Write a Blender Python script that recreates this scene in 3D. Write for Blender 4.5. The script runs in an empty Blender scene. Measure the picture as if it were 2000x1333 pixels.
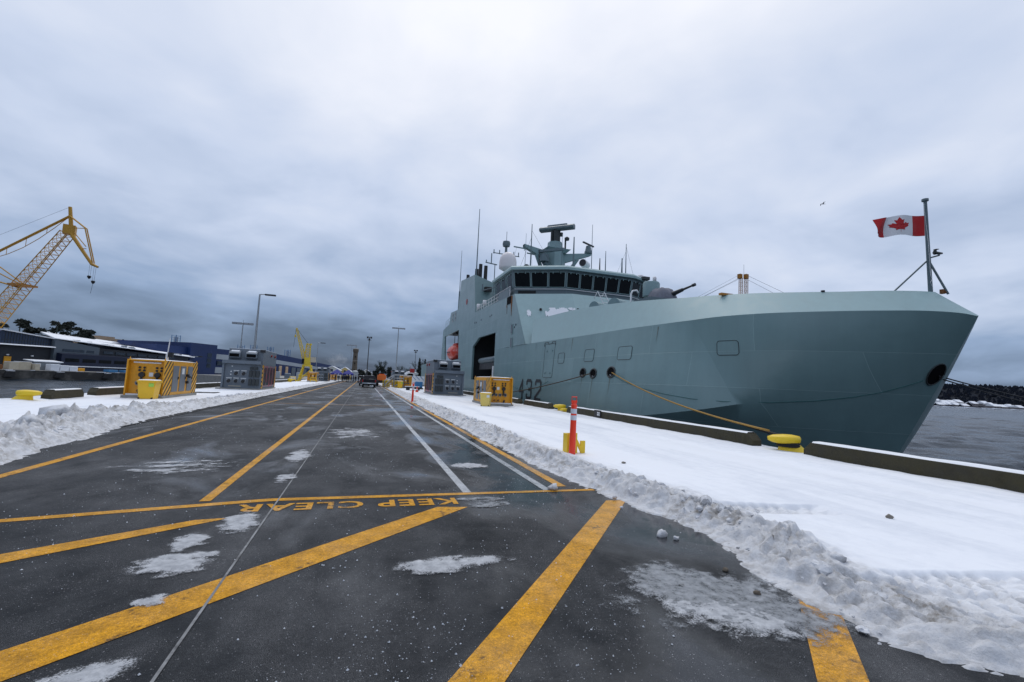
import bpy, bmesh, math, random
import numpy as np
from mathutils import Vector, Matrix, noise
from mathutils.bvhtree import BVHTree
from mathutils.geometry import tessellate_polygon
random.seed(7); np.random.seed(7)
R = math.radians; PI = math.pi
SC = bpy.context.scene; COL = SC.collection

# ------------------------------------------------------------------ camera
cam = bpy.data.cameras.new('camera'); cam_o = bpy.data.objects.new('camera', cam); COL.objects.link(cam_o)
cam.sensor_width = 36.0; cam.lens = 16.0; cam.clip_start = 0.05; cam.clip_end = 9000
cam_o.matrix_world = Matrix(((0.950178, -0.071620, -0.303369, 0.0), (-0.308332, -0.073082, -0.948467, 0.0),
                             (0.045759, 0.994751, -0.091524, 1.70), (0, 0, 0, 1)))
SC.camera = cam_o
# ------------------------------------------------------------------ sky, sun, exposure
SUN_EL, SUN_AZ = 56.0, 12.0           # the sun stands high behind the cloud, up the pier ahead
wd = bpy.data.worlds.new('World'); SC.world = wd; wd.use_nodes = True
nt = wd.node_tree; nt.nodes.clear()
def N(t, typ, **kw):
    n = t.nodes.new(typ)
    for k, v in kw.items():
        if k in ('ins',):
            for a, b in v.items(): n.inputs[a].default_value = b
        else: setattr(n, k, v)
    return n
def L(t, a, b): t.links.new(a, b)
def mth(t, op, a, b=None, c=None, clamp=False):
    n = t.nodes.new('ShaderNodeMath'); n.operation = op; n.use_clamp = clamp
    for i, v in enumerate((a, b, c)):
        if v is None: continue
        if isinstance(v, (int, float)): n.inputs[i].default_value = v
        else: t.links.new(v, n.inputs[i])
    return n.outputs[0]
def ramp(t, fac, stops, interp='LINEAR'):
    n = t.nodes.new('ShaderNodeValToRGB'); n.color_ramp.interpolation = interp
    e = n.color_ramp.elements
    while len(e) < len(stops): e.new(0.5)
    for k, (p, c) in enumerate(stops):
        e[k].position = p; e[k].color = (c if hasattr(c, '__len__') else (c, c, c)) + (() if hasattr(c, '__len__') and len(c) == 4 else (1,)) if hasattr(c, '__len__') else (c, c, c, 1)
    t.links.new(fac, n.inputs[0]); return n.outputs[0]
def mixc(t, fac, a, b, mode='MIX'):
    n = t.nodes.new('ShaderNodeMix'); n.data_type = 'RGBA'; n.blend_type = mode
    for s, v in ((0, fac), (6, a), (7, b)):
        if isinstance(v, (int, float)): n.inputs[s].default_value = v
        elif isinstance(v, (tuple, list)): n.inputs[s].default_value = tuple(v) + (1,) * (4 - len(v))
        else: t.links.new(v, n.inputs[s])
    return n.outputs[2]
def sky():
    t = nt
    out = N(t, 'ShaderNodeOutputWorld'); bg = N(t, 'ShaderNodeBackground'); bg.inputs[1].default_value = 0.1
    L(t, bg.outputs[0], out.inputs[0])
    tc = N(t, 'ShaderNodeTexCoord'); sep = N(t, 'ShaderNodeSeparateXYZ'); L(t, tc.outputs['Generated'], sep.inputs[0])
    x, y, z = sep.outputs
    zc = mth(t, 'ADD', mth(t, 'MAXIMUM', z, 0.0), 0.26)
    cx = mth(t, 'DIVIDE', x, zc); cy = mth(t, 'DIVIDE', y, zc)
    cmb = N(t, 'ShaderNodeCombineXYZ'); L(t, cx, cmb.inputs[0]); L(t, cy, cmb.inputs[1])
    def ns(scale, det, rough, off, dist=0.0, stretch=(1, 1, 1)):
        mp = N(t, 'ShaderNodeMapping'); mp.inputs['Location'].default_value = off; mp.inputs['Scale'].default_value = stretch
        L(t, cmb.outputs[0], mp.inputs[0])
        n = N(t, 'ShaderNodeTexNoise'); n.inputs['Scale'].default_value = scale; n.inputs['Detail'].default_value = det
        n.inputs['Roughness'].default_value = rough; n.inputs['Distortion'].default_value = dist; L(t, mp.outputs[0], n.inputs[0]); return n.outputs[0]
    big = ns(0.7, 3, 0.5, (3.1, 1.7, 0), 0.4); mid = ns(1.35, 5, 0.50, (8.3, 4.4, 0), 0.5, (1.0, 1.0, 1)); fine = ns(4.2, 4, 0.5, (1.2, 6.6, 0), 0.3)
    c = mth(t, 'ADD', mth(t, 'MULTIPLY', big, 0.36), mth(t, 'ADD', mth(t, 'MULTIPLY', mid, 0.46), mth(t, 'MULTIPLY', fine, 0.18)))
    cl = mth(t, 'SUBTRACT', mth(t, 'MULTIPLY', c, 3.0), 1.0, clamp=True)          # 0 thick, 1 thin cloud
    el = ramp(t, mth(t, 'MAXIMUM', z, 0.0), [(0.0, 0.0), (0.05, 0.14), (0.16, 0.50), (0.32, 0.74), (0.60, 0.90), (1.0, 0.93)], 'LINEAR')  # overcast: brighter overhead
    # thicker weather to the north-west, along the harbour
    dr = mth(t, 'ADD', mth(t, 'MULTIPLY', x, -0.72), mth(t, 'MULTIPLY', y, 0.69))
    weather = mth(t, 'MULTIPLY', mth(t, 'ADD', dr, 0.25, clamp=True), mth(t, 'SUBTRACT', 1.0, el))
    sd = (math.sin(R(SUN_AZ)) * math.cos(R(SUN_EL)), math.cos(R(SUN_AZ)) * math.cos(R(SUN_EL)), math.sin(R(SUN_EL)))
    dt = mth(t, 'ADD', mth(t, 'MULTIPLY', x, sd[0]), mth(t, 'ADD', mth(t, 'MULTIPLY', y, sd[1]), mth(t, 'MULTIPLY', z, sd[2])))
    glow = mth(t, 'POWER', mth(t, 'MAXIMUM', dt, 0.0), 3.0)                       # cloud is brightest round the hidden sun
    v = mth(t, 'ADD', mth(t, 'ADD', mth(t, 'MULTIPLY', el, 0.44), mth(t, 'MULTIPLY', glow, 0.26)), mth(t, 'MULTIPLY', cl, 0.40))
    v = mth(t, 'SUBTRACT', mth(t, 'ADD', v, 0.085), mth(t, 'MULTIPLY', weather, 0.24), clamp=True)
    col = ramp(t, v, [(0.0, (0.42, 0.66, 1.15)), (0.22, (1.35, 1.95, 3.0)), (0.42, (2.95, 4.0, 5.9)), (0.66, (6.0, 6.85, 8.6)), (1.0, (9.6, 9.8, 10.5))])
    nis = N(t, 'ShaderNodeTexSky'); nis.sky_type = 'NISHITA'; nis.sun_disc = False
    nis.sun_elevation = R(SUN_EL); nis.sun_rotation = R(SUN_AZ)
    L(t, mixc(t, 0.05, col, nis.outputs[0]), bg.inputs[0])
sky()
sun = bpy.data.lights.new('sun', 'SUN'); sun.energy = 1.0; sun.angle = R(45); sun.color = (1.0, 0.97, 0.93)
sun_o = bpy.data.objects.new('sun', sun); COL.objects.link(sun_o)
az = R(SUN_AZ)
sdir = Vector((math.sin(az) * math.cos(R(SUN_EL)), math.cos(az) * math.cos(R(SUN_EL)), math.sin(R(SUN_EL))))
sun_o.rotation_euler = sdir.to_track_quat('Z', 'Y').to_euler()
SC.view_settings.view_transform = 'Standard'; SC.view_settings.look = 'None'
SC.view_settings.exposure = 0.0; SC.view_settings.gamma = 1.0; SC.view_settings.use_curve_mapping = False
SC.cycles.max_bounces = 6; SC.cycles.diffuse_bounces = 3; SC.cycles.glossy_bounces = 3; SC.cycles.transmission_bounces = 3
SC.cycles.volume_bounces = 0; SC.cycles.transparent_max_bounces = 6

# ------------------------------------------------------------------ helpers
class MB:
    def __init__(s): s.v = []; s.f = []
    def add(s, v, f):
        o = len(s.v); s.v += [tuple(p) for p in v]; s.f += [tuple(i + o for i in q) for q in f]; return s
    def bx(s, x0, x1, y0, y1, z0, z1):
        return s.add([(x0, y0, z0), (x1, y0, z0), (x1, y1, z0), (x0, y1, z0), (x0, y0, z1), (x1, y0, z1), (x1, y1, z1), (x0, y1, z1)],
                     [(0, 3, 2, 1), (4, 5, 6, 7), (0, 1, 5, 4), (1, 2, 6, 5), (2, 3, 7, 6), (3, 0, 4, 7)])
    def cbox(s, c, d, rz=0.0):
        ca, sa = math.cos(rz), math.sin(rz); vs = []
        for z in (-1, 1):
            for x, y in ((-1, -1), (1, -1), (1, 1), (-1, 1)):
                X, Y = x * d[0] / 2, y * d[1] / 2
                vs.append((c[0] + ca * X - sa * Y, c[1] + sa * X + ca * Y, c[2] + z * d[2] / 2))
        return s.add(vs, [(0, 3, 2, 1), (4, 5, 6, 7), (0, 1, 5, 4), (1, 2, 6, 5), (2, 3, 7, 6), (3, 0, 4, 7)])
    def cyl(s, a, b, r0, r1=None, n=8, cap=True):
        a = Vector(a); b = Vector(b); r1 = r0 if r1 is None else r1
        d = (b - a)
        if d.length < 1e-9: return s
        q = d.to_track_quat('Z', 'Y'); u = q @ Vector((1, 0, 0)); w = q @ Vector((0, 1, 0)); vs = []
        for p, r in ((a, r0), (b, r1)):
            for k in range(n):
                t = 2 * PI * k / n; vs.append(p + u * (r * math.cos(t)) + w * (r * math.sin(t)))
        fs = [(k, (k + 1) % n, n + (k + 1) % n, n + k) for k in range(n)]
        if cap: fs += [tuple(range(n - 1, -1, -1)), tuple(range(n, 2 * n))]
        return s.add(vs, fs)
    def tube(s, pts, r, n=6, r1=None):
        pts = [Vector(p) for p in pts]; vs = []; m = len(pts)
        for i, p in enumerate(pts):
            d = (pts[min(i + 1, m - 1)] - pts[max(i - 1, 0)]).normalized(); q = d.to_track_quat('Z', 'Y')
            u = q @ Vector((1, 0, 0)); w = q @ Vector((0, 1, 0)); rr = r if r1 is None else r + (r1 - r) * i / (m - 1)
            for k in range(n):
                t = 2 * PI * k / n; vs.append(p + u * (rr * math.cos(t)) + w * (rr * math.sin(t)))
        fs = [(i * n + k, i * n + (k + 1) % n, (i + 1) * n + (k + 1) % n, (i + 1) * n + k) for i in range(m - 1) for k in range(n)]
        fs += [tuple(range(n - 1, -1, -1)), tuple(range((m - 1) * n, m * n))]
        return s.add(vs, fs)
    def lathe(s, prof, n=16, c=(0, 0, 0), ax='Z', sx=1.0, sy=1.0):
        vs = []
        for r, z in prof:
            for k in range(n):
                t = 2 * PI * k / n; a, b = r * math.cos(t) * sx, r * math.sin(t) * sy
                p = {'Z': (a, b, z), 'Y': (a, z, b), 'X': (z, a, b)}[ax]
                vs.append((c[0] + p[0], c[1] + p[1], c[2] + p[2]))
        fs = [(i * n + k, i * n + (k + 1) % n, (i + 1) * n + (k + 1) % n, (i + 1) * n + k) for i in range(len(prof) - 1) for k in range(n)]
        fs += [tuple(range(n - 1, -1, -1)), tuple(range((len(prof) - 1) * n, len(prof) * n))]
        return s.add(vs, fs)
    def prism(s, poly, ax, a, b):
        """poly of 2D points extruded along axis ax from a to b. ax X: (y,z); Y: (x,z); Z: (x,y)"""
        f = {'X': lambda p, t: (t, p[0], p[1]), 'Y': lambda p, t: (p[0], t, p[1]), 'Z': lambda p, t: (p[0], p[1], t)}[ax]
        n = len(poly); vs = [f(p, a) for p in poly] + [f(p, b) for p in poly]
        tris = tessellate_polygon([[Vector((p[0], p[1], 0)) for p in poly]])
        fs = [tuple(t) for t in tris] + [tuple(n + i for i in reversed(t)) for t in tris]
        fs += [(k, (k + 1) % n, n + (k + 1) % n, n + k) for k in range(n)]
        return s.add(vs, fs)
    def loft(s, rows, close=False):
        n = len(rows[0]); vs = [p for r in rows for p in r]
        m = n if close else n - 1
        return s.add(vs, [(i * n + k, i * n + (k + 1) % n, (i + 1) * n + (k + 1) % n, (i + 1) * n + k) for i in range(len(rows) - 1) for k in range(m)])
    def mesh(s, name, smooth=False, ang=None, fixn=True):
        me = bpy.data.meshes.new(name); me.from_pydata(s.v, [], s.f)
        if fixn:
            bm = bmesh.new(); bm.from_mesh(me); bmesh.ops.recalc_face_normals(bm, faces=bm.faces); bm.to_mesh(me); bm.free()
        if smooth: me.polygons.foreach_set('use_smooth', [True] * len(me.polygons))
        me.update(); return me
    def build(s, name, mat, parent=None, smooth=False, bevel=0.0, off=True, ang=None):
        me = s.mesh(name, smooth)
        o = bpy.data.objects.new(name, me); COL.objects.link(o); me.materials.append(mat)
        if smooth and ang is not None: sharp(me, ang)
        if bevel:
            b = o.modifiers.new('bevel', 'BEVEL'); b.width = bevel; b.segments = 2; b.limit_method = 'ANGLE'; b.angle_limit = R(35)
        if parent is not None:
            o.parent = parent
            if off: me.transform(Matrix.Translation(-worldloc(parent)))
        return o
def sharp(me, ang):
    bm = bmesh.new(); bm.from_mesh(me)
    for e in bm.edges:
        if len(e.link_faces) == 2 and e.calc_face_angle(0) > R(ang): e.smooth = False
    bm.to_mesh(me); bm.free()
def worldloc(o):
    v = Vector((0, 0, 0))
    while o is not None: v += o.location; o = o.parent
    return v
def tag(o, label=None, cat=None, group=None, kind=None):
    if label: o['label'] = label
    if cat: o['category'] = cat
    if group: o['group'] = group
    if kind: o['kind'] = kind
    return o
def thing(name, label, cat, loc=(0, 0, 0), rz=0.0, group=None):
    o = bpy.data.objects.new(name, None); COL.objects.link(o); o.location = loc; o.rotation_euler = (0, 0, rz)
    o.empty_display_size = 0.2
    return tag(o, label, cat, group)
def copy_tree(o, parent=None):
    c = o.copy(); COL.objects.link(c); c.parent = parent
    for ch in list(o.children): copy_tree(ch, c)
    return c

# ------------------------------------------------------------------ materials
MATS = {}
def pm(name, rgb, rough=0.6, metal=0.0, var=0.12, scale=2.0, bump=0.0, bscale=40.0, dirt=None, dirt_amt=0.0, dscale=1.5, spec=0.5, coat=0.0):
    m = bpy.data.materials.new(name); m.use_nodes = True; t = m.node_tree; b = t.nodes['Principled BSDF']
    tc = N(t, 'ShaderNodeTexCoord'); o = tc.outputs['Object']
    n = N(t, 'ShaderNodeTexNoise'); n.inputs['Scale'].default_value = scale; n.inputs['Detail'].default_value = 6; n.inputs['Roughness'].default_value = 0.6; L(t, o, n.inputs[0])
    f = ramp(t, n.outputs[0], [(0.28, 1 - var), (0.72, 1 + var)])
    c = mixc(t, 1.0, rgb, f, 'MULTIPLY')
    if dirt is not None:
        d = N(t, 'ShaderNodeTexNoise'); d.inputs['Scale'].default_value = dscale; d.inputs['Detail'].default_value = 8; d.inputs['Roughness'].default_value = 0.7; L(t, o, d.inputs[0])
        c = mixc(t, mth(t, 'MULTIPLY', ramp(t, d.outputs[0], [(0.5, 0.0), (0.68, 1.0)]), dirt_amt), c, dirt)
    L(t, c, b.inputs['Base Color']); b.inputs['Metallic'].default_value = metal; b.inputs['Specular IOR Level'].default_value = spec
    rr = ramp(t, n.outputs[0], [(0.3, max(0.02, rough * 0.8)), (0.7, min(1.0, rough * 1.2))]); L(t, rr, b.inputs['Roughness'])
    if coat: b.inputs['Coat Weight'].default_value = coat; b.inputs['Coat Roughness'].default_value = 0.1
    if bump:
        k = N(t, 'ShaderNodeTexNoise'); k.inputs['Scale'].default_value = bscale; k.inputs['Detail'].default_value = 5; L(t, o, k.inputs[0])
        bp = N(t, 'ShaderNodeBump'); bp.inputs['Strength'].default_value = bump; bp.inputs['Distance'].default_value = 0.02
        L(t, k.outputs[0], bp.inputs['Height']); L(t, bp.outputs[0], b.inputs['Normal'])
    MATS[name] = m; return m
M = {}
def mk(k, *a, **kw): M[k] = pm(k, *a, **kw)
mk('yellow', (0.72, 0.33, 0.010), 0.45, var=0.10, dirt=(0.25, 0.13, 0.03), dirt_amt=0.35, dscale=2.2)
mk('bright_yellow', (0.80, 0.55, 0.015), 0.45, var=0.08, dirt=(0.4, 0.3, 0.05), dirt_amt=0.3)
mk('bin_yellow', (0.80, 0.47, 0.012), 0.4, var=0.06, dirt=(0.45, 0.28, 0.05), dirt_amt=0.25)
mk('bin_pale', (0.74, 0.56, 0.14), 0.5, var=0.1, dirt=(0.45, 0.35, 0.15), dirt_amt=0.4)
mk('dark_grey_door', (0.155, 0.17, 0.19), 0.5, var=0.08)
mk('switch_grey', (0.135, 0.165, 0.20), 0.5, var=0.08, dirt=(0.2, 0.21, 0.22), dirt_amt=0.3)
mk('switch_light', (0.22, 0.245, 0.27), 0.55, var=0.1)
mk('black', (0.012, 0.012, 0.014), 0.5, var=0.2)
mk('hole', (0.004, 0.004, 0.005), 0.9, var=0.0, spec=0.1)
mk('rubber', (0.02, 0.02, 0.022), 0.8, var=0.2)
mk('white', (0.75, 0.76, 0.77), 0.5, var=0.05)
mk('sticker', (0.7, 0.72, 0.72), 0.5, var=0.05)
mk('green_sticker', (0.35, 0.62, 0.08), 0.5, var=0.1)
mk('concrete', (0.27, 0.265, 0.25), 0.85, var=0.2, bump=0.4, bscale=30, dirt=(0.12, 0.11, 0.1), dirt_amt=0.5)
mk('dark_concrete', (0.035, 0.034, 0.033), 0.9, var=0.4, scale=0.35, bump=0.3, bscale=3, dirt=(0.2, 0.19, 0.17), dirt_amt=0.6, dscale=0.18)
mk('timber', (0.040, 0.034, 0.015), 0.75, var=0.35, scale=3, bump=0.7, bscale=18, dirt=(0.022, 0.018, 0.009), dirt_amt=0.7, dscale=2.5)
mk('snow', (0.80, 0.82, 0.86), 0.7, var=0.02, scale=3, bump=0.25, bscale=25)
mk('orange_post', (0.85, 0.045, 0.012), 0.4, var=0.04)
mk('cone_orange', (0.85, 0.06, 0.012), 0.45, var=0.05)
mk('reflective', (0.62, 0.66, 0.72), 0.3, var=0.05)
mk('galv', (0.33, 0.35, 0.37), 0.45, metal=0.6, var=0.12)
mk('pole_dark', (0.03, 0.03, 0.033), 0.6, var=0.1)
mk('steel', (0.2, 0.21, 0.22), 0.45, metal=0.7, var=0.15)
mk('ship', (0.20, 0.30, 0.315), 0.5, var=0.04)
mk('ship_skylit_trim', (0.29, 0.42, 0.43), 0.45, var=0.06)  # paler copy of the ship paint, sky light in its colour; also fittings
mk('ship_grey', (0.11, 0.155, 0.175), 0.45, var=0.06)
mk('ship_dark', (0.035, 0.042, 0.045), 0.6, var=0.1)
mk('line_dark', (0.035, 0.05, 0.055), 0.6, var=0.1)
mk('radome', (0.72, 0.68, 0.69), 0.4, var=0.02)
mk('cover', (0.15, 0.158, 0.195), 0.8, var=0.2, scale=6, bump=1.0, bscale=7)
mk('gun', (0.03, 0.034, 0.04), 0.5, var=0.1)
mk('boat_orange', (0.62, 0.055, 0.03), 0.35, var=0.1, dirt=(0.75, 0.75, 0.76), dirt_amt=0.35, dscale=2)
mk('rope_tan', (0.33, 0.19, 0.04), 0.85, var=0.35, scale=15)
mk('rope_brown', (0.075, 0.05, 0.028), 0.85, var=0.35, scale=15)
mk('rope_black', (0.012, 0.012, 0.013), 0.8, var=0.2, scale=15)
mk('rope_green', (0.02, 0.12, 0.115), 0.8, var=0.2, scale=15)
mk('rust', (0.19, 0.075, 0.025), 0.85, var=0.4, scale=20)
mk('crane_yellow', (0.50, 0.26, 0.018), 0.5, var=0.15, scale=0.6)
mk('crane_bright', (0.68, 0.50, 0.03), 0.5, var=0.12, scale=0.8)
mk('crane_rust', (0.40, 0.17, 0.02), 0.6, var=0.2)
mk('clad_dark', (0.020, 0.024, 0.032), 0.6, var=0.15, scale=0.5)
mk('clad_glass', (0.02, 0.035, 0.07), 0.35, var=0.25, scale=0.4)
mk('clad_grey', (0.10, 0.125, 0.15), 0.6, var=0.08, scale=0.5)
mk('clad_navy', (0.005, 0.011, 0.035), 0.5, var=0.12, scale=0.3)
mk('clad_blue', (0.006, 0.024, 0.10), 0.5, var=0.10, scale=0.3)
mk('clad_pale', (0.34, 0.38, 0.42), 0.6, var=0.08, scale=0.4)
mk('cream', (0.48, 0.43, 0.33), 0.7, var=0.1)
mk('tan', (0.36, 0.27, 0.19), 0.8, var=0.12, scale=0.3)
mk('tarp', (0.72, 0.75, 0.80), 0.6, var=0.08, scale=1.5, bump=0.6, bscale=2)
mk('door_tan', (0.58, 0.42, 0.27), 0.6, var=0.1)
mk('stone', (0.11, 0.09, 0.068), 0.9, var=0.45, scale=1.2, bump=0.8, bscale=4)
mk('stone_pale', (0.2, 0.18, 0.155), 0.9, var=0.3, scale=1.2)
mk('shed_wall', (0.62, 0.62, 0.57), 0.8, var=0.08, scale=0.4)
mk('shed_yellow', (0.55, 0.42, 0.16), 0.8, var=0.1, scale=0.4)
mk('tank', (0.35, 0.38, 0.41), 0.5, var=0.1, scale=0.5)
mk('tent_blue', (0.02, 0.025, 0.22), 0.7, var=0.15)
mk('cloth_dark', (0.012, 0.012, 0.018), 0.9, var=0.3)
mk('cloth_lime', (0.45, 0.55, 0.05), 0.8, var=0.1)
mk('cloth_orange', (0.7, 0.16, 0.03), 0.8, var=0.1)
mk('skin', (0.5, 0.33, 0.25), 0.6, var=0.05)
mk('truck_paint', (0.012, 0.011, 0.015), 0.3, var=0.1, spec=0.3)
mk('car_paint', (0.03, 0.055, 0.06), 0.25, var=0.1, coat=0.6)
mk('chrome', (0.55, 0.56, 0.58), 0.18, metal=1.0, var=0.05)
mk('tail_red', (0.35, 0.012, 0.012), 0.25, var=0.05)
mk('glass', (0.006, 0.008, 0.010), 0.08, var=0.1, spec=0.22)
mk('window_far', (0.035, 0.05, 0.07), 0.15, var=0.4, scale=0.6)
mk('leaf', (0.008, 0.014, 0.010), 0.9, var=0.5, scale=0.7)
mk('leaf_far', (0.005, 0.008, 0.015), 0.95, var=0.5, scale=0.05, spec=0.1)
mk('bark', (0.03, 0.042, 0.035), 0.9, var=0.3)
mk('red_paint', (0.32, 0.015, 0.015), 0.5, var=0.1)
mk('house_wall', (0.26, 0.24, 0.24), 0.8, var=0.35, scale=0.05)
mk('bird', (0.22, 0.22, 0.24), 0.8, var=0.3, scale=8)
mk('blue_tarp', (0.03, 0.16, 0.34), 0.6, var=0.1)
mk('tow_yellow', (0.75, 0.5, 0.02), 0.6, var=0.1)
mk('crumb', (0.60, 0.62, 0.65), 0.5, var=0.3, scale=9)
# ------------------------------------------------------------------ special materials
def nz(t, vec, scale, det=6, rough=0.6, dist=0.0, mp=None):
    if mp is not None:
        m = N(t, 'ShaderNodeMapping'); m.inputs['Scale'].default_value = mp; L(t, vec, m.inputs[0]); vec = m.outputs[0]
    n = N(t, 'ShaderNodeTexNoise'); n.inputs['Scale'].default_value = scale; n.inputs['Detail'].default_value = det
    n.inputs['Roughness'].default_value = rough; n.inputs['Distortion'].default_value = dist; L(t, vec, n.inputs[0]); return n.outputs[0]
def newmat(name):
    m = bpy.data.materials.new(name); m.use_nodes = True; t = m.node_tree
    return m, t, t.nodes['Principled BSDF'], N(t, 'ShaderNodeTexCoord').outputs['Object']
def asphalt_nodes(t, b, o, paint=None):
    """wet, salted asphalt; with paint: worn line paint on it"""
    big = nz(t, o, 0.35, 4, 0.5, 0.6); mid = nz(t, o, 1.6, 6, 0.6, 0.4, (1.0, 0.45, 1)); fine = nz(t, o, 160, 3, 0.7); grit = nz(t, o, 38, 5, 0.7)
    base = mixc(t, ramp(t, mid, [(0.3, 0.0), (0.7, 1.0)]), (0.009, 0.011, 0.014), (0.026, 0.029, 0.033))
    base = mixc(t, 1.0, base, ramp(t, fine, [(0.3, 0.65), (0.7, 1.35)]), 'MULTIPLY')
    if paint is not None:
        wear = mth(t, 'ADD', mth(t, 'MULTIPLY', nz(t, o, 9, 8, 0.75), 0.55), mth(t, 'MULTIPLY', nz(t, o, 1.3, 5, 0.6), 0.45))
        pc = mixc(t, ramp(t, nz(t, o, 5, 8, 0.7), [(0.38, 0.0), (0.66, 1.0)]), paint, tuple(c * 0.58 for c in paint))
        pc = mixc(t, ramp(t, nz(t, o, 60, 4, 0.7), [(0.50, 0.0), (0.72, 0.55)]), pc, tuple(c * 0.35 for c in paint))
        base = mixc(t, ramp(t, wear, [(0.37, 1.0), (0.45, 0.0)]), pc, base)
    # dried salt film, drifts and single crystals
    film = mth(t, 'MULTIPLY', ramp(t, big, [(0.47, 0.0), (0.70, 1.0)]), ramp(t, mid, [(0.35, 0.12), (0.66, 1.0)]))
    sp = N(t, 'ShaderNodeTexVoronoi'); sp.inputs['Scale'].default_value = 85; L(t, o, sp.inputs[0])
    sc = N(t, 'ShaderNodeSeparateColor'); L(t, sp.outputs['Color'], sc.inputs[0])
    dens = mth(t, 'ADD', mth(t, 'MULTIPLY', film, 0.34), ramp(t, nz(t, o, 0.8, 6, 0.65), [(0.46, 0.0), (0.74, 0.40)]))
    cryst = mth(t, 'MULTIPLY', mth(t, 'LESS_THAN', sp.outputs['Distance'], mth(t, 'MULTIPLY', sc.outputs[1], 0.42)), mth(t, 'LESS_THAN', sc.outputs[0], dens))
    c = mixc(t, mth(t, 'MULTIPLY', film, 0.17 if paint is None else 0.12), base, (0.36, 0.36, 0.375))
    c = mixc(t, mth(t, 'MULTIPLY', cryst, 0.34), c, (0.45, 0.45, 0.47))
    drift = ramp(t, mth(t, 'ADD', mth(t, 'MULTIPLY', nz(t, o, 0.75, 6, 0.6, 0.6, (1, 0.7, 1)), 0.7), mth(t, 'MULTIPLY', nz(t, o, 4.5, 5, 0.65), 0.3)), [(0.41, 0.0), (0.62, 1.0)])
    dust = mth(t, 'MULTIPLY', ramp(t, nz(t, o, 210, 3, 0.8), [(0.52, 0.0), (0.66, 1.0)]), drift)
    c = mixc(t, mth(t, 'MULTIPLY', dust, 0.72), c, (0.46, 0.455, 0.46))
    c = mixc(t, 1.0, c, ramp(t, mth(t, 'ADD', mth(t, 'MULTIPLY', fine, 0.6), mth(t, 'MULTIPLY', grit, 0.4)), [(0.34, 0.45), (0.5, 0.95), (0.66, 1.6)]), 'MULTIPLY')
    L(t, c, b.inputs['Base Color'])
    sx = N(t, 'ShaderNodeSeparateXYZ'); L(t, o, sx.inputs[0])
    melt = mth(t, 'MULTIPLY', mth(t, 'SUBTRACT', sx.outputs[0], 0.6, clamp=True), 0.13)          # meltwater running off the right-hand snow ridge
    wet = mth(t, 'MULTIPLY', ramp(t, mth(t, 'ADD', nz(t, o, 0.55, 5, 0.55, 0.5, (1, 0.6, 1)), melt), [(0.54, 0.0), (0.70, 1.0)]), mth(t, 'SUBTRACT', 1.0, mth(t, 'MULTIPLY', film, 0.7)))
    r = mth(t, 'SUBTRACT', 0.60, mth(t, 'MULTIPLY', wet, 0.50))
    r = mth(t, 'ADD', r, mth(t, 'MULTIPLY', cryst, 0.2)); L(t, r, b.inputs['Roughness'])
    L(t, mth(t, 'ADD', mth(t, 'MULTIPLY', wet, 0.24), 0.08), b.inputs['Specular IOR Level'])
    bp = N(t, 'ShaderNodeBump'); bp.inputs['Distance'].default_value = 0.006
    L(t, mth(t, 'SUBTRACT', 0.75, mth(t, 'MULTIPLY', wet, 0.69)), bp.inputs['Strength'])
    L(t, mth(t, 'ADD', mth(t, 'MULTIPLY', grit, 0.6), mth(t, 'MULTIPLY', fine, 0.5)), bp.inputs['Height']); L(t, bp.outputs[0], b.inputs['Normal'])
def road_mat(name, paint=None):
    m, t, b, o = newmat(name); asphalt_nodes(t, b, o, paint); return m
M['asphalt'] = road_mat('asphalt'); M['paint_yellow'] = road_mat('paint_yellow', (0.70, 0.33, 0.014)); M['paint_white'] = road_mat('paint_white', (0.52, 0.54, 0.56))
def bank_mat():
    m, t, b, o = newmat('snow_dirty')
    d1 = nz(t, o, 1.1, 6, 0.6, 0.3); d2 = nz(t, o, 7, 8, 0.7)
    f = mth(t, 'MULTIPLY', ramp(t, d1, [(0.36, 0.25), (0.58, 1.0)]), ramp(t, d2, [(0.42, 0.0), (0.64, 1.0)]))
    at = N(t, 'ShaderNodeAttribute'); at.attribute_name = 'dirt'
    f = mth(t, 'MULTIPLY', f, at.outputs['Fac'])
    greyp = ramp(t, mth(t, 'ADD', mth(t, 'MULTIPLY', nz(t, o, 0.5, 5, 0.6, 0.4, (1.6, 0.28, 1)), 0.75), mth(t, 'MULTIPLY', nz(t, o, 5, 5, 0.65), 0.25)), [(0.47, 0.0), (0.66, 1.0)])  # faint grey streaks and smudges in the clean snow tone
    c = mixc(t, mth(t, 'MULTIPLY', f, 0.9), mixc(t, at.outputs['Fac'], mixc(t, greyp, (0.82, 0.84, 0.88), (0.66, 0.69, 0.75)), (0.62, 0.63, 0.655)), (0.20, 0.18, 0.155))
    L(t, c, b.inputs['Base Color']); b.inputs['Roughness'].default_value = 0.6; b.inputs['Specular IOR Level'].default_value = 0.35
    bp = N(t, 'ShaderNodeBump'); bp.inputs['Strength'].default_value = 0.6; bp.inputs['Distance'].default_value = 0.02
    L(t, mth(t, 'ADD', nz(t, o, 45, 6, 0.7), nz(t, o, 9, 4, 0.6)), bp.inputs['Height'])
    L(t, mth(t, 'MULTIPLY', mth(t, 'ADD', at.outputs['Fac'], 0.12), 0.7), bp.inputs['Strength']); L(t, bp.outputs[0], b.inputs['Normal'])
    return m
M['bank'] = bank_mat()
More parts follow.
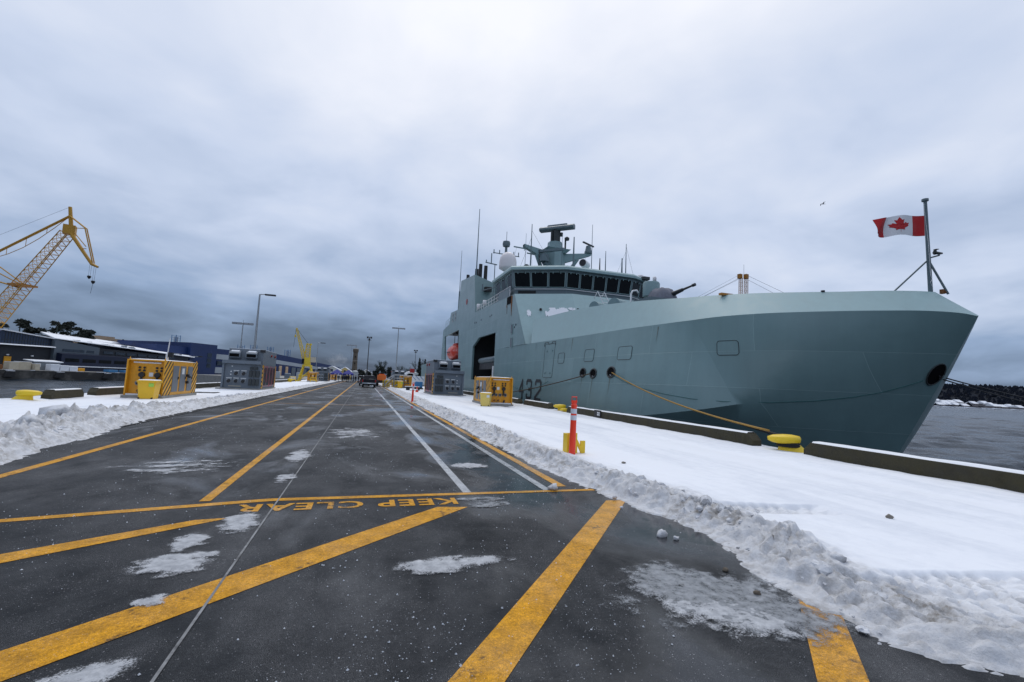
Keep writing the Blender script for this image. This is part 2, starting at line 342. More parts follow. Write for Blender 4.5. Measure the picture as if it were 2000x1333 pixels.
def slush_mat(name, lo, hi, rlo, rhi):
    m, t, b, o = newmat(name); n = nz(t, o, 11, 8, 0.75); fine = nz(t, o, 75, 4, 0.75)
    L(t, mixc(t, ramp(t, n, [(0.35, 0.0), (0.65, 1.0)]), lo, hi), b.inputs['Base Color'])
    L(t, ramp(t, n, [(0.3, rlo), (0.7, rhi)]), b.inputs['Roughness'])
    at = N(t, 'ShaderNodeAttribute'); at.attribute_name = 'cover'
    cv = mth(t, 'ADD', mth(t, 'MULTIPLY', at.outputs['Fac'], 1.5), mth(t, 'ADD', mth(t, 'MULTIPLY', mth(t, 'SUBTRACT', fine, 0.5), 3.4), mth(t, 'MULTIPLY', mth(t, 'SUBTRACT', n, 0.5), 1.1)))
    L(t, ramp(t, cv, [(0.20, 0.0), (1.35, 0.9)]), b.inputs['Alpha'])
    bp = N(t, 'ShaderNodeBump'); bp.inputs['Strength'].default_value = 0.5; bp.inputs['Distance'].default_value = 0.01
    L(t, fine, bp.inputs['Height']); L(t, bp.outputs[0], b.inputs['Normal']); return m
M['slush'] = slush_mat('slush', (0.27, 0.285, 0.31), (0.56, 0.575, 0.60), 0.4, 0.8)
M['ice'] = slush_mat('wet_ice', (0.07, 0.08, 0.09), (0.36, 0.38, 0.41), 0.12, 0.6)
def water_mat():
    m, t, b, o = newmat('water')
    b.inputs['Base Color'].default_value = (0.008, 0.016, 0.026, 1); b.inputs['Roughness'].default_value = 0.16; b.inputs['Specular IOR Level'].default_value = 0.13
    w = mth(t, 'ADD', mth(t, 'MULTIPLY', nz(t, o, 0.35, 7, 0.66, 0.3), 0.6), mth(t, 'MULTIPLY', nz(t, o, 2.2, 4, 0.6, 0.2), 0.2))
    bp = N(t, 'ShaderNodeBump'); bp.inputs['Strength'].default_value = 1.0; bp.inputs['Distance'].default_value = 0.55
    L(t, w, bp.inputs['Height']); L(t, bp.outputs[0], b.inputs['Normal']); return m
M['water'] = water_mat()
def hull_mat():
    m, t, b, o = newmat('hull_paint')
    sep = N(t, 'ShaderNodeSeparateXYZ'); L(t, o, sep.inputs[0])
    cmb = N(t, 'ShaderNodeCombineXYZ'); L(t, sep.outputs[1], cmb.inputs[0]); L(t, sep.outputs[2], cmb.inputs[1])
    br = N(t, 'ShaderNodeTexBrick'); br.inputs['Scale'].default_value = 1.0; br.inputs['Mortar Size'].default_value = 0.010
    br.inputs['Brick Width'].default_value = 5.2; br.inputs['Row Height'].default_value = 1.65; br.inputs['Mortar Smooth'].default_value = 0.5; br.inputs['Bias'].default_value = 0.0
    br.inputs['Color1'].default_value = (0.138, 0.228, 0.236, 1); br.inputs['Color2'].default_value = (0.168, 0.266, 0.274, 1); br.inputs['Mortar'].default_value = (0.225, 0.335, 0.345, 1)
    L(t, cmb.outputs[0], br.inputs[0])
    streak = nz(t, o, 1.0, 7, 0.6, 0.0, (1, 1.3, 0.10)); f = ramp(t, streak, [(0.3, 0.93), (0.7, 1.07)])
    c = mixc(t, 1.0, br.outputs['Color'], f, 'MULTIPLY')
    rs = ramp(t, nz(t, o, 1.0, 8, 0.7, 0.0, (1.0, 2.2, 0.08)), [(0.70, 0.0), (0.86, 0.5)])
    c = mixc(t, mth(t, 'MULTIPLY', rs, 0.45), c, (0.22, 0.20, 0.15)); L(t, c, b.inputs['Base Color'])
    L(t, ramp(t, nz(t, o, 0.6, 5), [(0.3, 0.30), (0.7, 0.40)]), b.inputs['Roughness']); b.inputs['Specular IOR Level'].default_value = 0.65
    bp = N(t, 'ShaderNodeBump'); bp.inputs['Strength'].default_value = 0.5; bp.inputs['Distance'].default_value = 0.05
    L(t, mth(t, 'ADD', nz(t, o, 1.1, 2, 0.4, 0.0, (1, 0.8, 1.0)), mth(t, 'MULTIPLY', br.outputs['Fac'], 0.25)), bp.inputs['Height']); L(t, bp.outputs[0], b.inputs['Normal']); return m
M['hull'] = hull_mat()
def stripes_mat():
    m, t, b, o = newmat('hazard_stripes'); sep = N(t, 'ShaderNodeSeparateXYZ'); L(t, o, sep.inputs[0])
    s = mth(t, 'FRACT', mth(t, 'MULTIPLY', mth(t, 'ADD', mth(t, 'MULTIPLY', sep.outputs[1], -1.0), mth(t, 'ADD', sep.outputs[2], 40.0)), 2.7))
    L(t, mixc(t, mth(t, 'GREATER_THAN', s, 0.60), (0.72, 0.36, 0.02), (0.012, 0.012, 0.012)), b.inputs['Base Color']); b.inputs['Roughness'].default_value = 0.5; return m
M['stripes'] = stripes_mat()
def red_mesh_mat():
    m, t, b, o = newmat('red_netting'); n = nz(t, o, 2.2, 5, 0.6)
    L(t, mixc(t, ramp(t, n, [(0.42, 0.0), (0.62, 1.0)]), (0.16, 0.17, 0.19), (0.38, 0.06, 0.10)), b.inputs['Base Color']); b.inputs['Roughness'].default_value = 0.4; return m
M['red_net'] = red_mesh_mat()

# ------------------------------------------------------------------ the setting
M['seam'] = pm('seam', (0.20, 0.205, 0.21), 0.7, var=0.6, scale=3.0, dirt=(0.03, 0.032, 0.035), dirt_amt=0.9, dscale=4)
def struct(o): o['kind'] = 'structure'; return o
def water():
    rng = np.random.default_rng(5); nr, na = 470, 620
    r = 12 * (900 / 12) ** (np.arange(nr + 1) / nr); a = np.radians(np.linspace(-95, 115, na + 1))
    RR_, AA = np.meshgrid(r, a, indexing='ij'); X = RR_ * np.sin(AA); Y = RR_ * np.cos(AA); Z = np.zeros_like(X); cell = RR_ * 0.0095
    for k in range(70):
        lam = 0.6 * (14 / 0.6) ** rng.random(); th = math.radians(62 + rng.normal() * 34); am = 0.0105 * lam ** 0.72
        fade = np.clip((lam / cell - 2.2) / 2.0, 0, 1); Z += am * fade * np.sin((X * math.cos(th) + Y * math.sin(th)) * 2 * PI / lam + rng.uniform(0, 6.28))
    V = np.stack([X, Y, Z - 3.0], -1).reshape(-1, 3); idx = np.arange((nr + 1) * (na + 1)).reshape(nr + 1, na + 1)
    F = np.stack([idx[:-1, :-1], idx[:-1, 1:], idx[1:, 1:], idx[1:, :-1]], -1).reshape(-1, 4)
    me = bpy.data.meshes.new('water'); me.from_pydata(V.tolist(), [], [tuple(reversed(f)) for f in F.tolist()]); me.materials.append(M['water']); me.polygons.foreach_set('use_smooth', [True] * len(me.polygons))
    o = bpy.data.objects.new('water', me); COL.objects.link(o); struct(o)
    deep = MB().add([(-6000, -6000, -3.35), (6000, -6000, -3.35), (6000, 6000, -3.35), (-6000, 6000, -3.35)], [(0, 1, 2, 3)]).build('open_water', M['water']); struct(deep)
water()
road = struct(MB().add([(-13.2, -7, 0), (12.1, -7, 0), (12.1, 152, 0), (-13.2, 152, 0)], [(0, 1, 2, 3)]).build('road', M['asphalt']))
struct(MB().bx(-13.2, 12.1, -7, 152, -1.1, -0.01).bx(-12.7, 11.6, -6.5, 151, -4.5, -1.12).build('pier', M['dark_concrete']))  # unseen near end kept short to lessen bounce light on the bow flare
def strip(name, quad, mat, z=0.004):
    o = MB().add([(p[0], p[1], z) for p in quad], [(0, 1, 2, 3)]).build(name, mat, road); o['kind'] = 'structure'; return o
def hline(x0, x1, y0, y1, mat): return strip('painted_line', [(x0, y0), (x1, y0), (x1, y1), (x0, y1)], mat)
YL, WL = M['paint_yellow'], M['paint_white']
hline(-1.90, -1.77, 6.93, 148, YL)                 # lane line
hline(1.56, 1.69, 6.98, 120, WL); hline(2.88, 3.01, 6.98, 120, WL)
hline(3.22, 3.38, 7.2, 130, YL)                     # right edge
hline(-5.02, -4.86, -5, 148, YL)                    # left edge
strip('painted_line', [(-3.9, 6.22), (-3.88, 6.36), (-1.08, 6.97), (-1.07, 6.83)], YL)
strip('painted_line', [(-1.072, 6.83), (-1.075, 6.97), (3.75, 6.97), (3.75, 6.86)], YL)
strip('painted_line', [(-4.6, 3.72), (-4.85, 4.02), (-1.69, 6.10), (-1.33, 6.14)], YL)
strip('painted_line', [(-3.6, 1.50), (-3.9, 1.78), (1.06, 6.25), (1.46, 6.19)], YL)
strip('painted_line', [(-1.66, -0.40), (-1.98, -0.30), (3.60, 6.24), (3.95, 6.24)], YL)
strip('painted_line', [(0.90, 0.0), (0.50, 0.0), (3.72, 3.16), (4.02, 3.06)], YL)
strip('painted_line', [(-4.9, 27.9), (-4.9, 28.0), (1.5, 28.0), (1.5, 27.9)], YL)
for dy in (0.0,): strip('seam', [(-0.985, -6), (-0.955, -6), (0.62, 62), (0.56, 62)] if False else [(-0.980, -6), (-0.960, -6), (-0.960, 140), (-0.980, 140)], M['seam'], 0.007)
# stencilled words, to be read from the other end of the box
cu = bpy.data.curves.new('stencil', 'FONT'); cu.body = 'KEEP CLEAR'; cu.size = 0.46; cu.offset = 0.012; cu.space_character = 1.12
to = bpy.data.objects.new('stencil', cu); COL.objects.link(to); bpy.context.view_layer.update()
tm = bpy.data.meshes.new_from_object(to.evaluated_get(bpy.context.evaluated_depsgraph_get())); bpy.data.objects.remove(to)
xs = [v.co.x for v in tm.vertices]; ys = [v.co.y for v in tm.vertices]; w = max(xs) - min(xs); hh = max(ys) - min(ys)
for v in tm.vertices:
    a, bb = (v.co.x - min(xs)) / w, (v.co.y - min(ys)) / hh
    v.co = (1.37 - a * 2.76, 6.69 - bb * 0.34, 0.005)
kc = bpy.data.objects.new('stencilled_words', tm); COL.objects.link(kc); tm.materials.clear(); tm.materials.append(YL); kc.parent = road; kc['kind'] = 'structure'
# crane rail slot along the left verge
slot = MB().bx(-6.42, -6.36, 13, 140, -0.005, 0.02).bx(-6.26, -6.20, 13, 140, -0.005, 0.02).bx(-6.36, -6.26, 13, 140, -0.004, 0.006).build('crane_rail', M['rubber'], road); slot['kind'] = 'structure'

# ---- snow on the verges, with the ploughed ridges beside the road
def fbm(x, y, s, seed=0.0, o=4):
    return noise.fractal(Vector((x * s + seed, y * s - seed, seed * 0.7)), 1.0, 2.0, o, noise_basis='PERLIN_ORIGINAL')
def lump(x, y, s, seed=0.0):
    d = noise.voronoi(Vector((x * s + seed, y * s + seed * 1.7, seed)))[0]
    return max(0.0, 1.0 - d[0] * 1.5)
def slab(x, y, s, seed=0.0):
    d, p = noise.voronoi(Vector((x * s + seed, y * s + seed * 1.7, seed))); q = p[0]
    rn = (math.sin(q.x * 12.9898 + q.y * 78.233) * 43758.5453) % 1.0
    return rn * min(1.0, (d[1] - d[0]) * 2.2) + 0.3 * rn * ((x * s + seed - q.x) * math.sin(rn * 40) + (y * s + seed * 1.7 - q.y) * math.cos(rn * 40))
def sst(a, b, x):
    t = min(1.0, max(0.0, (x - a) / (b - a))); return t * t * (3 - 2 * t)
ER = ([-14, 0.0, 1.0, 1.84, 2.1, 2.4, 2.95, 4.3, 5.3, 6.24, 7.9, 9.3, 11.7, 26, 47, 152], [5.2, 4.7, 4.35, 4.02, 3.75, 3.5, 3.5, 3.88, 3.87, 3.74, 3.58, 3.46, 3.44, 3.44, 3.42, 3.4])
EL = ([-14, 5, 9.5, 11, 15, 17, 22, 30, 42, 152], [-4.9, -5.25, -5.45, -5.65, -6.15, -6.28, -6.45, -6.45, -6.42, -6.45])
def tread(x, y, ax, ay, bx, by, half, pitch, depth):
    dx, dy = bx - ax, by - ay; ln = math.hypot(dx, dy); ux, uy = dx / ln, dy / ln
    u = (x - ax) * ux + (y - ay) * uy; v = -(x - ax) * uy + (y - ay) * ux
    if u < 0 or u > ln or abs(v) > half: return 0.0
    e = sst(0, 0.10, u) * sst(0, 0.10, ln - u) * sst(0, 0.06, half - abs(v))
    lane = int((v + half) / (half * 2) * 3.999); ph = (u / pitch + 0.5 * (lane % 2) + 0.25 * v / half) % 1.0
    bar = sst(0.10, 0.30, ph) * sst(0.10, 0.30, 1.0 - ph)
    fv = ((v + half) / (half * 2) * 4) % 1.0; bar *= sst(0.0, 0.14, fv) * sst(0.0, 0.14, 1 - fv)
    return -depth * e * (0.40 + 0.60 * bar)
def snow_side(name, side, dmax, label):
    ysl = [-2.2 if side > 0 else -6.5]  # right snow ends early out of view, shaped to cut bounce on the bow
    while ysl[-1] < 150:
        y = ysl[-1]; ay = abs(y - 1.0)
        ysl.append(y + (0.35 if y < -1 else 0.06 if y < 0.8 else max(0.024, 0.0064 * y)))
    ds = list(np.arange(-0.35, 2.1, 0.03)) + list(np.arange(2.1, 4.0, 0.10)) + list(np.arange(4.0, dmax - 0.15, 0.15)) + [dmax]
    rows = []; dirt = []
    for y in ysl:
        e0 = float(np.interp(y, ER[0], ER[1])) if side > 0 else float(np.interp(y, EL[0], EL[1]))
        far = min(1.0, max(0.0, 1 - (y - 30) / 60))
        row = []
        for d in ds:
            x = e0 + side * d; hh = 0.0; dr = 0.0
            dd = d
            if d < 2.4:
                dd = d + 0.16 * fbm(x, y, 1.3, 3.0, 3) + 0.07 * fbm(x, y, 6, 9.0, 2)
                if side > 0:
                    A = (0.16 + 0.11 * fbm(x, y, 0.5, 5)) * (0.30 + 0.70 * sst(2.6, 3.9, y)); c0, w0 = 0.55, 0.60
                else:
                    near = 1 - sst(15, 30, y); A = 0.13 + 0.24 * near + 0.08 * fbm(x, y, 0.45, 6.5); c0, w0 = 0.55 + 0.45 * near, 0.5 + 0.55 * near
                g = math.exp(-((dd - c0) / w0) ** 2 * (2.2 if dd < c0 else 1.5))
                lm = (0.62 * slab(x, y, 2.3, 1.0) + 0.36 * slab(x, y, 5.2, 4.0) + 0.08 * slab(x, y, 12.0, 7.0)) if side < 0 and y < 34 else (0.45 * slab(x, y, 3.2, 1.0) + 0.42 * slab(x, y, 7.5, 4.0) + (0.24 if y < 8 else 0.10) * slab(x, y, 17.0, 7.0)) if y < 34 else 0.5 * lump(x, y, 2.6, 1.0) + 0.4 * lump(x, y, 6.0, 4.0)
                rid = g * A * (0.40 + 1.25 * lm) + g * (0.08 if y > 3.4 or side < 0 else 0.03) * fbm(x, y, 9, 2.0, 4)
                hh = rid * sst(-0.03, 0.22, dd)
                foot = 1 - sst(0.25, 0.8, dd); hh += foot * sst(0.0, 0.12, dd) * 0.05 * (slab(x, y, 9.0, 2.5) - 0.35 if y < 34 else 0.0)
                dr = min(1.0, max(g * 1.15, foot * 0.9))
            base = 0.11 * sst(0.05, 0.55, dd) + 0.012 * fbm(x, y, 0.8, 1.5, 3) * sst(0.6, 1.2, dd) + 0.007 * fbm(x, y, 3, 8, 4) + (0.004 * fbm(x, y * 0.3, 9, 5, 3) if y < 30 else 0.0)
            hh += base
            if d > 4.5: hh += 0.05 * sst(5.4, 6.6, d) * (0.6 + 0.6 * fbm(x, y, 0.7, 4.2, 3)) - 0.045 * math.exp(-((d - 5.9 + 0.2 * fbm(0, y, 0.2, 2)) / 0.30) ** 2) - 0.02 * math.exp(-((d - 4.7 + 0.2 * fbm(0, y, 0.2, 2)) / 0.16) ** 2)
            if dd < 0.02: hh = -0.03 + 0.1 * min(0, dd)
            if side > 0 and y < 7:
                tt = tread(x, y, 3.62, 3.0, 7.2, 1.15, 0.44, 0.19, 0.10) + tread(x, y, 3.3, 6.9, 4.1, 5.9, 0.22, 0.09, 0.04) + tread(x, y, 4.35, 5.38, 6.5, 4.95, 0.28, 0.17, 0.10) + tread(x, y, 4.6, 2.95, 9.0, 1.9, 0.24, 0.17, 0.08)
                hh = max(hh + tt, 0.018) if hh > 0 else hh
                if tt < -0.02: dr = min(1.0, dr + (0.55 if d < 2.2 else 0.2) * min(1, -tt / 0.06))
            row.append((x, y, hh)); dirt.append(dr)
        rows.append(row)
    mb = MB().loft(rows); me = bpy.data.meshes.new(name); me.from_pydata(mb.v, [], mb.f if side < 0 else [tuple(reversed(q)) for q in mb.f])
    at = me.attributes.new('dirt', 'FLOAT', 'POINT'); at.data.foreach_set('value', dirt)
    me.polygons.foreach_set('use_smooth', [True] * len(me.polygons)); me.materials.append(M['bank'])
    o = bpy.data.objects.new(name, me); COL.objects.link(o); return tag(o, label, 'snow', kind='stuff')
snow_side('verge_snow', 1, 8.55, 'white snow covering the verge between the road and the warship')
snow_side('verge_snow', -1, 7.3, 'white snow covering the left verge of the pier')

# lumps broken out of the ploughed ridges
def ico(sub=2):
    bm = bmesh.new(); bmesh.ops.create_icosphere(bm, subdivisions=sub, radius=1.0)
    v = np.array([p.co[:] for p in bm.verts]); f = [tuple(q.index for q in p.verts) for p in bm.faces]; bm.free(); return v, f
IV, IF = ico(2)
def clod(seed, sx, sy, sz):
    out = []
    for p in IV:
        k = 1 + 0.55 * noise.noise(Vector(p) * 1.2 + Vector((seed, seed * 2.1, 0))) + 0.42 * noise.noise(Vector(p) * 2.9 + Vector((0, seed, seed)))
        out.append((p[0] * k * sx, p[1] * k * sy, p[2] * k * sz))
    return np.array(out)
def clods(name, n, side, seed, label):
    rng = random.Random(seed); V = []; F = []; o = 0
    for i in range(n):
        y = (1.2 + (rng.random() ** 1.6) * 26) if side > 0 else (7.5 + (rng.random() ** 1.3) * 26)
        e0 = float(np.interp(y, ER[0], ER[1])) if side > 0 else float(np.interp(y, EL[0], EL[1]))
        big = 1 if side > 0 else 1.5
        d = rng.gauss(0.68, 0.30) if side > 0 else rng.gauss(0.85, 0.42)
        s = (0.010 + 0.072 * rng.random() ** 4.5) * big
        if d < 0.25: s *= 0.45
        if side > 0 and y < 3.2 and d > 0.3: s *= 0.5; d = min(d, 0.7)
        top = (0.20 * (0.3 + 0.7 * sst(2.6, 3.9, y)) if side > 0 else 0.33 if y < 17 else 0.18) * math.exp(-((d - 0.65 * big) / 0.5) ** 2) if d > 0 else 0.0
        p = clod(rng.random() * 90, s * (0.8 + rng.random() * 0.6), s * (0.8 + rng.random() * 0.6), s * (0.6 + rng.random() * 0.4))
        p = p + np.array([e0 + side * d, y, max(top + 0.01, s * 0.3)])
        V += [tuple(q) for q in p]; F += [tuple(k + o for k in f) for f in IF]; o += len(p)
    me = bpy.data.meshes.new(name); me.from_pydata(V, [], F); me.materials.append(M['bank'])
    at = me.attributes.new('dirt', 'FLOAT', 'POINT'); at.data.foreach_set('value', [0.75] * len(V))
    ob = bpy.data.objects.new(name, me); COL.objects.link(ob); tag(ob, label, 'snow', kind='stuff')
clods('snow_clods', 800, 1, 3, 'broken clods of ploughed snow along the right ridge')
clods('snow_clods', 650, -1, 5, 'broken clods of ploughed snow along the left ridge')
# single lumps that stand apart
def single(name, x, y, s, label, mat='bank', cat='snow lump', z=None):
    mb = MB(); p = clod(x * 7 + y, s, s * 0.9, s * 0.75); mb.add([tuple(q) for q in p], IF)
    o = mb.build(name, M[mat], smooth=True); o.location = (x, y, s * 0.55 if z is None else z); o['label'] = label; o['category'] = cat
    at = o.data.attributes.new('dirt', 'FLOAT', 'POINT'); at.data.foreach_set('value', [0.8] * len(o.data.vertices)); return o
single('snow_lump', 3.05, 6.98, 0.075, 'single grey snow lump lying on the end of the yellow cross line')
single('snow_lump', 3.44, 4.66, 0.06, 'small clump of snow on wet asphalt right of the broad stripe')
single('snow_lump', 3.52, 4.52, 0.035, 'tiny snow lump lying below the clump beside the right ridge')
single('snow_lump', 4.95, 4.30, 0.09, 'rounded snow boulder standing proud of the right ridge', z=0.15)
single('snow_lump', 4.45, 3.35, 0.075, 'smooth white snow ball half sunk in the right ridge', z=0.16)
single('snow_lump', -7.35, 14.6, 0.30, 'biggest pointed snow block on the left ridge', z=0.38)
single('snow_lump', -6.7, 12.6, 0.20, 'dirty snow block left of the pointed block on the left ridge', z=0.36)
single('ice_lump', 5.35, 8.6, 0.045, 'small brown clod lying on smooth snow right of the orange post', 'stone_pale', 'clod', z=0.12)
single('ice_lump', 3.42, 3.66, 0.026, 'dark muddy clod on slush by the right ridge', 'stone', 'clod')
single('ice_lump', 3.30, 3.18, 0.030, 'dark muddy clod nearest the camera on slush', 'stone', 'clod')
single('ice_lump', 6.9, 4.45, 0.04, 'lone pinkish clod far out on the smooth snow', 'stone_pale', 'clod', z=0.13)
single('ice_lump', 3.02, 1.92, 0.055, 'black clod on asphalt beside the lowest yellow stripe', 'black', 'clod')

# thin slush and ice left on the asphalt: ragged low sheets
def sheet(name, cx, cy, rx, ry, rot, seed, thr, mat, label, step=0.016, hmax=0.010, aniso=(1.0, 2.2)):
    nx, ny = int(2.6 * rx / step), int(2.6 * ry / step); ca, sa = math.cos(rot), math.sin(rot)
    idx = {}; V = []; F = []; H = np.zeros((nx + 1, ny + 1))
    for i in range(nx + 1):
        for j in range(ny + 1):
            u, v = (i / nx - 0.5) * 2.6, (j / ny - 0.5) * 2.6
            X, Y = u * rx, v * ry
            H[i, j] = 1.0 - (u * u + v * v) + 0.85 * fbm(X * aniso[0], Y * aniso[1], 2.2, seed, 4) + 0.45 * fbm(X, Y, 11, seed + 3, 3) - thr
    def vid(i, j):
        if (i, j) not in idx:
            X, Y = (i / nx - 0.5) * 2.6 * rx, (j / ny - 0.5) * 2.6 * ry
            idx[(i, j)] = len(V); V.append((cx + ca * X - sa * Y, cy + sa * X + ca * Y, 0.009 + hmax * min(1.0, max(0.0, H[i, j]) * 1.4) * (0.7 + 0.5 * fbm(X, Y, 25, seed, 2))))
        return idx[(i, j)]
    for i in range(nx):
        for j in range(ny):
            if (H[i, j] + H[i + 1, j] + H[i, j + 1] + H[i + 1, j + 1]) > -1.2: F.append((vid(i, j), vid(i + 1, j), vid(i + 1, j + 1), vid(i, j + 1)))
    me = bpy.data.meshes.new(name); me.from_pydata(V, [], F); me.materials.append(M[mat]); me.polygons.foreach_set('use_smooth', [True] * len(me.polygons))
    at = me.attributes.new('cover', 'FLOAT', 'POINT'); at.data.foreach_set('value', [min(1.0, max(0.0, H[k] + 0.30)) for k in idx])
    o = bpy.data.objects.new(name, me); COL.objects.link(o); tag(o, label, 'slush', kind='stuff')
sheet('salt_patch', 0.90, 4.32, 0.56, 0.17, 0.0, 11, 0.25, 'slush', 'pale wing-shaped salt drift between the two broad yellow stripes')
sheet('slush_patch', -1.46, 4.80, 0.34, 0.28, 0.15, 23, 0.2, 'slush', 'grey slush left of the asphalt seam')
sheet('slush_patch', -1.50, 5.35, 0.16, 0.30, 0.0, 24, 0.3, 'slush', 'narrow tail of slush above the left patch')
sheet('slush_patch', -1.22, 5.90, 0.20, 0.42, 0.12, 31, 0.15, 'slush', 'long slush strip beside the seam over the stencilled R')
sheet('slush_patch', -1.12, 8.25, 0.17, 0.30, 0.0, 41, 0.2, 'slush', 'small slush patch just beyond the yellow cross line')
sheet('slush_patch', -1.15, 10.5, 0.22, 0.75, 0.0, 43, 0.25, 'slush', 'slush patch farther up beside the seam')
sheet('slush_patch', -1.35, 4.08, 0.12, 0.10, 0.0, 47, 0.2, 'slush', 'little slush spot above the long diagonal stripe')
sheet('slush_patch', -1.30, 3.16, 0.30, 0.13, 0.3, 48, 0.3, 'slush', 'slush below the long diagonal stripe')
sheet('ice_patch', 2.10, 9.1, 0.40, 0.26, 0.0, 53, 0.25, 'slush', 'flat ice patch between the two white lines', aniso=(1, 1))
sheet('ice_patch', 1.75, 6.42, 0.42, 0.30, 0.1, 59, 0.45, 'ice', 'thin ice beside the stencilled K')
sheet('ice_patch', 2.95, 3.25, 0.85, 0.62, -0.65, 61, 0.10, 'ice', 'broken sheet of wet ice beside the right snow ridge', aniso=(1, 1))
sheet('slush_patch', 2.75, 2.95, 0.70, 0.42, -0.6, 67, 0.55, 'slush', 'white slush scattered over the wet ice sheet', aniso=(1, 1))
sheet('frost_patch', -2.9, 9.4, 1.1, 0.9, 0.1, 81, 0.75, 'slush', 'faint frost film left of the lane line beyond the cross line', step=0.03)
sheet('frost_patch', -0.2, 14.5, 0.9, 1.6, 0.0, 83, 0.75, 'slush', 'faint frost film right of the seam farther up the road', step=0.04)
sheet('ice_patch', 1.5, 2.1, 0.6, 0.3, 0.2, 71, 0.6, 'ice', 'thin ice near the foot of the middle stripe', aniso=(1, 1))

# salt crystals and ice crumbs strewn over the asphalt
def crumbs():
    rng = np.random.default_rng(4); n = 34000
    x = rng.uniform(-6.2, 3.9, n); y = 1.3 + rng.random(n) ** 1.7 * 15; keep = np.zeros(n, bool)
    for i in range(n):
        k = 0.5 + 0.9 * fbm(x[i], y[i], 0.55, 12, 3) + (0.45 if (abs(x[i] - 0.9) < 1.3 and abs(y[i] - 3.7) < 1.2) else 0) - (0.3 if x[i] > 1.9 and y[i] < 6 else 0)
        keep[i] = rng.random() < max(0.0, k) ** 2.2 * 0.75
    x = x[keep]; y = y[keep]; n = len(x)
    s = 0.0016 + 0.0080 * rng.random(n) ** 7 + 0.0012 * rng.random(n)
    base = np.array([(1, 0, 0), (0, 1, 0), (-1, 0, 0), (0, -1, 0), (0, 0, 1)], float)
    a = rng.uniform(0, 6.28, n); V = np.zeros((n, 5, 3))
    jit = rng.uniform(0.65, 1.25, (n, 5))
    V[:, :, 0] = (base[:, 0] * np.cos(a)[:, None] - base[:, 1] * np.sin(a)[:, None]) * s[:, None] * jit + x[:, None]
    V[:, :, 1] = (base[:, 0] * np.sin(a)[:, None] + base[:, 1] * np.cos(a)[:, None]) * s[:, None] * jit + y[:, None]
    V[:, :, 2] = base[:, 2] * s[:, None] * 1.1 * jit + 0.003
    tri = np.array([(0, 1, 4), (1, 2, 4), (2, 3, 4), (3, 0, 4)]); F = (tri[None] + (np.arange(n) * 5)[:, None, None]).reshape(-1, 3)
    me = bpy.data.meshes.new('salt_crystals'); me.from_pydata(V.reshape(-1, 3).tolist(), [], F.tolist()); me.materials.append(M['crumb'])
    o = bpy.data.objects.new('salt_crystals', me); COL.objects.link(o); tag(o, 'salt crystals and ice crumbs strewn over the asphalt', 'salt', kind='stuff')
crumbs()
# ------------------------------------------------------------------ the warship
CL = 22.0
SH = thing('warship', 'long grey-green warship moored bow-on along the right side of the pier', 'ship', (CL, 60, -3))
HM, TM = M['hull'], M['ship_skylit_trim']; mk('stain', (0.135, 0.165, 0.150), 0.7, var=0.3, scale=8)  # one paint: HM toned down for flare shade, TM lightened for sky light
def mir(p): return (2 * CL - p[0], p[1], p[2])
K = [(13.3, 44, 5.15), (13.32, 40.5, 5.15), (13.4, 36.5, 5.15), (13.75, 31.6, 5.13), (14.05, 27.3, 5.13), (14.38, 23.1, 5.15), (14.85, 20.2, 5.17), (15.15, 18.5, 5.18),
     (15.6, 16.95, 5.22), (16.6, 15.35, 5.25), (17.95, 14.03, 5.27), (19.25, 12.88, 5.27), (20.5, 11.84, 5.24), (21.4, 11.16, 5.15), (CL, 10.86, 5.03)]
MM = [(13.3, 44, 0.0), (13.3, 40, 0.0), (13.3, 35.5, 0.0), (13.38, 30, 0.05), (13.55, 25.5, 0.10), (13.9, 21.5, 0.24), (14.75, 17.9, 0.80), (15.9, 16.4, 1.20),
      (16.9, 15.6, 1.36), (17.9, 14.9, 1.48), (18.9, 14.25, 1.52), (19.8, 13.68, 1.53), (20.7, 13.2, 1.53), (21.4, 12.87, 1.52), (CL, 12.66, 1.50)]
WW = [(13.45, 44, -4.2), (13.8, 40, -4.2), (14.4, 35, -4.2), (15.2, 30.5, -4.2), (16.1, 27, -4.2), (17.0, 24, -4.2), (17.6, 22.0, -4.2), (18.2, 20.6, -4.2),
      (18.8, 19.5, -4.2), (19.5, 18.4, -4.2), (20.1, 17.6, -4.2), (20.7, 16.9, -4.2), (21.2, 16.4, -4.2), (21.65, 16.0, -4.2), (CL, 15.7, -4.2)]
RR = [None, None, (13.95, 37.6, 7.32), (14.3, 32.0, 7.30), (14.55, 28.0, 7.18), (14.95, 24.2, 6.95), (15.45, 21.5, 6.74), (15.85, 20.0, 6.62),
      (16.3, 18.5, 6.53), (17.25, 16.65, 6.43), (18.5, 15.15, 6.35), (19.5, 14.15, 6.30), (20.45, 13.2, 6.27), (21.35, 12.5, 6.23), (CL, 12.2, 6.2)]
WW = [(m[0] + (w[0] - m[0]) * 0.72, w[1], w[2]) for m, w in zip(MM, WW)]
def cr(pts, sub):
    out = []; n = len(pts); P = [Vector(p) for p in pts]
    for i in range(n - 1):
        p0 = P[i - 1] if i else P[0] * 2 - P[1]; p1, p2 = P[i], P[i + 1]; p3 = P[i + 2] if i + 2 < n else P[-1] * 2 - P[-2]
        for k in range(sub):
            t = k / sub; out.append(0.5 * ((2 * p1) + (p2 - p0) * t + (2 * p0 - 5 * p1 + 4 * p2 - p3) * t * t + (3 * p1 - p0 - 3 * p2 + p3) * t ** 3))
    out.append(P[-1]); return out
def patch(mb, A, B, nv=5, flip=False):
    rows = []
    for k in range(nv + 1):
        t = k / nv; r = [a.lerp(b, t) for a, b in zip(A, B)]; rows.append([mir(p) if flip else tuple(p) for p in r])
    mb.loft(rows)
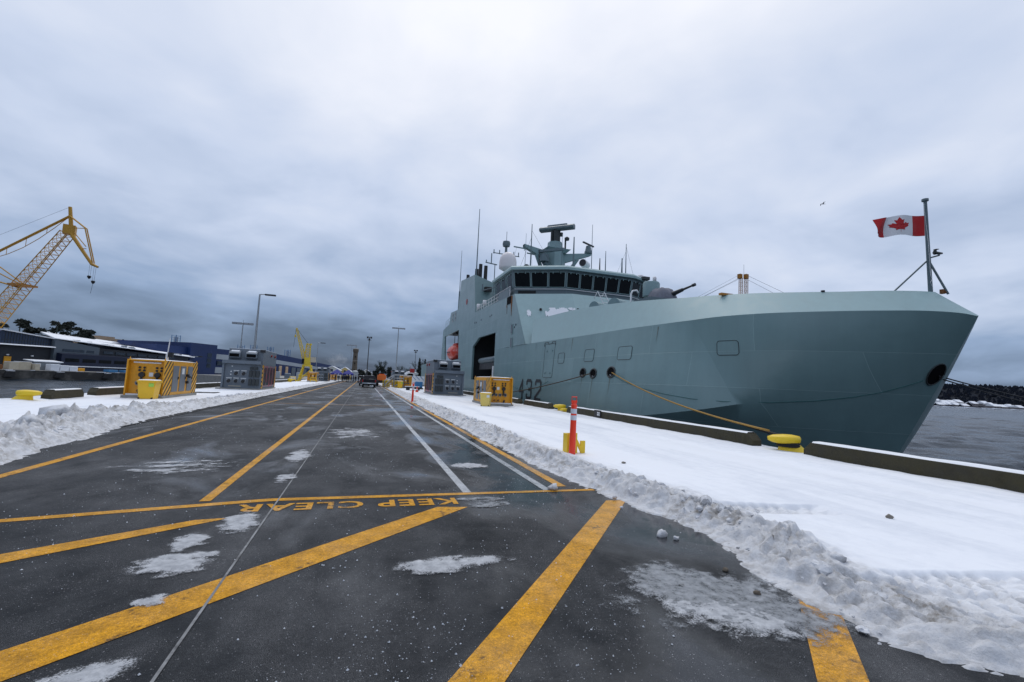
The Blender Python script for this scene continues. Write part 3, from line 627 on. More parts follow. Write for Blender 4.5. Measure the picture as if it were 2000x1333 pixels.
hull = MB(); SUB = 4; CR = 7
for fl in (False, True):
    for a, b in ((0, CR), (CR, 14)):
        k_, m_, w_ = cr(K[a:b + 1], SUB), cr(MM[a:b + 1], SUB), cr(WW[a:b + 1], SUB)
        if a == 0: patch(hull, k_, m_, 5, fl); patch(hull, m_, w_, 6, fl)
        else:      # flared bow: one fair surface from knuckle to keel
            rows = []
            for q in range(13):
                t = q / 12; row = []
                for ii, (A_, M_, W_) in enumerate(zip(k_, m_, w_)):
                    C_ = (M_ - A_ * 0.25 - W_ * 0.25) * 2; fair = A_ * (1 - t) ** 2 + C_ * (2 * t * (1 - t)) + W_ * t * t
                    kink = A_.lerp(M_, t * 2) if t <= 0.5 else M_.lerp(W_, t * 2 - 1); row.append(kink.lerp(fair, min(1.0, ii / (SUB * 2.0))))
                rows.append([mir(p) if fl else tuple(p) for p in row])
            hull.loft(rows)
bv = BVHTree.FromPolygons([Vector(v) for v in hull.v], hull.f)
hull_o = hull.build('hull', HM, SH, smooth=True, ang=40)
# topside plating amidships: one flush wall with two boat bays
HB2 = [(47.6, 1.9), (47.6, 7.1), (55.2, 7.15), (58.4, 6.2), (58.4, 1.9)]
HB1 = [(67.8, 4.9), (68.6, 9.45), (81.4, 9.4), (80.0, 4.9)]
OUT = [(44, -4.2), (113, -4.2), (114, 5.15), (84.0, 5.15), (83.4, 10.8), (77.6, 11.2), (76.3, 13.1), (70, 12.75), (68.8, 17.1), (59.6, 16.1), (58.0, 10.7), (41.45, 10.3), (37.7, 5.17), (44, 5.17)]
def wall(x, th):
    loops = [OUT, HB2[::-1], HB1[::-1]]; flat = [p for l in loops for p in l]
    tris = tessellate_polygon([[Vector((p[0], p[1], 0)) for p in l] for l in loops]); n = len(flat)
    mb = MB(); vs = [(x, p[0], p[1]) for p in flat] + [(x + th, p[0], p[1]) for p in flat]
    fs = [tuple(t) for t in tris] + [tuple(n + i for i in reversed(t)) for t in tris]; o = 0
    for l in loops:
        m = len(l); fs += [(o + k, o + (k + 1) % m, n + o + (k + 1) % m, n + o + k) for k in range(m)]; o += m
    return mb.add(vs, fs)
wall(13.3, 0.25).build('side_plating', HM, SH); wall(2 * CL - 13.3, -0.25).build('side_plating', HM, SH)
MB().bx(13.6, 2 * CL - 13.6, 82, 113.6, 4.6, 5.1).build('flight_deck', M['ship_grey'], SH)
MB().bx(13.4, 2 * CL - 13.4, 113.4, 113.8, -4.2, 5.1).build('stern', HM, SH)
# bulwark: K to R, leaning in, with inner face
bw = MB(); kk = cr(K[2:], SUB); rr = cr(RR[2:], SUB)
for fl in (False, True): patch(bw, kk, rr, 3, fl)
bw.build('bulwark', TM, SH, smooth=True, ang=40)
inn = MB(); cap = MB(); r2 = []
for p in rr:
    d = Vector((CL - p.x, 30 - p.y, 0)).normalized() * 0.16; r2.append(p + d)
dk = [Vector((p.x + (CL - p.x) * 0.02, p.y + 0.35, 5.6)) for p in rr]
for fl in (False, True): patch(inn, r2, dk, 1, fl); patch(cap, rr, r2, 1, fl)
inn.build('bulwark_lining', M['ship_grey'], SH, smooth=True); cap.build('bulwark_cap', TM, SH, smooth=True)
fd = [(p.x, p.y) for p in rr] + [mir(p)[:2] for p in reversed(rr)] + [(2 * CL - 14, 46), (14, 46)]
MB().prism(fd, 'Z', 5.45, 5.58).build('foredeck', M['ship_grey'], SH)
# superstructure front, wheelhouse
def facets(mb, lo, hi): mb.loft([lo, hi])
T = [(13.3, 41.45, 10.3), (18.2, 38.9, 10.38), (25.8, 38.9, 10.38), (2 * CL - 13.3, 41.45, 10.3)]
B = [(13.3, 37.65, 5.17), (17.8, 35.2, 5.3), (26.2, 35.2, 5.3), (2 * CL - 13.3, 37.65, 5.17)]
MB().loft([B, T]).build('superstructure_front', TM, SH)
# upper deck slab and deckhouse core
MB().prism([(13.55, 41.6), (18.2, 39.0), (25.8, 39.0), (2 * CL - 13.55, 41.6), (2 * CL - 13.55, 82), (13.55, 82)], 'Z', 9.75, 10.25).build('upper_deck', M['ship_grey'], SH)
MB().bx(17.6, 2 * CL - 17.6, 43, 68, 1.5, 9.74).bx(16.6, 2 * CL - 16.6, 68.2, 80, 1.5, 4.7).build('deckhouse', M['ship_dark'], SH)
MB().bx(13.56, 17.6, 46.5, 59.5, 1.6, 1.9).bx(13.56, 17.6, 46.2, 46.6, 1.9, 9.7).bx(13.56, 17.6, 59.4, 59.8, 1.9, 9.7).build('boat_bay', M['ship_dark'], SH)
MB().bx(13.56, 30, 60.1, 82, 4.4, 4.85).bx(13.56, 17.0, 60.1, 68.0, 4.86, 9.7).bx(16.8, 29, 68.1, 70.5, 4.86, 9.7).build('lifeboat_deck', M['ship_grey'], SH)
MB().bx(14.2, 15.2, 71, 72.2, 8.9, 9.7).bx(13.8, 14.4, 73.5, 76.5, 9.2, 9.72).bx(15.0, 16.2, 73.0, 76.5, 9.0, 9.7).build('davit', M['ship_dark'], SH)
# wheelhouse: facets leaning out at the top
SB = [(13.85, 49.8), (13.85, 43.3), (18.35, 40.75), (25.65, 40.75), (2 * CL - 13.85, 43.3), (2 * CL - 13.85, 49.8)]
ST = [(13.52, 49.8), (13.52, 43.05), (18.25, 40.42), (25.75, 40.42), (2 * CL - 13.52, 43.05), (2 * CL - 13.52, 49.8)]
ring = lambda P, z: [(p[0], p[1], z) for p in P]
wh = MB(); wh.loft([ring(SB, 10.2), ring(SB, 11.22)]); wh.loft([ring(SB, 11.22), ring(ST, 13.05)])
wh.add(ring([SB[0], SB[5]], 10.2) + ring([ST[5], ST[0]], 13.05), [(0, 1, 2, 3)])
WH = wh.build('wheelhouse', M['ship_grey'], SH)
RO = [(13.25, 50.1), (13.25, 42.85), (18.12, 40.1), (25.88, 40.1), (2 * CL - 13.25, 42.85), (2 * CL - 13.25, 50.1)]
rf = MB(); n = len(RO); RI = [(CL + (p[0] - CL) * 0.985, p[1] + 0.18) for p in RO]
rf.loft([ring(RO, 13.03), ring(RO, 13.27), ring(RI, 13.45)], close=True); rf.add(ring(RI, 13.45), [tuple(range(n))]); rf.add(ring(RO, 13.03), [tuple(range(n))])
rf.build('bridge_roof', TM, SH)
# handrail bar under the windows
hb = MB(); ledge = [(p[0] + (0 if 1 else 0), p[1] - 0.12, 11.16) for p in SB[1:5]]; hb.tube(ledge, 0.035); hb.build('window_rail', M['white'], WH)
def window_row(a, b, cnt, m0=0.10, gap=0.15, zlo=0.08, zhi=0.88, wip=True):
    """windows on the leaning facet from sill points a,b (index pair)"""
    s0, s1 = Vector(ring(SB, 11.22)[a]), Vector(ring(SB, 11.22)[b]); t0, t1 = Vector(ring(ST, 13.05)[a]), Vector(ring(ST, 13.05)[b])
    ln = (s1 - s0).length; wd = (ln - 2 * m0 - gap * (cnt - 1)) / cnt
    nrm = (s1 - s0).cross(t0 - s0).normalized()
    if nrm.dot(Vector((CL, 48, 12)) - s0) > 0: nrm = -nrm
    def P(u, v, off): return s0.lerp(s1, u / ln).lerp(t0.lerp(t1, u / ln), v) + nrm * off
    for i in range(cnt):
        u0 = m0 + i * (wd + gap); u1 = u0 + wd; c = 0.09; cv = 0.045
        q = [(u0 + c, zlo), (u1 - c, zlo), (u1, zlo + cv), (u1, zhi - cv), (u1 - c, zhi), (u0 + c, zhi), (u0, zhi - cv), (u0, zlo + cv)]
        w = MB().add([P(u, v, 0.012) for u, v in q], [tuple(range(8))]).build('bridge_window', M['glass'], WH)
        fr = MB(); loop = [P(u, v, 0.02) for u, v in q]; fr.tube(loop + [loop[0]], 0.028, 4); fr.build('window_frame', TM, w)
        if wip:
            for f in (0.25, 0.72): MB().cyl(P(u0 + wd * f, 0.90, 0.05), P(u0 + wd * f, 0.80, 0.10), 0.04).build('window_washer', M['ship_skylit_trim'], w)
            k = MB(); k.cyl(P(u0 + wd * 0.62, 0.93, 0.06), P(u0 + wd * (0.35 if i % 2 else 0.82), 0.76, 0.10), 0.022); k.build('wiper', M['black'], w)
window_row(1, 2, 3); window_row(2, 3, 5); window_row(3, 4, 3); window_row(0, 1, 3, 0.4, 0.5)
MB().cbox((14.95, 42.58, 10.82), (1.8, 0.06, 0.34), -0.516).build('low_window', M['glass'], WH)
# side deck railing with lockers and ring lifebuoy posts
rl = MB()
for y in np.linspace(43.4, 57.6, 13): rl.cyl((13.42, y, 10.25), (13.42, y, 11.42), 0.035)
for z in (10.65, 11.03, 11.42): rl.cyl((13.42, 43.4, z), (13.42, 57.6, z), 0.03)
rl.build('deck_railing', M['white'], SH)
MB().bx(13.36, 13.44, 43.5, 47.4, 10.3, 11.3).build('railing_screen', M['ship_grey'], SH)
for y in (53.2, 56.3): MB().lathe([(0.0, -0.3), (0.22, -0.3), (0.24, 0), (0.22, 0.3), (0.0, 0.3)], 10, (13.3, y, 11.25)).build('raft_canister', M['white'], SH, smooth=True)
# funnel casing on the flush wall, with exhaust pipes
fc = MB(); prof = [(58.0, 10.26), (59.6, 16.08), (68.8, 17.08), (70.0, 10.26)]
fc.add([(13.54, y, z) for y, z in prof] + [(16.3, y, z - (0.9 if z > 12 else 0)) for y, z in prof], [(0, 1, 2, 3), (7, 6, 5, 4), (0, 4, 5, 1), (1, 5, 6, 2), (2, 6, 7, 3)])
F1 = fc.build('funnel', HM, SH)
for (x, y, z) in ((14.3, 60.6, 17.9), (15.0, 60.4, 17.7), (14.2, 62.4, 17.6), (14.1, 67.8, 17.9)):
    MB().cyl((x, y, 15.0), (x, y - 0.1, z), 0.27, 0.25, 12).build('exhaust_pipe', M['black'], F1, smooth=True, ang=40)
MB().cbox((15.0, 58.6, 14.05), (0.95, 0.7, 0.6)).build('floodlight', M['black'], F1)
lad = MB()
for x in (15.75, 16.15): lad.cyl((x, 58.2, 10.3), (x, 58.55, 13.6), 0.03)
for z in np.arange(10.6, 13.5, 0.35): lad.cyl((15.75, 58.2 + (z - 10.3) * 0.1, z), (16.15, 58.2 + (z - 10.3) * 0.1, z), 0.02)
lad.build('ladder', M['ship_grey'], F1)
MB().cyl((13.26, 63.7, 13.0), (13.30, 63.7, 13.0), 0.42, n=16).build('funnel_badge', M['red_paint'], F1)
MB().bx(13.54, 18.5, 70.05, 76.2, 10.26, 12.7).build('after_deckhouse', HM, SH)
for y in (71.6, 73.9):
    for z in (11.6, 12.35): 
        w = MB().bx(13.27, 13.3, y, y + 0.62, z - 0.3, z + 0.3).build('side_window', M['glass'], SH); 
        fr = MB().tube([(13.26, y, z - .3), (13.26, y + .62, z - .3), (13.26, y + .62, z + .3), (13.26, y, z + .3), (13.26, y, z - .3)], 0.03, 4).build('window_frame', M['white'], w)
MB().cyl((13.45, 77.6, 11.3), (13.45, 77.6, 12.4), 0.03).cyl((13.45, 79.6, 11.2), (13.45, 79.6, 12.3), 0.03).cyl((13.45, 81.8, 11.1), (13.45, 81.8, 12.2), 0.03).cyl((13.45, 77.6, 12.4), (13.45, 81.8, 12.2), 0.03).cyl((13.45, 77.6, 11.9), (13.45, 81.8, 11.7), 0.03).build('deck_railing', M['ship_skylit_trim'], SH)
MB().bx(14.0, 15.4, 76.4, 77.4, 11.0, 12.8).bx(13.8, 14.4, 77.2, 77.9, 11.6, 13.2).build('winch', M['black'], SH)
for z0, z1 in ((6.42, 7.34), (5.1, 6.02)):
    v = MB().bx(13.26, 13.3, 41.55, 41.95, z0, z1).build('side_vent', M['cover'], SH)
    MB().tube([(13.25, 41.5, z0), (13.25, 42.0, z0), (13.25, 42.0, z1), (13.25, 41.5, z1), (13.25, 41.5, z0)], 0.03, 4).build('vent_frame', M['ship_skylit_trim'], v)
for y, z in ((49.6, 9.25), (50.3, 9.2), (57.9, 9.3), (57.1, 9.25), (40.6, 7.2), (41.0, 7.0), (54.5, 9.3)):
    MB().cyl((13.27, y, z), (13.3, y, z), 0.11, n=10).build('porthole', M['glass'], SH)
# corner fairlead with rust
cf = MB().bx(13.24, 13.3, 42.4, 43.7, 9.55, 10.28).build('corner_fairlead', M['hole'], SH)
MB().prism([(42.0, 10.22), (42.4, 10.28), (42.45, 9.4), (42.2, 8.2), (42.1, 9.3)], 'X', 13.275, 13.297).build('rust_streak', M['rust'], cf)
MB().prism([(43.72, 9.8), (43.95, 9.4), (43.75, 9.2), (43.7, 8.6)], 'X', 13.275, 13.297).build('rust_streak', M['rust'], cf)
# wind-blown snow stuck to the superstructure front
def frontp(u, v, off=0.02):
    p = (Vector(B[1]) * (1 - u) + Vector(B[2]) * u).lerp(Vector(T[1]) * (1 - u) + Vector(T[2]) * u, v); return p + Vector((0, -0.78, 0.62)) * off
def stuck(u0, u1, v0, v1, seed, a, bq):
    nx, ny = 44, 20; V = []; F = []; ix = {}
    def P(i, j):
        u = u0 + (u1 - u0) * i / nx; v = v0 + (v1 - v0) * j / ny
        p = Vector(B[a]).lerp(Vector(B[bq]), u).lerp(Vector(T[a]).lerp(Vector(T[bq]), u), v); return p + Vector((-0.1, -0.75, 0.6)) * 0.03
    for i in range(nx):
        for j in range(ny):
            uu, vv = (i / nx - 0.5) * 2, (j / ny - 0.5) * 2
            if 1 - uu * uu - vv * vv + 1.0 * fbm(uu * 2, vv, 1.4, seed, 4) > 0.1:
                q = []
                for (a1, b1) in ((i, j), (i + 1, j), (i + 1, j + 1), (i, j + 1)):
                    if (a1, b1) not in ix: ix[(a1, b1)] = len(V); V.append(P(a1, b1))
                    q.append(ix[(a1, b1)])
                F.append(q)
    return MB().add(V, F)
stuck(0.46, 0.96, 0.44, 0.70, 5, 0, 1).build('stuck_snow', M['snow'], SH); stuck(0.92, 1.0, 0.46, 0.7, 9, 0, 1).build('stuck_snow', M['snow'], SH); stuck(0.14, 0.22, 0.52, 0.66, 14, 0, 1).build('stuck_snow', M['snow'], SH)
for (u, v, a) in ((0.40, 0.66, 0), (0.03, 0.66, 1)):
    p = Vector(B[a]).lerp(Vector(B[a + 1]), u).lerp(Vector(T[a]).lerp(Vector(T[a + 1]), u), v) + Vector((-0.05, -0.1, 0.05)); MB().cyl(p, p + Vector((0, 0.08, -0.05)), 0.13, n=10).build('porthole', M['glass'], SH)

# ---- marks and fittings on the hull plating (put on the surface where it stands)
def onhull(y, z, off=0.02):
    h = bv.ray_cast(Vector((5, y, z)), Vector((1, 0, 0)))
    if h[0] is None: return Vector((13.3 - off, y, z))
    return h[0] - Vector((1, 0, 0)) * off
def rrect(y0, y1, z0, z1, r, n=4):
    pts = []
    for cy, cz, a0 in ((y1 - r, z1 - r, 0), (y0 + r, z1 - r, 90), (y0 + r, z0 + r, 180), (y1 - r, z0 + r, 270)):
        for k in range(n + 1): a = R(a0 + 90 * k / n); pts.append((cy + r * math.cos(a), cz + r * math.sin(a)))
    return pts
def hatch(y0, y1, z0, z1, r, name='shell_door'):
    pts = rrect(y0, y1, z0, z1, r); m = MB(); n = len(pts)
    c = onhull((y0 + y1) / 2, (z0 + z1) / 2, 0.012); vs = [onhull(y, z, 0.012) for y, z in pts]
    d = MB().add([c] + vs, [(0, 1 + k, 1 + (k + 1) % n) for k in range(n)]).build(name, HM, SH)
    g = MB(); loop = [onhull(y, z, 0.012) for y, z in pts]; g.tube(loop + [loop[0]], 0.016, 5); g.build('seal', M['line_dark'], d); return d
hatch(30.2, 31.15, 3.3, 4.05, 0.14); hatch(26.2, 27.35, 3.33, 4.12, 0.14); hatch(22.35, 23.6, 3.33, 4.1, 0.14); hatch(16.35, 17.25, 3.42, 4.08, 0.12)
dd = hatch(31.9, 33.6, 2.24, 4.87, 0.14)
br = MB(); 
for (y, z) in ((33.6, 4.9), (33.2, 5.0), (32.4, 5.0), (32.0, 4.9)): pass
br.tube([onhull(33.75, 4.7), onhull(33.7, 5.0), onhull(33.1, 5.0), onhull(33.05, 4.85), onhull(32.5, 4.85), onhull(32.45, 5.0), onhull(31.9, 5.0), onhull(31.85, 4.75)], 0.02, 4); br.build('hinge', M['line_dark'], dd)
for (y, z) in ((33.2, 4.3), (32.3, 4.3), (33.2, 2.6), (32.3, 2.6)): 
    p = onhull(y, z); MB().cyl(p - Vector((0.03, 0, 0)), p, 0.07, n=8).build('dog', HM, dd)
def fairlead(y, z, ry, rz):
    m = MB(); n = 20; c = onhull(y, z, 0.02); vs = [onhull(y + ry * math.cos(2 * PI * k / n), z + rz * math.sin(2 * PI * k / n), 0.02) for k in range(n)]
    d = MB().add([c] + vs, [(0, 1 + k, 1 + (k + 1) % n) for k in range(n)]).build('fairlead', M['hole'], SH)
    g = MB(); g.tube(vs + [vs[0]], 0.05, 6); g.build('rim', M['ship_dark'], d, smooth=True)
    p = onhull(y, z, 0.03); MB().cyl(p + Vector((0, -0.08, -0.20)), p + Vector((0, 0.10, -0.16)), 0.035).build('roller', M['switch_light'], d)
for y, z1, ln, wd in ((26.0, 2.25, 1.5, 0.05), (24.05, 2.3, 1.1, 0.06), (27.3, 2.3, 0.8, 0.04), (32.9, 2.2, 0.6, 0.05), (20.6, 5.05, 0.9, 0.04), (29.3, 5.05, 1.2, 0.05), (35.4, 5.05, 0.7, 0.04)):
    MB().add([onhull(y - wd, z1, 0.008), onhull(y + wd, z1, 0.008), onhull(y + wd * 0.5, z1 - ln * 0.6, 0.008), onhull(y + wd * 0.2, z1 - ln, 0.008), onhull(y - wd * 0.4, z1 - ln * 0.5, 0.008)], [(0, 1, 2, 3, 4)]).build('stain_streak', M['stain'], SH)
fairlead(27.25, 2.58, 0.34, 0.29); fairlead(25.95, 2.53, 0.36, 0.29); fairlead(24.0, 2.60, 0.38, 0.31)
# hawse at the stem
n = 24; cen = (21.66, 2.80); vs = []
def onstem(x, z, off=0.03):
    h = bv.ray_cast(Vector((x, 0, z)), Vector((0, 1, 0))); return (h[0] if h[0] is not None else Vector((x, 13, z))) - Vector((0.3, 1, 0)).normalized() * off
for k in range(n): vs.append(onstem(cen[0] + 0.27 * math.cos(2 * PI * k / n), cen[1] + 0.42 * math.sin(2 * PI * k / n)))
hz = MB().add([onstem(*cen)] + vs, [(0, 1 + k, 1 + (k + 1) % n) for k in range(n)]).build('hawse', M['hole'], SH)
MB().tube(vs + [vs[0]], 0.025, 6).build('rim', M['ship_dark'], hz, smooth=True)
# pendant number, drawn as strokes on the plating
def stroke(m, pts, wd):
    for (y0, z0), (y1, z1) in zip(pts[:-1], pts[1:]):
        d = Vector((y1 - y0, z1 - z0, 0)).normalized(); px, pz = -d.y * wd / 2, d.x * wd / 2; ex, ez = d.x * wd / 2.6, d.y * wd / 2.6
        q = [(y0 - ex + px, z0 - ez + pz), (y1 + ex + px, z1 + ez + pz), (y1 + ex - px, z1 + ez - pz), (y0 - ex - px, z0 - ez - pz)]
        m.add([onhull(y, z, 0.03) for y, z in q], [(0, 1, 2, 3)])
def digit(pts, y0, wd=1.25, ht=1.50, z0=0.46):
    m = MB(); stroke(m, [(y0 - p[0] * wd, z0 + p[1] * ht) for p in pts], 0.25); m.build('hull_number', M['black'], SH)
digit([(0.62, 0.0), (0.62, 1.0), (0.0, 0.38), (0.82, 0.38)], 38.75)
digit([(0.0, 0.82), (0.0, 0.92), (0.12, 1.0), (0.7, 1.0), (0.85, 0.90), (0.85, 0.60), (0.68, 0.52), (0.4, 0.52), (0.68, 0.52), (0.85, 0.44), (0.85, 0.12), (0.7, 0.02), (0.12, 0.02), (0.0, 0.1), (0.0, 0.2)], 36.85)
digit([(0.0, 0.82), (0.0, 0.92), (0.12, 1.0), (0.7, 1.0), (0.85, 0.90), (0.85, 0.56), (0.0, 0.10), (0.0, 0.0), (0.88, 0.0)], 34.85)

slack = []
for y, z in ((23.7, 2.40), (22.6, 2.05), (21.2, 1.75), (19.6, 1.5), (18.0, 1.34), (16.8, 1.30), (15.6, 1.36), (14.6, 1.52), (13.8, 1.75), (13.2, 2.0), (12.7, 2.3), (12.35, 2.55)):
    slack.append(onhull(y, z, 0.035))
tag(MB().tube(slack, 0.012, 6).build('messenger_line', M['rope_green'], smooth=True), 'thin slack green line hanging along the dark bow', 'rope')
# ---- mast, radars, aerials
ms = MB()
def ngon(c, r, n=8, ph=0.39): return [(c[0] + r * math.cos(ph + 2 * PI * k / n), c[1] + r * math.sin(ph + 2 * PI * k / n), c[2]) for k in range(n)]
mx, my = 22.3, 53.3
ms.loft([ngon((mx, my, 13.6), 2.1), ngon((mx, my, 15.0), 1.55), ngon((mx, my, 18.6), 1.25), ngon((mx, my, 19.2), 1.0), ngon((mx, my, 20.0), 0.95)], close=True)
ms.add(ngon((mx, my, 20.0), 0.95), [tuple(range(8))])
MAST = ms.build('mast', M['ship'], SH, smooth=True, ang=25)
a = MB()
for s in (-1, 1):
    a.loft([[(mx + s * 0.6, my - 0.5, 18.5), (mx + s * 0.6, my - 0.5, 17.2), (mx + s * 0.6, my + 0.5, 17.2), (mx + s * 0.6, my + 0.5, 18.5)], [(mx + s * 4.6, my - 1.25, 18.9), (mx + s * 4.6, my - 1.25, 18.6), (mx + s * 4.6, my - 0.65, 18.6), (mx + s * 4.6, my - 0.65, 18.9)]], close=True)
    a.cyl((mx + s * 2.9, my - 0.8, 18.0), (mx + s * 1.3, my, 15.4), 0.2, 0.3)
a.build('mast_arm', M['ship'], MAST)
y_ = MB()
for z, ln in ((18.6, 5.4), (18.0, 3.6)): y_.cyl((mx - ln, my + 0.6, z + 0.35), (mx - 0.5, my + 0.2, z), 0.09); 
y_.cyl((mx + 0.5, my + 0.2, 16.2), (mx + 4.2, my + 1.4, 15.4), 0.09)
for k in range(1, 5): y_.cyl((mx - k * 1.0, my + 0.55, 18.35 + k * 0.06), (mx - k * 1.0 + 0.2, my + 0.55, 18.7 + k * 0.06), 0.04)
y_.build('yardarm', M['ship'], MAST)
p_ = MB(); 
p_.loft([[(mx - 1.5, my - 1.3, 19.0), (mx + 1.7, my - 1.3, 19.0), (mx + 1.8, my + 1.3, 19.0), (mx - 1.6, my + 1.3, 19.0)], [(mx - 0.9, my - 0.9, 18.5), (mx + 1.2, my - 0.9, 18.5), (mx + 1.2, my + 0.9, 18.5), (mx - 0.9, my + 0.9, 18.5)]], close=True); p_.add([(mx - 1.5, my - 1.3, 19.0), (mx + 1.7, my - 1.3, 19.0), (mx + 1.8, my + 1.3, 19.0), (mx - 1.6, my + 1.3, 19.0)], [(0, 1, 2, 3)])
p_.build('mast_platform', M['ship'], MAST)
g = MB().bx(mx - 0.35, mx + 0.5, my - 0.45, my + 0.45, 20.0, 21.6).cyl((mx - 0.5, my, 20.0), (mx - 0.5, my, 21.5), 0.16).cyl((mx + 0.7, my - 0.3, 20.9), (mx + 0.7, my - 0.3, 21.35), 0.22).cyl((mx + 1.0, my - 1.0, 19.0), (mx + 1.0, my - 1.0, 20.3), 0.12)
g.lathe([(0, -0.3), (0.3, -0.2), (0.32, 0.1), (0, 0.3)], 10, (mx + 1.15, my - 1.1, 20.4)); g.build('radar_gearbox', M['ship_dark'], MAST)
rdir = Vector((0.72, -0.69, 0)); rn = Vector((0.69, 0.72, 0)); rc = Vector((mx + 0.1, my - 0.2, 21.95))
ra = MB()
sec = [(-0.42, -0.18), (-0.22, -0.34), (0.36, -0.34), (0.42, -0.05), (0.36, 0.22), (-0.1, 0.28), (-0.42, 0.05)]
ra.loft([[rc + rdir * s + rn * q[0] + Vector((0, 0, q[1])) for q in sec] for s in (-2.35, 2.35)], close=True)
ra.add([rc + rdir * -2.35 + rn * q[0] + Vector((0, 0, q[1])) for q in sec], [tuple(range(7))]); ra.add([rc + rdir * 2.35 + rn * q[0] + Vector((0, 0, q[1])) for q in sec], [tuple(range(7))])
RAD = ra.build('search_radar', M['ship_grey'], MAST)
MB().add([rc + rdir * a_ + rn * b_ + Vector((0, 0, c_)) for a_, b_, c_ in ((-1.4, 0.0, 0.28), (1.4, 0.0, 0.28), (1.4, 0.3, 0.25), (-1.4, 0.3, 0.25), (-1.3, 0.05, 0.52), (1.3, 0.05, 0.52), (1.3, 0.25, 0.52), (-1.3, 0.25, 0.52))], [(0, 1, 5, 4), (1, 2, 6, 5), (2, 3, 7, 6), (3, 0, 4, 7), (4, 5, 6, 7)]).build('array_back', M['ship_grey'], RAD)
# navigation radars
nr = MB().lathe([(0.0, 18.9), (0.5, 18.9), (0.5, 19.15), (0.42, 19.3), (0.3, 19.9), (0, 19.95)], 10, (mx + 4.3, my - 0.95, 0)); NR = nr.build('navigation_radar', M['ship_grey'], MAST, smooth=True, ang=40)
MB().add([Vector((mx + 4.3, my - 0.95, 20.05)) + Vector((0.86, 0.5, -0.0)) * (1.25 * s) + Vector((-0.5, 0.86, 0)) * (0.1 * q) + Vector((0, 0, w_)) for s in (-1, 1) for q in (-1, 1) for w_ in (0, 0.16)], [(0, 1, 3, 2), (4, 6, 7, 5), (0, 4, 5, 1), (2, 3, 7, 6), (1, 5, 7, 3), (0, 2, 6, 4)]).build('scanner', M['ship_dark'], NR)
nr = MB().lathe([(0.0, 17.0), (0.6, 17.0), (0.55, 17.9), (0, 18.0)], 10, (mx - 1.9, my - 1.2, 0)).cyl((mx - 0.6, my - 0.4, 16.0), (mx - 1.9, my - 1.2, 17.0), 0.35); NR = nr.build('navigation_radar', M['ship_grey'], MAST)
MB().add([Vector((mx - 1.6, my - 1.6, 18.2)) + Vector((0.72, -0.69, 0)) * (2.1 * s) + Vector((0.69, 0.72, 0)) * (0.18 * q) + Vector((0, 0, w_)) for s in (-1, 1) for q in (-1, 1) for w_ in (0, 0.3)], [(0, 1, 3, 2), (4, 6, 7, 5), (0, 4, 5, 1), (2, 3, 7, 6), (1, 5, 7, 3), (0, 2, 6, 4)]).build('scanner', M['ship_grey'], NR)
# satellite dome
dm = MB().lathe([(0.02, 14.35), (0.55, 14.6), (1.0, 14.85), (1.02, 15.0), (1.0, 15.7), (0.92, 16.1), (0.7, 16.5), (0.38, 16.74), (0.02, 16.8)], 24, (14.9, 49.5, -0.05)); DM = dm.build('satellite_dome', M['radome'], SH, smooth=True)
MB().cyl((14.9, 49.5, 13.7), (14.9, 49.5, 14.6), 0.25).build('pedestal', M['ship_grey'], DM)
dm = MB().cyl((15.2, 51.5, 13.7), (15.2, 51.5, 18.0), 0.16).lathe([(0, 18.0), (0.42, 18.05), (0.48, 18.35), (0.42, 18.65), (0, 18.75)], 12, (15.2, 51.5, 0)).cyl((15.2, 51.5, 18.6), (15.2, 51.5, 19.9), 0.03).cyl((13.6, 51.5, 17.1), (16.9, 51.5, 17.0), 0.06)
for x in (13.7, 14.4, 16.2, 16.8): dm.cyl((x, 51.5, 17.0), (x, 51.5, 17.5), 0.06)
dm.build('sensor_pole', M['ship_grey'], SH, smooth=True, ang=40)
sd = MB().cyl((13.55, 50.2, 12.0), (13.55, 50.2, 15.3), 0.05).cyl((12.4, 50.2, 15.45), (13.8, 50.2, 15.3), 0.07).cyl((13.1, 50.2, 15.4), (13.1, 50.2, 16.6), 0.06).cyl((12.5, 50.2, 15.4), (12.5, 50.2, 15.75), 0.06).build('sensor_pole', M['ship_grey'], SH)
sd = MB().cyl((13.5, 55.5, 13.2), (14.2, 50.9, 12.9), 0.05).cyl((13.5, 55.5, 13.1), (13.5, 55.5, 14.0), 0.09).build('sensor_pole', M['ship_grey'], SH)
for (x, y) in ((16.6, 47.3), (21.2, 42.6)):
    e_ = MB().cyl((x - 0.3, y - 0.3, 14.55), (x + 0.5, y + 0.4, 14.5), 0.42, n=14).cyl((x, y, 13.4), (x, y, 14.4), 0.2); E_ = e_.build('searchlight', M['white'], SH, smooth=True, ang=40)
    MB().cyl((x - 0.36, y - 0.36, 14.55), (x - 0.31, y - 0.31, 14.55), 0.36, n=14).build('lens', M['black'], E_)
def aerial(x, y, top, r=0.04, base=13.4, mat='ship_grey', bot=0.12, blen=0.8, lean=(0, 0)):
    m = MB().cyl((x, y, base), (x, y, base + blen), bot, bot * 0.8).cyl((x, y, base + blen), (x + lean[0], y + lean[1], top), r, r * 0.45); m.build('aerial', M[mat], SH)
aerial(16.5, 46.2, 19.3, 0.09, blen=0.3); aerial(16.1, 46.9, 18.4, 0.035); aerial(17.6, 46.5, 16.6, 0.09, mat='black', blen=0.3); aerial(20.1, 46.0, 18.6, 0.045); aerial(20.9, 44.6, 18.0, 0.13, bot=0.14, blen=0.3)
aerial(22.8, 44.0, 19.5, 0.05, blen=0.4); aerial(23.6, 43.6, 15.7, 0.1, mat='black', blen=0.3); aerial(24.3, 43.6, 16.6, 0.07, bot=0.22, blen=0.4); aerial(26.6, 44.0, 16.2, 0.12, bot=0.25, blen=0.4); aerial(27.4, 44.5, 18.1, 0.07, blen=0.4)
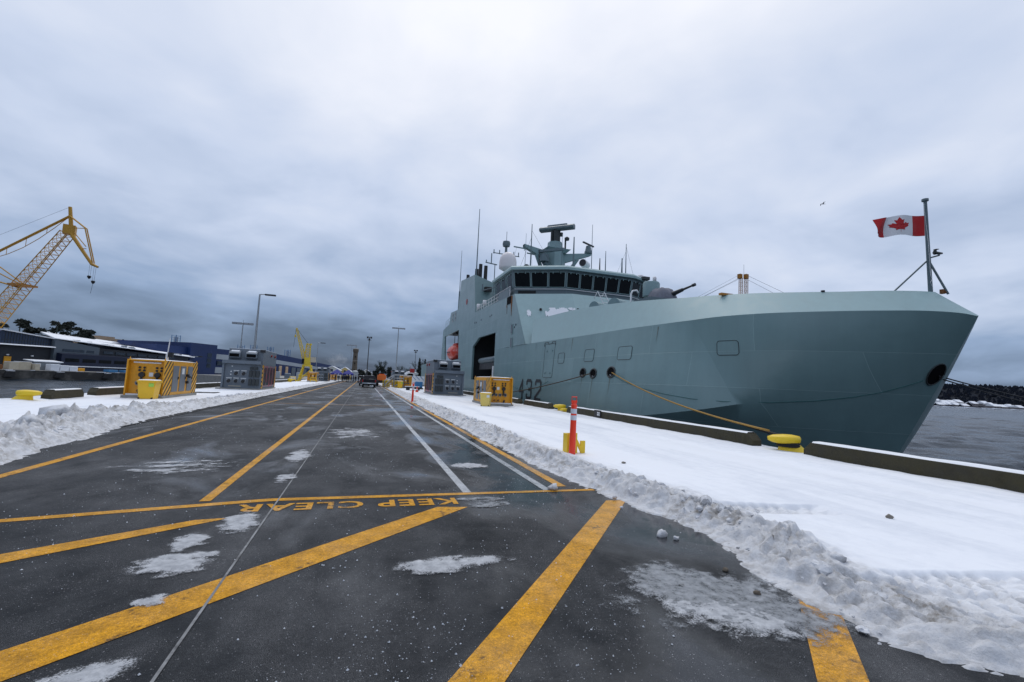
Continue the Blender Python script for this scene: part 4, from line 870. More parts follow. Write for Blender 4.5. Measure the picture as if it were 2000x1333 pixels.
aerial(13.55, 59.7, 25.4, 0.09, 14.9, bot=0.2, blen=1.0); aerial(13.4, 70.2, 22.3, 0.06, 12.7, bot=0.14, blen=3.0)
for a_, b_ in (((16.5, 46.2, 18.6), (19.2, 45.0, 13.7)), ((16.5, 46.2, 17.8), (15.2, 46.6, 13.7)), ((27.4, 44.5, 17.8), (29.4, 45.5, 13.7)), ((27.4, 44.5, 17.2), (25.6, 43.8, 13.7)), ((mx - 5, my + 0.6, 18.9), (mx - 6.5, my - 1, 14)), ((mx - 3, my + 0.6, 18.7), (mx - 3.6, my - 2, 14)), ((mx + 4.3, my, 18.7), (mx + 5, my - 2, 14))): MB().cyl(a_, b_, 0.012, n=4).build('stay_wire', M['ship_dark'], SH)
MB().lathe([(0, 13.7), (0.35, 13.75), (0.3, 14.0), (0, 14.1)], 12, (27.9, 42.3, 0)).lathe([(0, 13.7), (0.2, 13.7), (0.22, 14.2), (0, 14.35)], 8, (30.2, 43.0, 0)).build('roof_beacon', M['radome'], SH, smooth=True)
for x, y in ((20.3, 41.0), (27.5, 41.1)): MB().cbox((x, y - 0.35, 13.3), (0.75, 0.5, 0.32)).build('floodlight', M['ship_dark'], SH)
# gun under its canvas cover, on the raised gun deck
MB().bx(19.6, 24.8, 28.4, 35.0, 5.6, 8.5).build('gun_deck', M['ship_grey'], SH)
gc = []
for z, r, dy in ((8.4, 1.12, 0), (8.9, 1.08, 0), (9.35, 0.94, 0.05), (9.68, 0.78, 0.1), (9.84, 0.52, 0.15), (9.9, 0.05, 0.2)):
    gc.append([(22.5 + r * (1 + 0.06 * math.sin(7 * t + z * 3) + 0.05 * math.sin(11 * t)) * math.cos(t), 30.95 + dy + r * 1.15 * (1 + 0.06 * math.sin(6 * t + z * 2)) * math.sin(t), z + 0.05 * math.sin(5 * t)) for t in [2 * PI * k / 28 for k in range(28)]])
GC = MB().loft(gc, close=True).build('gun_cover', M['cover'], SH, smooth=True)
MB().cyl((22.8, 30.0, 9.3), (23.0, 29.1, 9.5), 0.19, 0.14, 10).cyl((23.0, 29.1, 9.5), (23.2, 28.25, 9.68), 0.095, 0.075, 10).cyl((23.2, 28.25, 9.68), (23.26, 28.0, 9.73), 0.12, 0.12, 10).build('gun_barrel', M['gun'], GC, smooth=True, ang=40)
MB().lathe([(0.0, 9.4), (0.68, 9.4), (0.70, 10.45), (0.62, 10.6), (0.0, 10.65)], 18, (22.3, 32.2, 0)).build('gun_sight_drum', M['ship'], SH, smooth=True, ang=40)
# foredeck fittings seen over the bulwark
for x, y, z, r in ((17.5, 32.4, 8.0, 0.46), (18.7, 31.4, 8.15, 0.55)):
    MB().cyl((x - 0.55, y - 0.3, z), (x + 0.6, y + 0.3, z), r, n=16).bx(x - 0.3, x + 0.3, y - 0.3, y + 0.3, 5.6, z).build('hose_reel', M['ship'], SH, smooth=True, ang=40)
ld = MB()
for s in (0, 0.62): ld.cyl((17.85 + s, 33.2, 9.55), (18.55 + s, 32.6, 7.6), 0.035).cyl((17.85 + s, 33.2, 9.55), (17.75 + s, 33.6, 9.0), 0.035)
for k in range(5): f = k / 5; ld.cyl((17.95 + 0.6 * f, 33.1 - 0.5 * f, 9.2 - 1.5 * f), (18.57 + 0.6 * f, 33.1 - 0.5 * f, 9.2 - 1.5 * f), 0.03)
ld.build('ladder', M['white'], SH)
MB().tube([(19.7, 31.2, 5.6), (19.75, 31.2, 9.2), (19.9, 31.2, 9.45), (20.2, 31.1, 9.5), (20.35, 31.1, 9.3)], 0.075).build('vent_pipe', M['white'], SH, smooth=True)
# jackstaff
JS = MB().cyl((CL, 12.35, 5.6), (CL - 0.40, 12.2, 10.0), 0.085, 0.06, 10).cyl((CL - 0.405, 12.2, 9.98), (CL - 0.405, 12.2, 10.07), 0.12, n=10).build('jackstaff', M['ship_grey'], SH, smooth=True, ang=40)
MB().cyl((CL - 0.18, 12.3, 7.55), (20.9, 13.1, 6.2), 0.033).cyl((CL - 0.18, 12.3, 7.55), (CL + 0.35, 11.95, 6.1), 0.043).cyl((CL - 0.16, 12.3, 7.62), (CL + 0.26, 12.15, 7.76), 0.03).build('stay_leg', M['ship_grey'], JS)
MB().cbox((CL + 0.16, 12.15, 7.84), (0.40, 0.14, 0.06)).lathe([(0, 7.76), (0.06, 7.78), (0.06, 7.94), (0, 7.98)], 8, (CL + 0.05, 12.18, 0)).lathe([(0, 7.96), (0.10, 7.99), (0, 8.02)], 8, (CL + 0.1, 12.16, 0)).build('steaming_lamp', M['ship_dark'], JS)
MB().tube([(CL - 0.5, 12.19, 9.85), (CL - 0.46, 12.2, 9.5), (CL - 0.40, 12.15, 8.3), (CL - 0.28, 12.2, 7.8), (CL - 0.30, 12.17, 6.9), (CL - 0.24, 12.15, 6.7), (CL - 0.36, 12.15, 6.55), (CL - 0.25, 12.15, 6.4)], 0.008, 4).build('halyard', M['white'], JS)
MB().bx(CL + 0.12, CL + 0.26, 12.0, 12.12, 6.12, 6.3).cyl((CL + 0.2, 11.98, 6.18), (CL + 0.4, 12.05, 6.2), 0.05).build('bow_chock', M['rust'], SH)
MB().bx(16.3, 17.0, 17.75, 17.95, 6.46, 6.56).build('rail_fitting', M['crane_rust'], SH)
MB().cyl((19.0, 14.68, 6.3), (19.0, 14.68, 6.39), 0.08).build('rail_stub', M['black'], SH)

# ---- flag with red end bars and maple leaf
LEAF = [(0.5, 0.0), (0.49, 0.24), (0.30, 0.20), (0.28, 0.22), (0.31, 0.30), (0.08, 0.47), (0.12, 0.51), (0.05, 0.66), (0.19, 0.62), (0.23, 0.69), (0.36, 0.57), (0.31, 0.86), (0.40, 0.81), (0.5, 1.0)]
LEAF = LEAF + [(1 - x, y) for x, y in reversed(LEAF[1:-1])]
FH, FL = 0.86, 2.95; hoist = Vector((CL - 0.47, 12.22, 9.36))
fd_ = Vector((-0.985, 0.02, 0)).normalized(); fnv = Vector((0.02, 0.985, 0))
def flagp(u, v, off=0.0):
    w = u * FL; dz = -0.34 * u - 0.26 * u * u; dz *= 1.0
    am = 0.10 * sst(0.05, 0.6, u); y = am * math.sin(u * 10.5 + v * 1.6) + 0.07 * u * math.sin(u * 17 + v * 3)
    fold = 0.10 * sst(0.75, 1.0, u) * (1 - v)
    sh = 1.0 - 0.10 * u - 0.16 * sst(0.7, 1.0, u)
    return hoist + fd_ * (w * 0.985) + fnv * (y + off) + Vector((0, 0, dz - (1 - v) * FH * sh + fold * 0.4 - 0.03 * math.sin(u * 9)))
FLAG = thing('flag', 'red and white maple leaf flag flying from the bow jackstaff', 'flag', hoist)
def panel(name, u0, u1, mat):
    nu = 18; m = MB()
    for s in (-0.004, 0.004): m.loft([[flagp(u0 + (u1 - u0) * i / nu, j / 10, s) for j in range(11)] for i in range(nu + 1)])
    m.build(name, M[mat], FLAG, smooth=True)
mk('flag_red', (0.45, 0.008, 0.012), 0.8, var=0.08); mk('flag_white', (0.72, 0.73, 0.76), 0.8, var=0.04)
panel('red_bar', 0.0, 0.25, 'flag_red'); panel('white_field', 0.25, 0.75, 'flag_white'); panel('red_bar', 0.75, 1.0, 'flag_red')
for s in (-0.014, 0.014):
    # leaf tessellated and laid on the cloth
    tri = tessellate_polygon([[Vector((x, y, 0)) for x, y in LEAF]])
    bm = bmesh.new(); vs = [bm.verts.new((x, y, 0)) for x, y in LEAF]
    for t in tri:
        try: bm.faces.new([vs[i] for i in t])
        except ValueError: pass
    bmesh.ops.subdivide_edges(bm, edges=bm.edges, cuts=3, use_grid_fill=True)
    for v in bm.verts: v.co = flagp(0.31 + (v.co.x) * 0.38, 0.10 + v.co.y * 0.80, s)
    me = bpy.data.meshes.new('maple_leaf'); bm.to_mesh(me); bm.free(); me.transform(Matrix.Translation(-hoist)); me.materials.append(M['flag_red'])
    o = bpy.data.objects.new('maple_leaf', me); COL.objects.link(o); o.parent = FLAG

# ---- boats in the bays
LB = thing('lifeboat', 'enclosed orange lifeboat hanging in the after boat bay', 'lifeboat', (14.4, 76.0, 4.9))
prof = [(0.02, -2.9), (0.55, -2.75), (1.05, -2.2), (1.25, -1.2), (1.3, 0), (1.25, 1.4), (1.05, 2.3), (0.55, 2.8), (0.02, 2.95)]
lb = MB().lathe(prof, 20, (14.35, 75.6, 6.3), 'Y', 1.0, 1.05); lb.build('hull', M['boat_orange'], LB, smooth=True)
MB().lathe([(1.27, -1.3), (1.36, -1.2), (1.38, 0), (1.36, 1.4), (1.27, 1.5)], 20, (14.35, 75.6, 6.3), 'Y', 1.0, 0.12).build('rubbing_strake', M['black'], LB, smooth=True)
MB().lathe([(0.02, -1.0), (0.45, -0.9), (0.5, 0.5), (0.35, 0.9), (0.02, 1.0)], 12, (14.35, 75.4, 7.6), 'Y', 1.1, 0.6).build('canopy', M['boat_orange'], LB, smooth=True)
MB().bx(13.9, 14.8, 74.4, 76.8, 4.86, 5.3).build('cradle', M['ship_dark'], LB)
MB().cyl((14.35, 74.1, 7.4), (14.35, 74.1, 9.2), 0.05).cyl((14.35, 77.1, 7.4), (14.35, 77.1, 9.2), 0.05).build('fall_wire', M['ship_dark'], LB)
RB = thing('rescue_boat', 'dark inflatable rescue boat stowed in the open forward boat bay', 'boat', (14.6, 53, 4.0))
MB().tube([(14.3, 57.6, 4.35), (14.1, 56.0, 4.3), (14.1, 51.0, 4.3), (14.3, 49.4, 4.4), (14.9, 48.6, 4.6)], 0.38, 10).build('tube', M['ship_grey'], RB, smooth=True)
MB().bx(14.0, 15.6, 49.4, 57.0, 3.2, 4.0).build('hull', M['black'], RB)
MB().bx(14.6, 15.4, 49.6, 50.4, 4.5, 5.7).lathe([(0, 5.0), (0.3, 5.1), (0.25, 5.5), (0, 5.6)], 10, (14.3, 49.0, 0)).build('console', M['red_paint'], RB)
gl = MB()
for y in (48.2, 49.2): gl.bx(13.66, 13.76, y, y + 0.4, 1.9, 3.5)
gl.build('boarding_ladder', M['white'], SH)
# ------------------------------------------------------------------ mooring lines
def rope(name, a, b, sag, r, mat, label, n=28):
    a = Vector(a); b = Vector(b); pts = [a.lerp(b, k / n) - Vector((0, 0, sag * 4 * (k / n) * (1 - k / n))) for k in range(n + 1)]
    o = MB().tube(pts, r, 8).build(name, M[mat], smooth=True); return tag(o, label, 'rope')
BO = (11.8, 10.15)
rope('mooring_rope', (13.95, 23.9, 2.58), (11.75, 10.85, 0.62), 0.32, 0.033, 'rope_tan', 'tan mooring rope running from the hull fairlead to the yellow bollard')
rope('mooring_rope', (12.35, 12.6, 0.68), (11.86, 10.0, 0.42), 0.0, 0.05, 'rope_black', 'black chafing end of the mooring rope made fast round the bollard', 6)
rope('mooring_rope', (13.55, 25.95, 2.5), (12.0, 44.0, 0.45), 0.22, 0.035, 'rope_brown', 'dark brown mooring rope crossing the painted hull number')
rope('messenger_line', (13.25, 32.0, 1.95), (13.22, 44.5, 2.4), 1.0, 0.016, 'rope_green', 'thin green line drooping over the painted hull number')
BY = thing('mooring_dolphin', 'concrete mooring dolphin standing in the water off the bow', 'dolphin', (72, 25.5, -3))
MB().bx(70, 74, 23.5, 27.5, 0.6, 1.6).build('cap', M['concrete'], BY, bevel=0.05)
for a in (70.6, 73.4):
    for b in (24.1, 26.9): MB().cyl((a, b, -6), (a, b, 0.6), 0.35, n=12).build('pile', M['steel'], BY, smooth=True, ang=40)
MB().lathe([(0.3, 1.6), (0.24, 1.75), (0.24, 2.0), (0.36, 2.05), (0.36, 2.2), (0, 2.25)], 12, (71, 25.5, 0)).build('bitt', M['bright_yellow'], BY, smooth=True, ang=40)
rope('bow_rope', (21.72, 12.02, 2.74), (70.9, 25.5, 2.02), 0.38, 0.028, 'rope_black', 'upper of two black ropes leaving the bow hawse to the right')
rope('bow_rope', (21.72, 12.02, 2.66), (70.9, 25.6, 1.9), 0.55, 0.028, 'rope_black', 'lower of two black ropes leaving the bow hawse to the right')

# ------------------------------------------------------------------ timber bullrails
def bullrail(x, y0, y1, label, w=0.36, h=0.36, z=0.12, notch=True):
    o = thing('bullrail', label, 'timber kerb', (x, (y0 + y1) / 2, z), 0, 'timber bullrails along the pier edges')
    c = 0.20 if notch else 0.0
    MB().prism([(y0, z), (y1, z), (y1, z + h * 0.45), (y1 - c, z + h), (y0 + c, z + h), (y0, z + h * 0.45)], 'X', x, x + w).build('beam', M['timber'], o, bevel=0.012)
    rows = []
    for y in np.linspace(y0 + c + 0.03, y1 - c - 0.03, max(6, int((y1 - y0) * 3))):
        hh = 0.035 + 0.02 * noise.noise(Vector((x, y * 1.3, 0))); e = 0.02 * noise.noise(Vector((y * 2.1, x, 3)))
        rows.append([(x + 0.02 + e, y, z + h), (x + 0.06 + e, y, z + h + hh), (x + w - 0.05, y, z + h + hh), (x + w - 0.01, y, z + h)])
    MB().loft(rows).build('snow_cap', M['snow'], o, smooth=True)
    b = MB()
    for y in np.arange(y0 + 1.0, y1 - 0.5, 3.0): b.bx(x + 0.05, x + w - 0.05, y, y + 0.3, 0.0, z)
    b.build('block', M['timber'], o)
    return o
bullrail(11.42, -6.4, 9.45, 'near bullrail of dark timber right of the yellow bollard, running out of frame')
bullrail(11.42, 11.15, 24.6, 'long snow-capped bullrail of dark timber between the tan rope and the orange post')
bullrail(11.42, 27.3, 32.2, 'short dark bullrail below the painted hull number')
bullrail(11.42, 33.4, 40.4, 'dark bullrail beside the right orange kiosk')
bullrail(11.42, 42, 56, 'dark bullrail behind the right grey switchgear kiosk')
bullrail(11.42, 58, 78, 'far dark bullrail below the lifeboat')
bullrail(-12.95, 24.6, 27.0, 'short snow-capped bullrail right of the left yellow bollard')
bullrail(-12.95, 28.0, 38.0, 'snow-capped bullrail running behind the left orange kiosk')
bullrail(-12.95, 39.0, 52.0, 'snow-capped bullrail behind the left grey switchgear kiosk')
bullrail(-12.95, 54.0, 74.0, 'far left bullrail beyond the left grey switchgear kiosk')
bullrail(-12.95, 76.0, 98.0, 'farthest left bullrail near the yellow portal crane')
# black bracket with a grid plate on the long bullrail
bb = thing('ladder_bracket', 'small black bracket with white squares on the long bullrail', 'bracket', (11.40, 20.9, 0.2))
MB().bx(11.37, 11.42, 20.5, 21.15, 0.12, 0.52).build('plate', M['black'], bb)
for k in range(4): MB().bx(11.36, 11.37, 20.58 + 0.14 * (k % 2), 20.68 + 0.14 * (k % 2), 0.26 + 0.10 * (k // 2), 0.33 + 0.10 * (k // 2)).build('square', M['white'], bb)

# ------------------------------------------------------------------ bollards
def bollard(x, y, rz, label, s=1.0):
    o = thing('bollard', label, 'bollard', (x, y, 0.02), rz, 'yellow mooring bollards on the pier edges')
    def sec(z, a, b, cx, nn=20): return [(cx + a * math.cos(t), b * math.sin(t), z) for t in [2 * PI * k / nn for k in range(nn)]]
    m = MB().loft([sec(0, 0.46, 0.34, 0.14), sec(0.04, 0.44, 0.32, 0.14), sec(0.14, 0.34, 0.25, 0.10), sec(0.28, 0.26, 0.20, 0.03), sec(0.34, 0.25, 0.20, 0.0)], close=True)
    b = m.build('body', M['bright_yellow'], o, smooth=True, off=False)
    m = MB().loft([sec(0.27, 0.22, 0.19, 0.0), sec(0.30, 0.33, 0.25, -0.06), sec(0.35, 0.41, 0.30, -0.10), sec(0.45, 0.42, 0.30, -0.10), sec(0.50, 0.34, 0.24, -0.05), sec(0.53, 0.14, 0.09, -0.02), sec(0.535, 0.01, 0.01, 0.0)], close=True)
    m.build('head', M['bright_yellow'], o, smooth=True, off=False)
    o.scale = (s, s, s); return o
B1 = bollard(11.80, 10.25, R(-25), 'yellow bollard holding the tan mooring rope beside the bow', 1.05)
mm = MB().lathe([(0.27, 0.20), (0.30, 0.24), (0.27, 0.28)], 18).lathe([(0.26, 0.25), (0.30, 0.29), (0.26, 0.33)], 18); mm.build('rope_turns', M['rope_black'], B1, smooth=True, off=False)
bollard(11.7, 26.0, R(-10), 'yellow bollard between two bullrails right of the hull number', 0.95)
bollard(11.5, 25.0, R(0), 'yellow stub hidden mostly behind the orange post', 0.6)
bollard(-12.9, 23.6, R(180), 'yellow bollard at the far left edge of the frame', 0.95)
bollard(-12.6, 62.0, R(180), 'far yellow bollard right of the left grey switchgear kiosk', 1.2)
bollard(-12.3, 88.0, R(180), 'far yellow bollard below the portal crane', 1.2)

# ------------------------------------------------------------------ orange water and sewer kiosks
def kiosk():
    o = thing('service_kiosk', 'x', 'kiosk'); W_, LN, H_ = 1.62, 4.7, 1.98
    # local frame: end panel faces -y, doors face +x, origin at the middle of the base
    MB().bx(-W_ / 2 - 0.07, W_ / 2 + 0.07, -LN / 2 - 0.10, LN / 2 + 0.10, 0.0, 0.20).build('plinth', M['concrete'], o, off=False, bevel=0.01)
    b = MB().bx(-W_ / 2, W_ / 2, -LN / 2 + 0.28, LN / 2 - 0.28, 0.20, H_).build('body', M['yellow'], o, off=False)
    f = MB().bx(-W_ / 2, -W_ / 2 + 0.06, -LN / 2, -LN / 2 + 0.28, 0.2, H_).bx(W_ / 2 - 0.06, W_ / 2, -LN / 2, -LN / 2 + 0.28, 0.2, H_).bx(-W_ / 2, W_ / 2, -LN / 2, -LN / 2 + 0.28, H_ - 0.06, H_ + 0.005)
    f.bx(-W_ / 2, W_ / 2, LN / 2 - 0.28, LN / 2, 0.2, H_); f.build('end_frame', M['yellow'], o, off=False)
    yb = -LN / 2 + 0.28
    MB().bx(-0.62, 0.55, yb - 0.07, yb, 1.80, 1.87).build('strip_lamp', M['white'], b, off=False)
    for x, z in ((-0.35, 1.58), (-0.15, 1.58), (-0.35, 1.44), (-0.15, 1.44), (0.38, 1.58), (0.58, 1.58), (0.38, 1.44), (0.58, 1.44)):
        MB().cyl((x, yb - 0.05, z), (x, yb, z), 0.055, n=8).build('bolt_head', M['black'], b, off=False)
    for x in (-0.22, 0.45):
        v = MB().cyl((x, yb - 0.16, 1.22), (x, yb, 1.22), 0.13, n=10).cyl((x, yb - 0.10, 1.36), (x, yb - 0.10, 0.86), 0.05).cyl((x - 0.05, yb - 0.12, 0.84), (x + 0.1, yb - 0.12, 0.80), 0.04); v.build('valve', M['black'], b, off=False)
    MB().bx(0.06, 0.24, yb - 0.015, yb, 1.14, 1.34).build('sign_plate', M['sticker'], b, off=False)
    for x, z, r in ((-0.35, 0.80, 0.12), (0.02, 0.80, 0.11), (0.30, 0.80, 0.10), (0.55, 0.80, 0.10)):
        c = MB().cyl((x, yb - 0.10, z), (x, yb, z), r, n=12).build('coupling', M['steel'], b, off=False, smooth=True, ang=40); MB().cyl((x, yb - 0.12, z), (x, yb - 0.10, z), r * 0.6, n=10).build('cap', M['black'], c, off=False)
    for x, z in ((-0.28, 0.42), (0.15, 0.42), (0.42, 0.42)):
        c = MB().cyl((x, yb - 0.12, z), (x, yb, z), 0.12, n=12).build('hose_outlet', M['yellow'], b, off=False); MB().cyl((x, yb - 0.14, z), (x, yb - 0.12, z), 0.08, n=10).build('cap', M['rust'], c, off=False)
    MB().cyl((-0.25, yb - 0.12, 0.42), (-0.25, yb - 0.14, 0.24), 0.05).build('drain_cock', M['black'], b, off=False)
    MB().bx(-W_ / 2 + 0.08, W_ / 2 - 0.08, -LN / 2 + 0.01, yb - 0.002, 0.20, 0.27).build('snow_drift', M['snow'], o, off=False)
    xs = W_ / 2
    for y0, y1 in ((-LN / 2, -LN / 2 + 0.98), (LN / 2 - 0.72, LN / 2)): MB().bx(xs, xs + 0.008, y0, y1, 0.205, H_ - 0.002).build('stripe_panel', M['stripes'], o, off=False)
    for i, (y0, y1) in enumerate(((-1.30, -0.52), (-0.28, 0.50), (0.82, 1.55))):
        d = MB().bx(xs, xs + 0.025, y0, y1, 0.36, 1.74).build('door', M['dark_grey_door'], o, off=False, bevel=0.008)
        MB().bx(xs + 0.025, xs + 0.06, y1 - 0.10, y1 - 0.05, 1.02, 1.16).build('handle', M['black'], d, off=False)
        if i == 1: MB().bx(xs + 0.025, xs + 0.028, y0 + 0.2, y0 + 0.55, 1.30, 1.62).build('notice', M['sticker'], d, off=False)
    MB().bx(xs + 0.005, xs + 0.14, 0.60, 0.76, 1.16, 1.30).bx(xs + 0.005, xs + 0.13, 0.62, 0.78, 0.78, 0.92).bx(xs + 0.03, xs + 0.12, 0.9, 1.02, 1.10, 1.2).build('junction_box', M['black'], o, off=False)
    rw = [[(x, y, H_ + 0.006 + (0.04 if 0 < i < 6 and 0 < j < 9 else 0.0)) for j, y in enumerate(np.linspace(-LN / 2 + 0.02, LN / 2 - 0.05, 10))] for i, x in enumerate(np.linspace(-W_ / 2 + 0.02, W_ / 2 - 0.03, 7))]
    MB().loft(rw).build('snow_cap', M['snow'], o, off=False, smooth=True)
    for x in (-1, 1):
        for y in (-1, 1): MB().add([(x * 0.74, y * 2.28 - 0.05, H_), (x * 0.74 + 0.04, y * 2.28 - 0.05, H_), (x * 0.74 + 0.04, y * 2.28 + 0.06, H_), (x * 0.74, y * 2.28 + 0.06, H_), (x * 0.74 + 0.02, y * 2.28, H_ + 0.14)], [(0, 1, 4), (1, 2, 4), (2, 3, 4), (3, 0, 4), (0, 3, 2, 1)]).build('lifting_lug', M['yellow'], o, off=False)
    return o
GK = 'orange service kiosks on the pier'
KI = kiosk(); tag(KI, 'orange kiosk with hazard stripes and grey doors on the left verge', 'kiosk', GK); KI.location = (-10.42, 29.75, 0.04)
def kcopy(x, y, flip, label, rz=0.0, sc=1.0):
    c = copy_tree(KI); c.location = (x, y, 0.04); c.scale = (-sc if flip else sc, sc, sc); c.rotation_euler.z = rz; c['label'] = label; return c
kcopy(8.95, 32.2, True, 'orange kiosk with hazard stripes standing in front of the hull number')
kcopy(6.45, 76.2, True, 'far orange kiosk right of the yellow railing stairs')
kcopy(-9.7, 99.5, False, 'far orange kiosk at the foot of the yellow portal crane')
kcopy(-8.0, 137.0, False, 'farthest orange kiosk beside the blue canopies')
aer = thing('radio_mast', 'white post with a small lamp standing behind the left orange kiosk', 'post', (-11.6, 33.2, 0.05))
MB().cyl((-11.6, 33.2, 0.05), (-11.6, 33.2, 2.5), 0.09).cyl((-11.6, 33.2, 2.5), (-11.55, 33.2, 3.5), 0.03).build('pole', M['white'], aer); MB().bx(-11.55, -11.3, 33.1, 33.3, 2.3, 2.6).build('lamp', M['black'], aer)
# ------------------------------------------------------------------ grey shore-power switchgear kiosks
def switchgear():
    o = thing('switchgear_kiosk', 'x', 'kiosk'); W_, LN = 3.0, 6.3      # end panel faces -y, cabinet doors face +x
    MB().bx(-W_ / 2 - 0.25, W_ / 2 + 0.10, -LN / 2 - 0.35, LN / 2 + 0.2, 0.0, 0.16).build('plinth', M['concrete'], o, off=False, bevel=0.01)
    b = MB().bx(-W_ / 2 + 0.15, W_ / 2 - 0.02, -LN / 2 + 0.25, LN / 2, 0.16, 2.2).bx(-W_ / 2 + 0.35, W_ / 2 - 0.02, -LN / 2 + 0.28, LN / 2, 2.2, 3.5).build('body', M['switch_grey'], o, off=False, bevel=0.012)
    MB().bx(-W_ / 2, W_ / 2 - 0.10, -LN / 2 - 0.10, -LN / 2 + 0.28, 2.22, 2.50).bx(-W_ / 2, -W_ / 2 + 0.15, -LN / 2 + 0.05, LN / 2, 0.16, 2.3).prism([(-LN / 2 - 0.10, 2.22), (-LN / 2 + 0.2, 2.22), (-LN / 2 + 0.2, 1.9)], 'X', W_ / 2 - 0.10, W_ / 2 - 0.06).prism([(-LN / 2 - 0.10, 2.22), (-LN / 2 + 0.2, 2.22), (-LN / 2 + 0.2, 1.9)], 'X', -W_ / 2, -W_ / 2 + 0.04).build('canopy', M['switch_grey'], o, off=False, bevel=0.01)
    yb = -LN / 2 + 0.28
    for x in (-0.65, 0.62):
        h = MB().prism([(yb - 0.42, 2.78), (yb, 2.62), (yb, 3.30), (yb - 0.06, 3.34), (yb - 0.42, 3.12)], 'X', x - 0.42, x + 0.42).build('vent_hood', M['switch_grey'], b, off=False)
        MB().add([(x - 0.36, yb - 0.425, 2.80), (x + 0.36, yb - 0.425, 2.80), (x + 0.36, yb - 0.425, 3.06), (x - 0.36, yb - 0.425, 3.06)], [(0, 1, 2, 3)]).build('louvre', M['hole'], h, off=False)
        MB().prism([(yb - 0.22, 3.235), (yb - 0.02, 3.345), (yb - 0.02, 3.37), (yb - 0.20, 3.265)], 'X', x - 0.30, x + 0.30).build('snow_cap', M['snow'], h, off=False)
    yb = -LN / 2 + 0.25
    for x, z in ((-0.45, 1.42), (0.12, 1.42), (-0.95, 0.78), (-0.42, 0.78), (0.12, 0.78)):
        s = MB().bx(x - 0.20, x + 0.20, yb - 0.05, yb, z - 0.16, z + 0.20).build('socket_plate', M['switch_light'], b, off=False)
        MB().cyl((x, yb - 0.26, z - 0.05), (x, yb - 0.05, z), 0.13, n=10).build('socket', M['black'], s, off=False); MB().bx(x - 0.21, x + 0.21, yb - 0.06, yb - 0.05, z + 0.20, z + 0.25).build('nameplate', M['sticker'], s, off=False)
    for i in range(3):
        for z in (0.42, 1.12): MB().bx(0.52 + i * 0.29, 0.74 + i * 0.29, yb - 0.14, yb, z, z + 0.55).build('breaker_box', M['ship_dark'], b, off=False)
    for i in range(2): MB().bx(0.55 + i * 0.33, 0.82 + i * 0.33, yb - 0.12, yb, 1.76, 1.98).build('meter_box', M['ship_dark'], b, off=False)
    MB().bx(-0.98, -0.02, yb - 0.012, yb, 0.30, 0.36).build('warning_strip', M['cream'], b, off=False)
    for x, z in ((-0.85, 1.95), (-0.9, 1.5), (-0.9, 1.25)): MB().bx(x, x + 0.09, yb - 0.02, yb, z, z + 0.09).build('small_plate', M['sticker'], b, off=False)
    xs = W_ / 2 - 0.02
    for i in range(4):
        d = MB().bx(xs, xs + 0.05, -LN / 2 + 0.72 + i * 1.33, -LN / 2 + 1.95 + i * 1.33, 0.30, 2.15).build('cabinet_door', M['red_net'], o, off=False)
        for k in (0.25, 0.75): MB().bx(xs + 0.05, xs + 0.09, -LN / 2 + 0.72 + i * 1.33 + k * 1.0, -LN / 2 + 0.90 + i * 1.33 + k * 1.0, 0.45, 2.0).build('bar', M['ship_dark'], d, off=False)
    MB().bx(xs, xs + 0.06, -LN / 2 + 0.28, -LN / 2 + 0.66, 0.2, 2.2).build('corner_board', M['stripes'], o, off=False)
    MB().bx(xs, xs + 0.06, LN / 2 - 0.2, LN / 2, 0.2, 2.2).build('corner_board', M['yellow'], o, off=False)
    MB().bx(xs - 0.25, xs + 0.12, -LN / 2 + 0.1, -LN / 2 + 0.35, 3.28, 3.5).build('floodlight', M['black'], o, off=False)
    for y in (0.4, 2.2): MB().cyl((xs + 0.02, y, 3.1), (xs + 0.1, y, 3.1), 0.12, n=8).build('alarm_bell', M['red_paint'], o, off=False)
    MB().bx(-W_ / 2 + 0.38, xs - 0.05, -LN / 2 + 0.3, LN / 2 - 0.05, 3.503, 3.53).build('snow_cap', M['snow'], o, off=False)
    return o
GS = 'grey switchgear kiosks on the pier'
SW = switchgear(); tag(SW, 'grey shore-power kiosk with two hoods on the left verge', 'kiosk', GS); SW.location = (-9.85, 46.9, 0.04)
def scopy(x, y, flip, label, sc=1.0):
    c = copy_tree(SW); c.location = (x, y, 0.04); c.scale = (-sc if flip else sc, sc, sc); c['label'] = label; return c
scopy(8.35, 50.1, True, 'grey shore-power kiosk with two hoods in front of the warship bays', 1.05)
scopy(-9.0, 113.0, False, 'far left grey shore-power kiosk right of the portal crane', 0.92)
scopy(7.0, 101.0, True, 'far right grey shore-power kiosk behind the yellow railing stairs', 0.92)
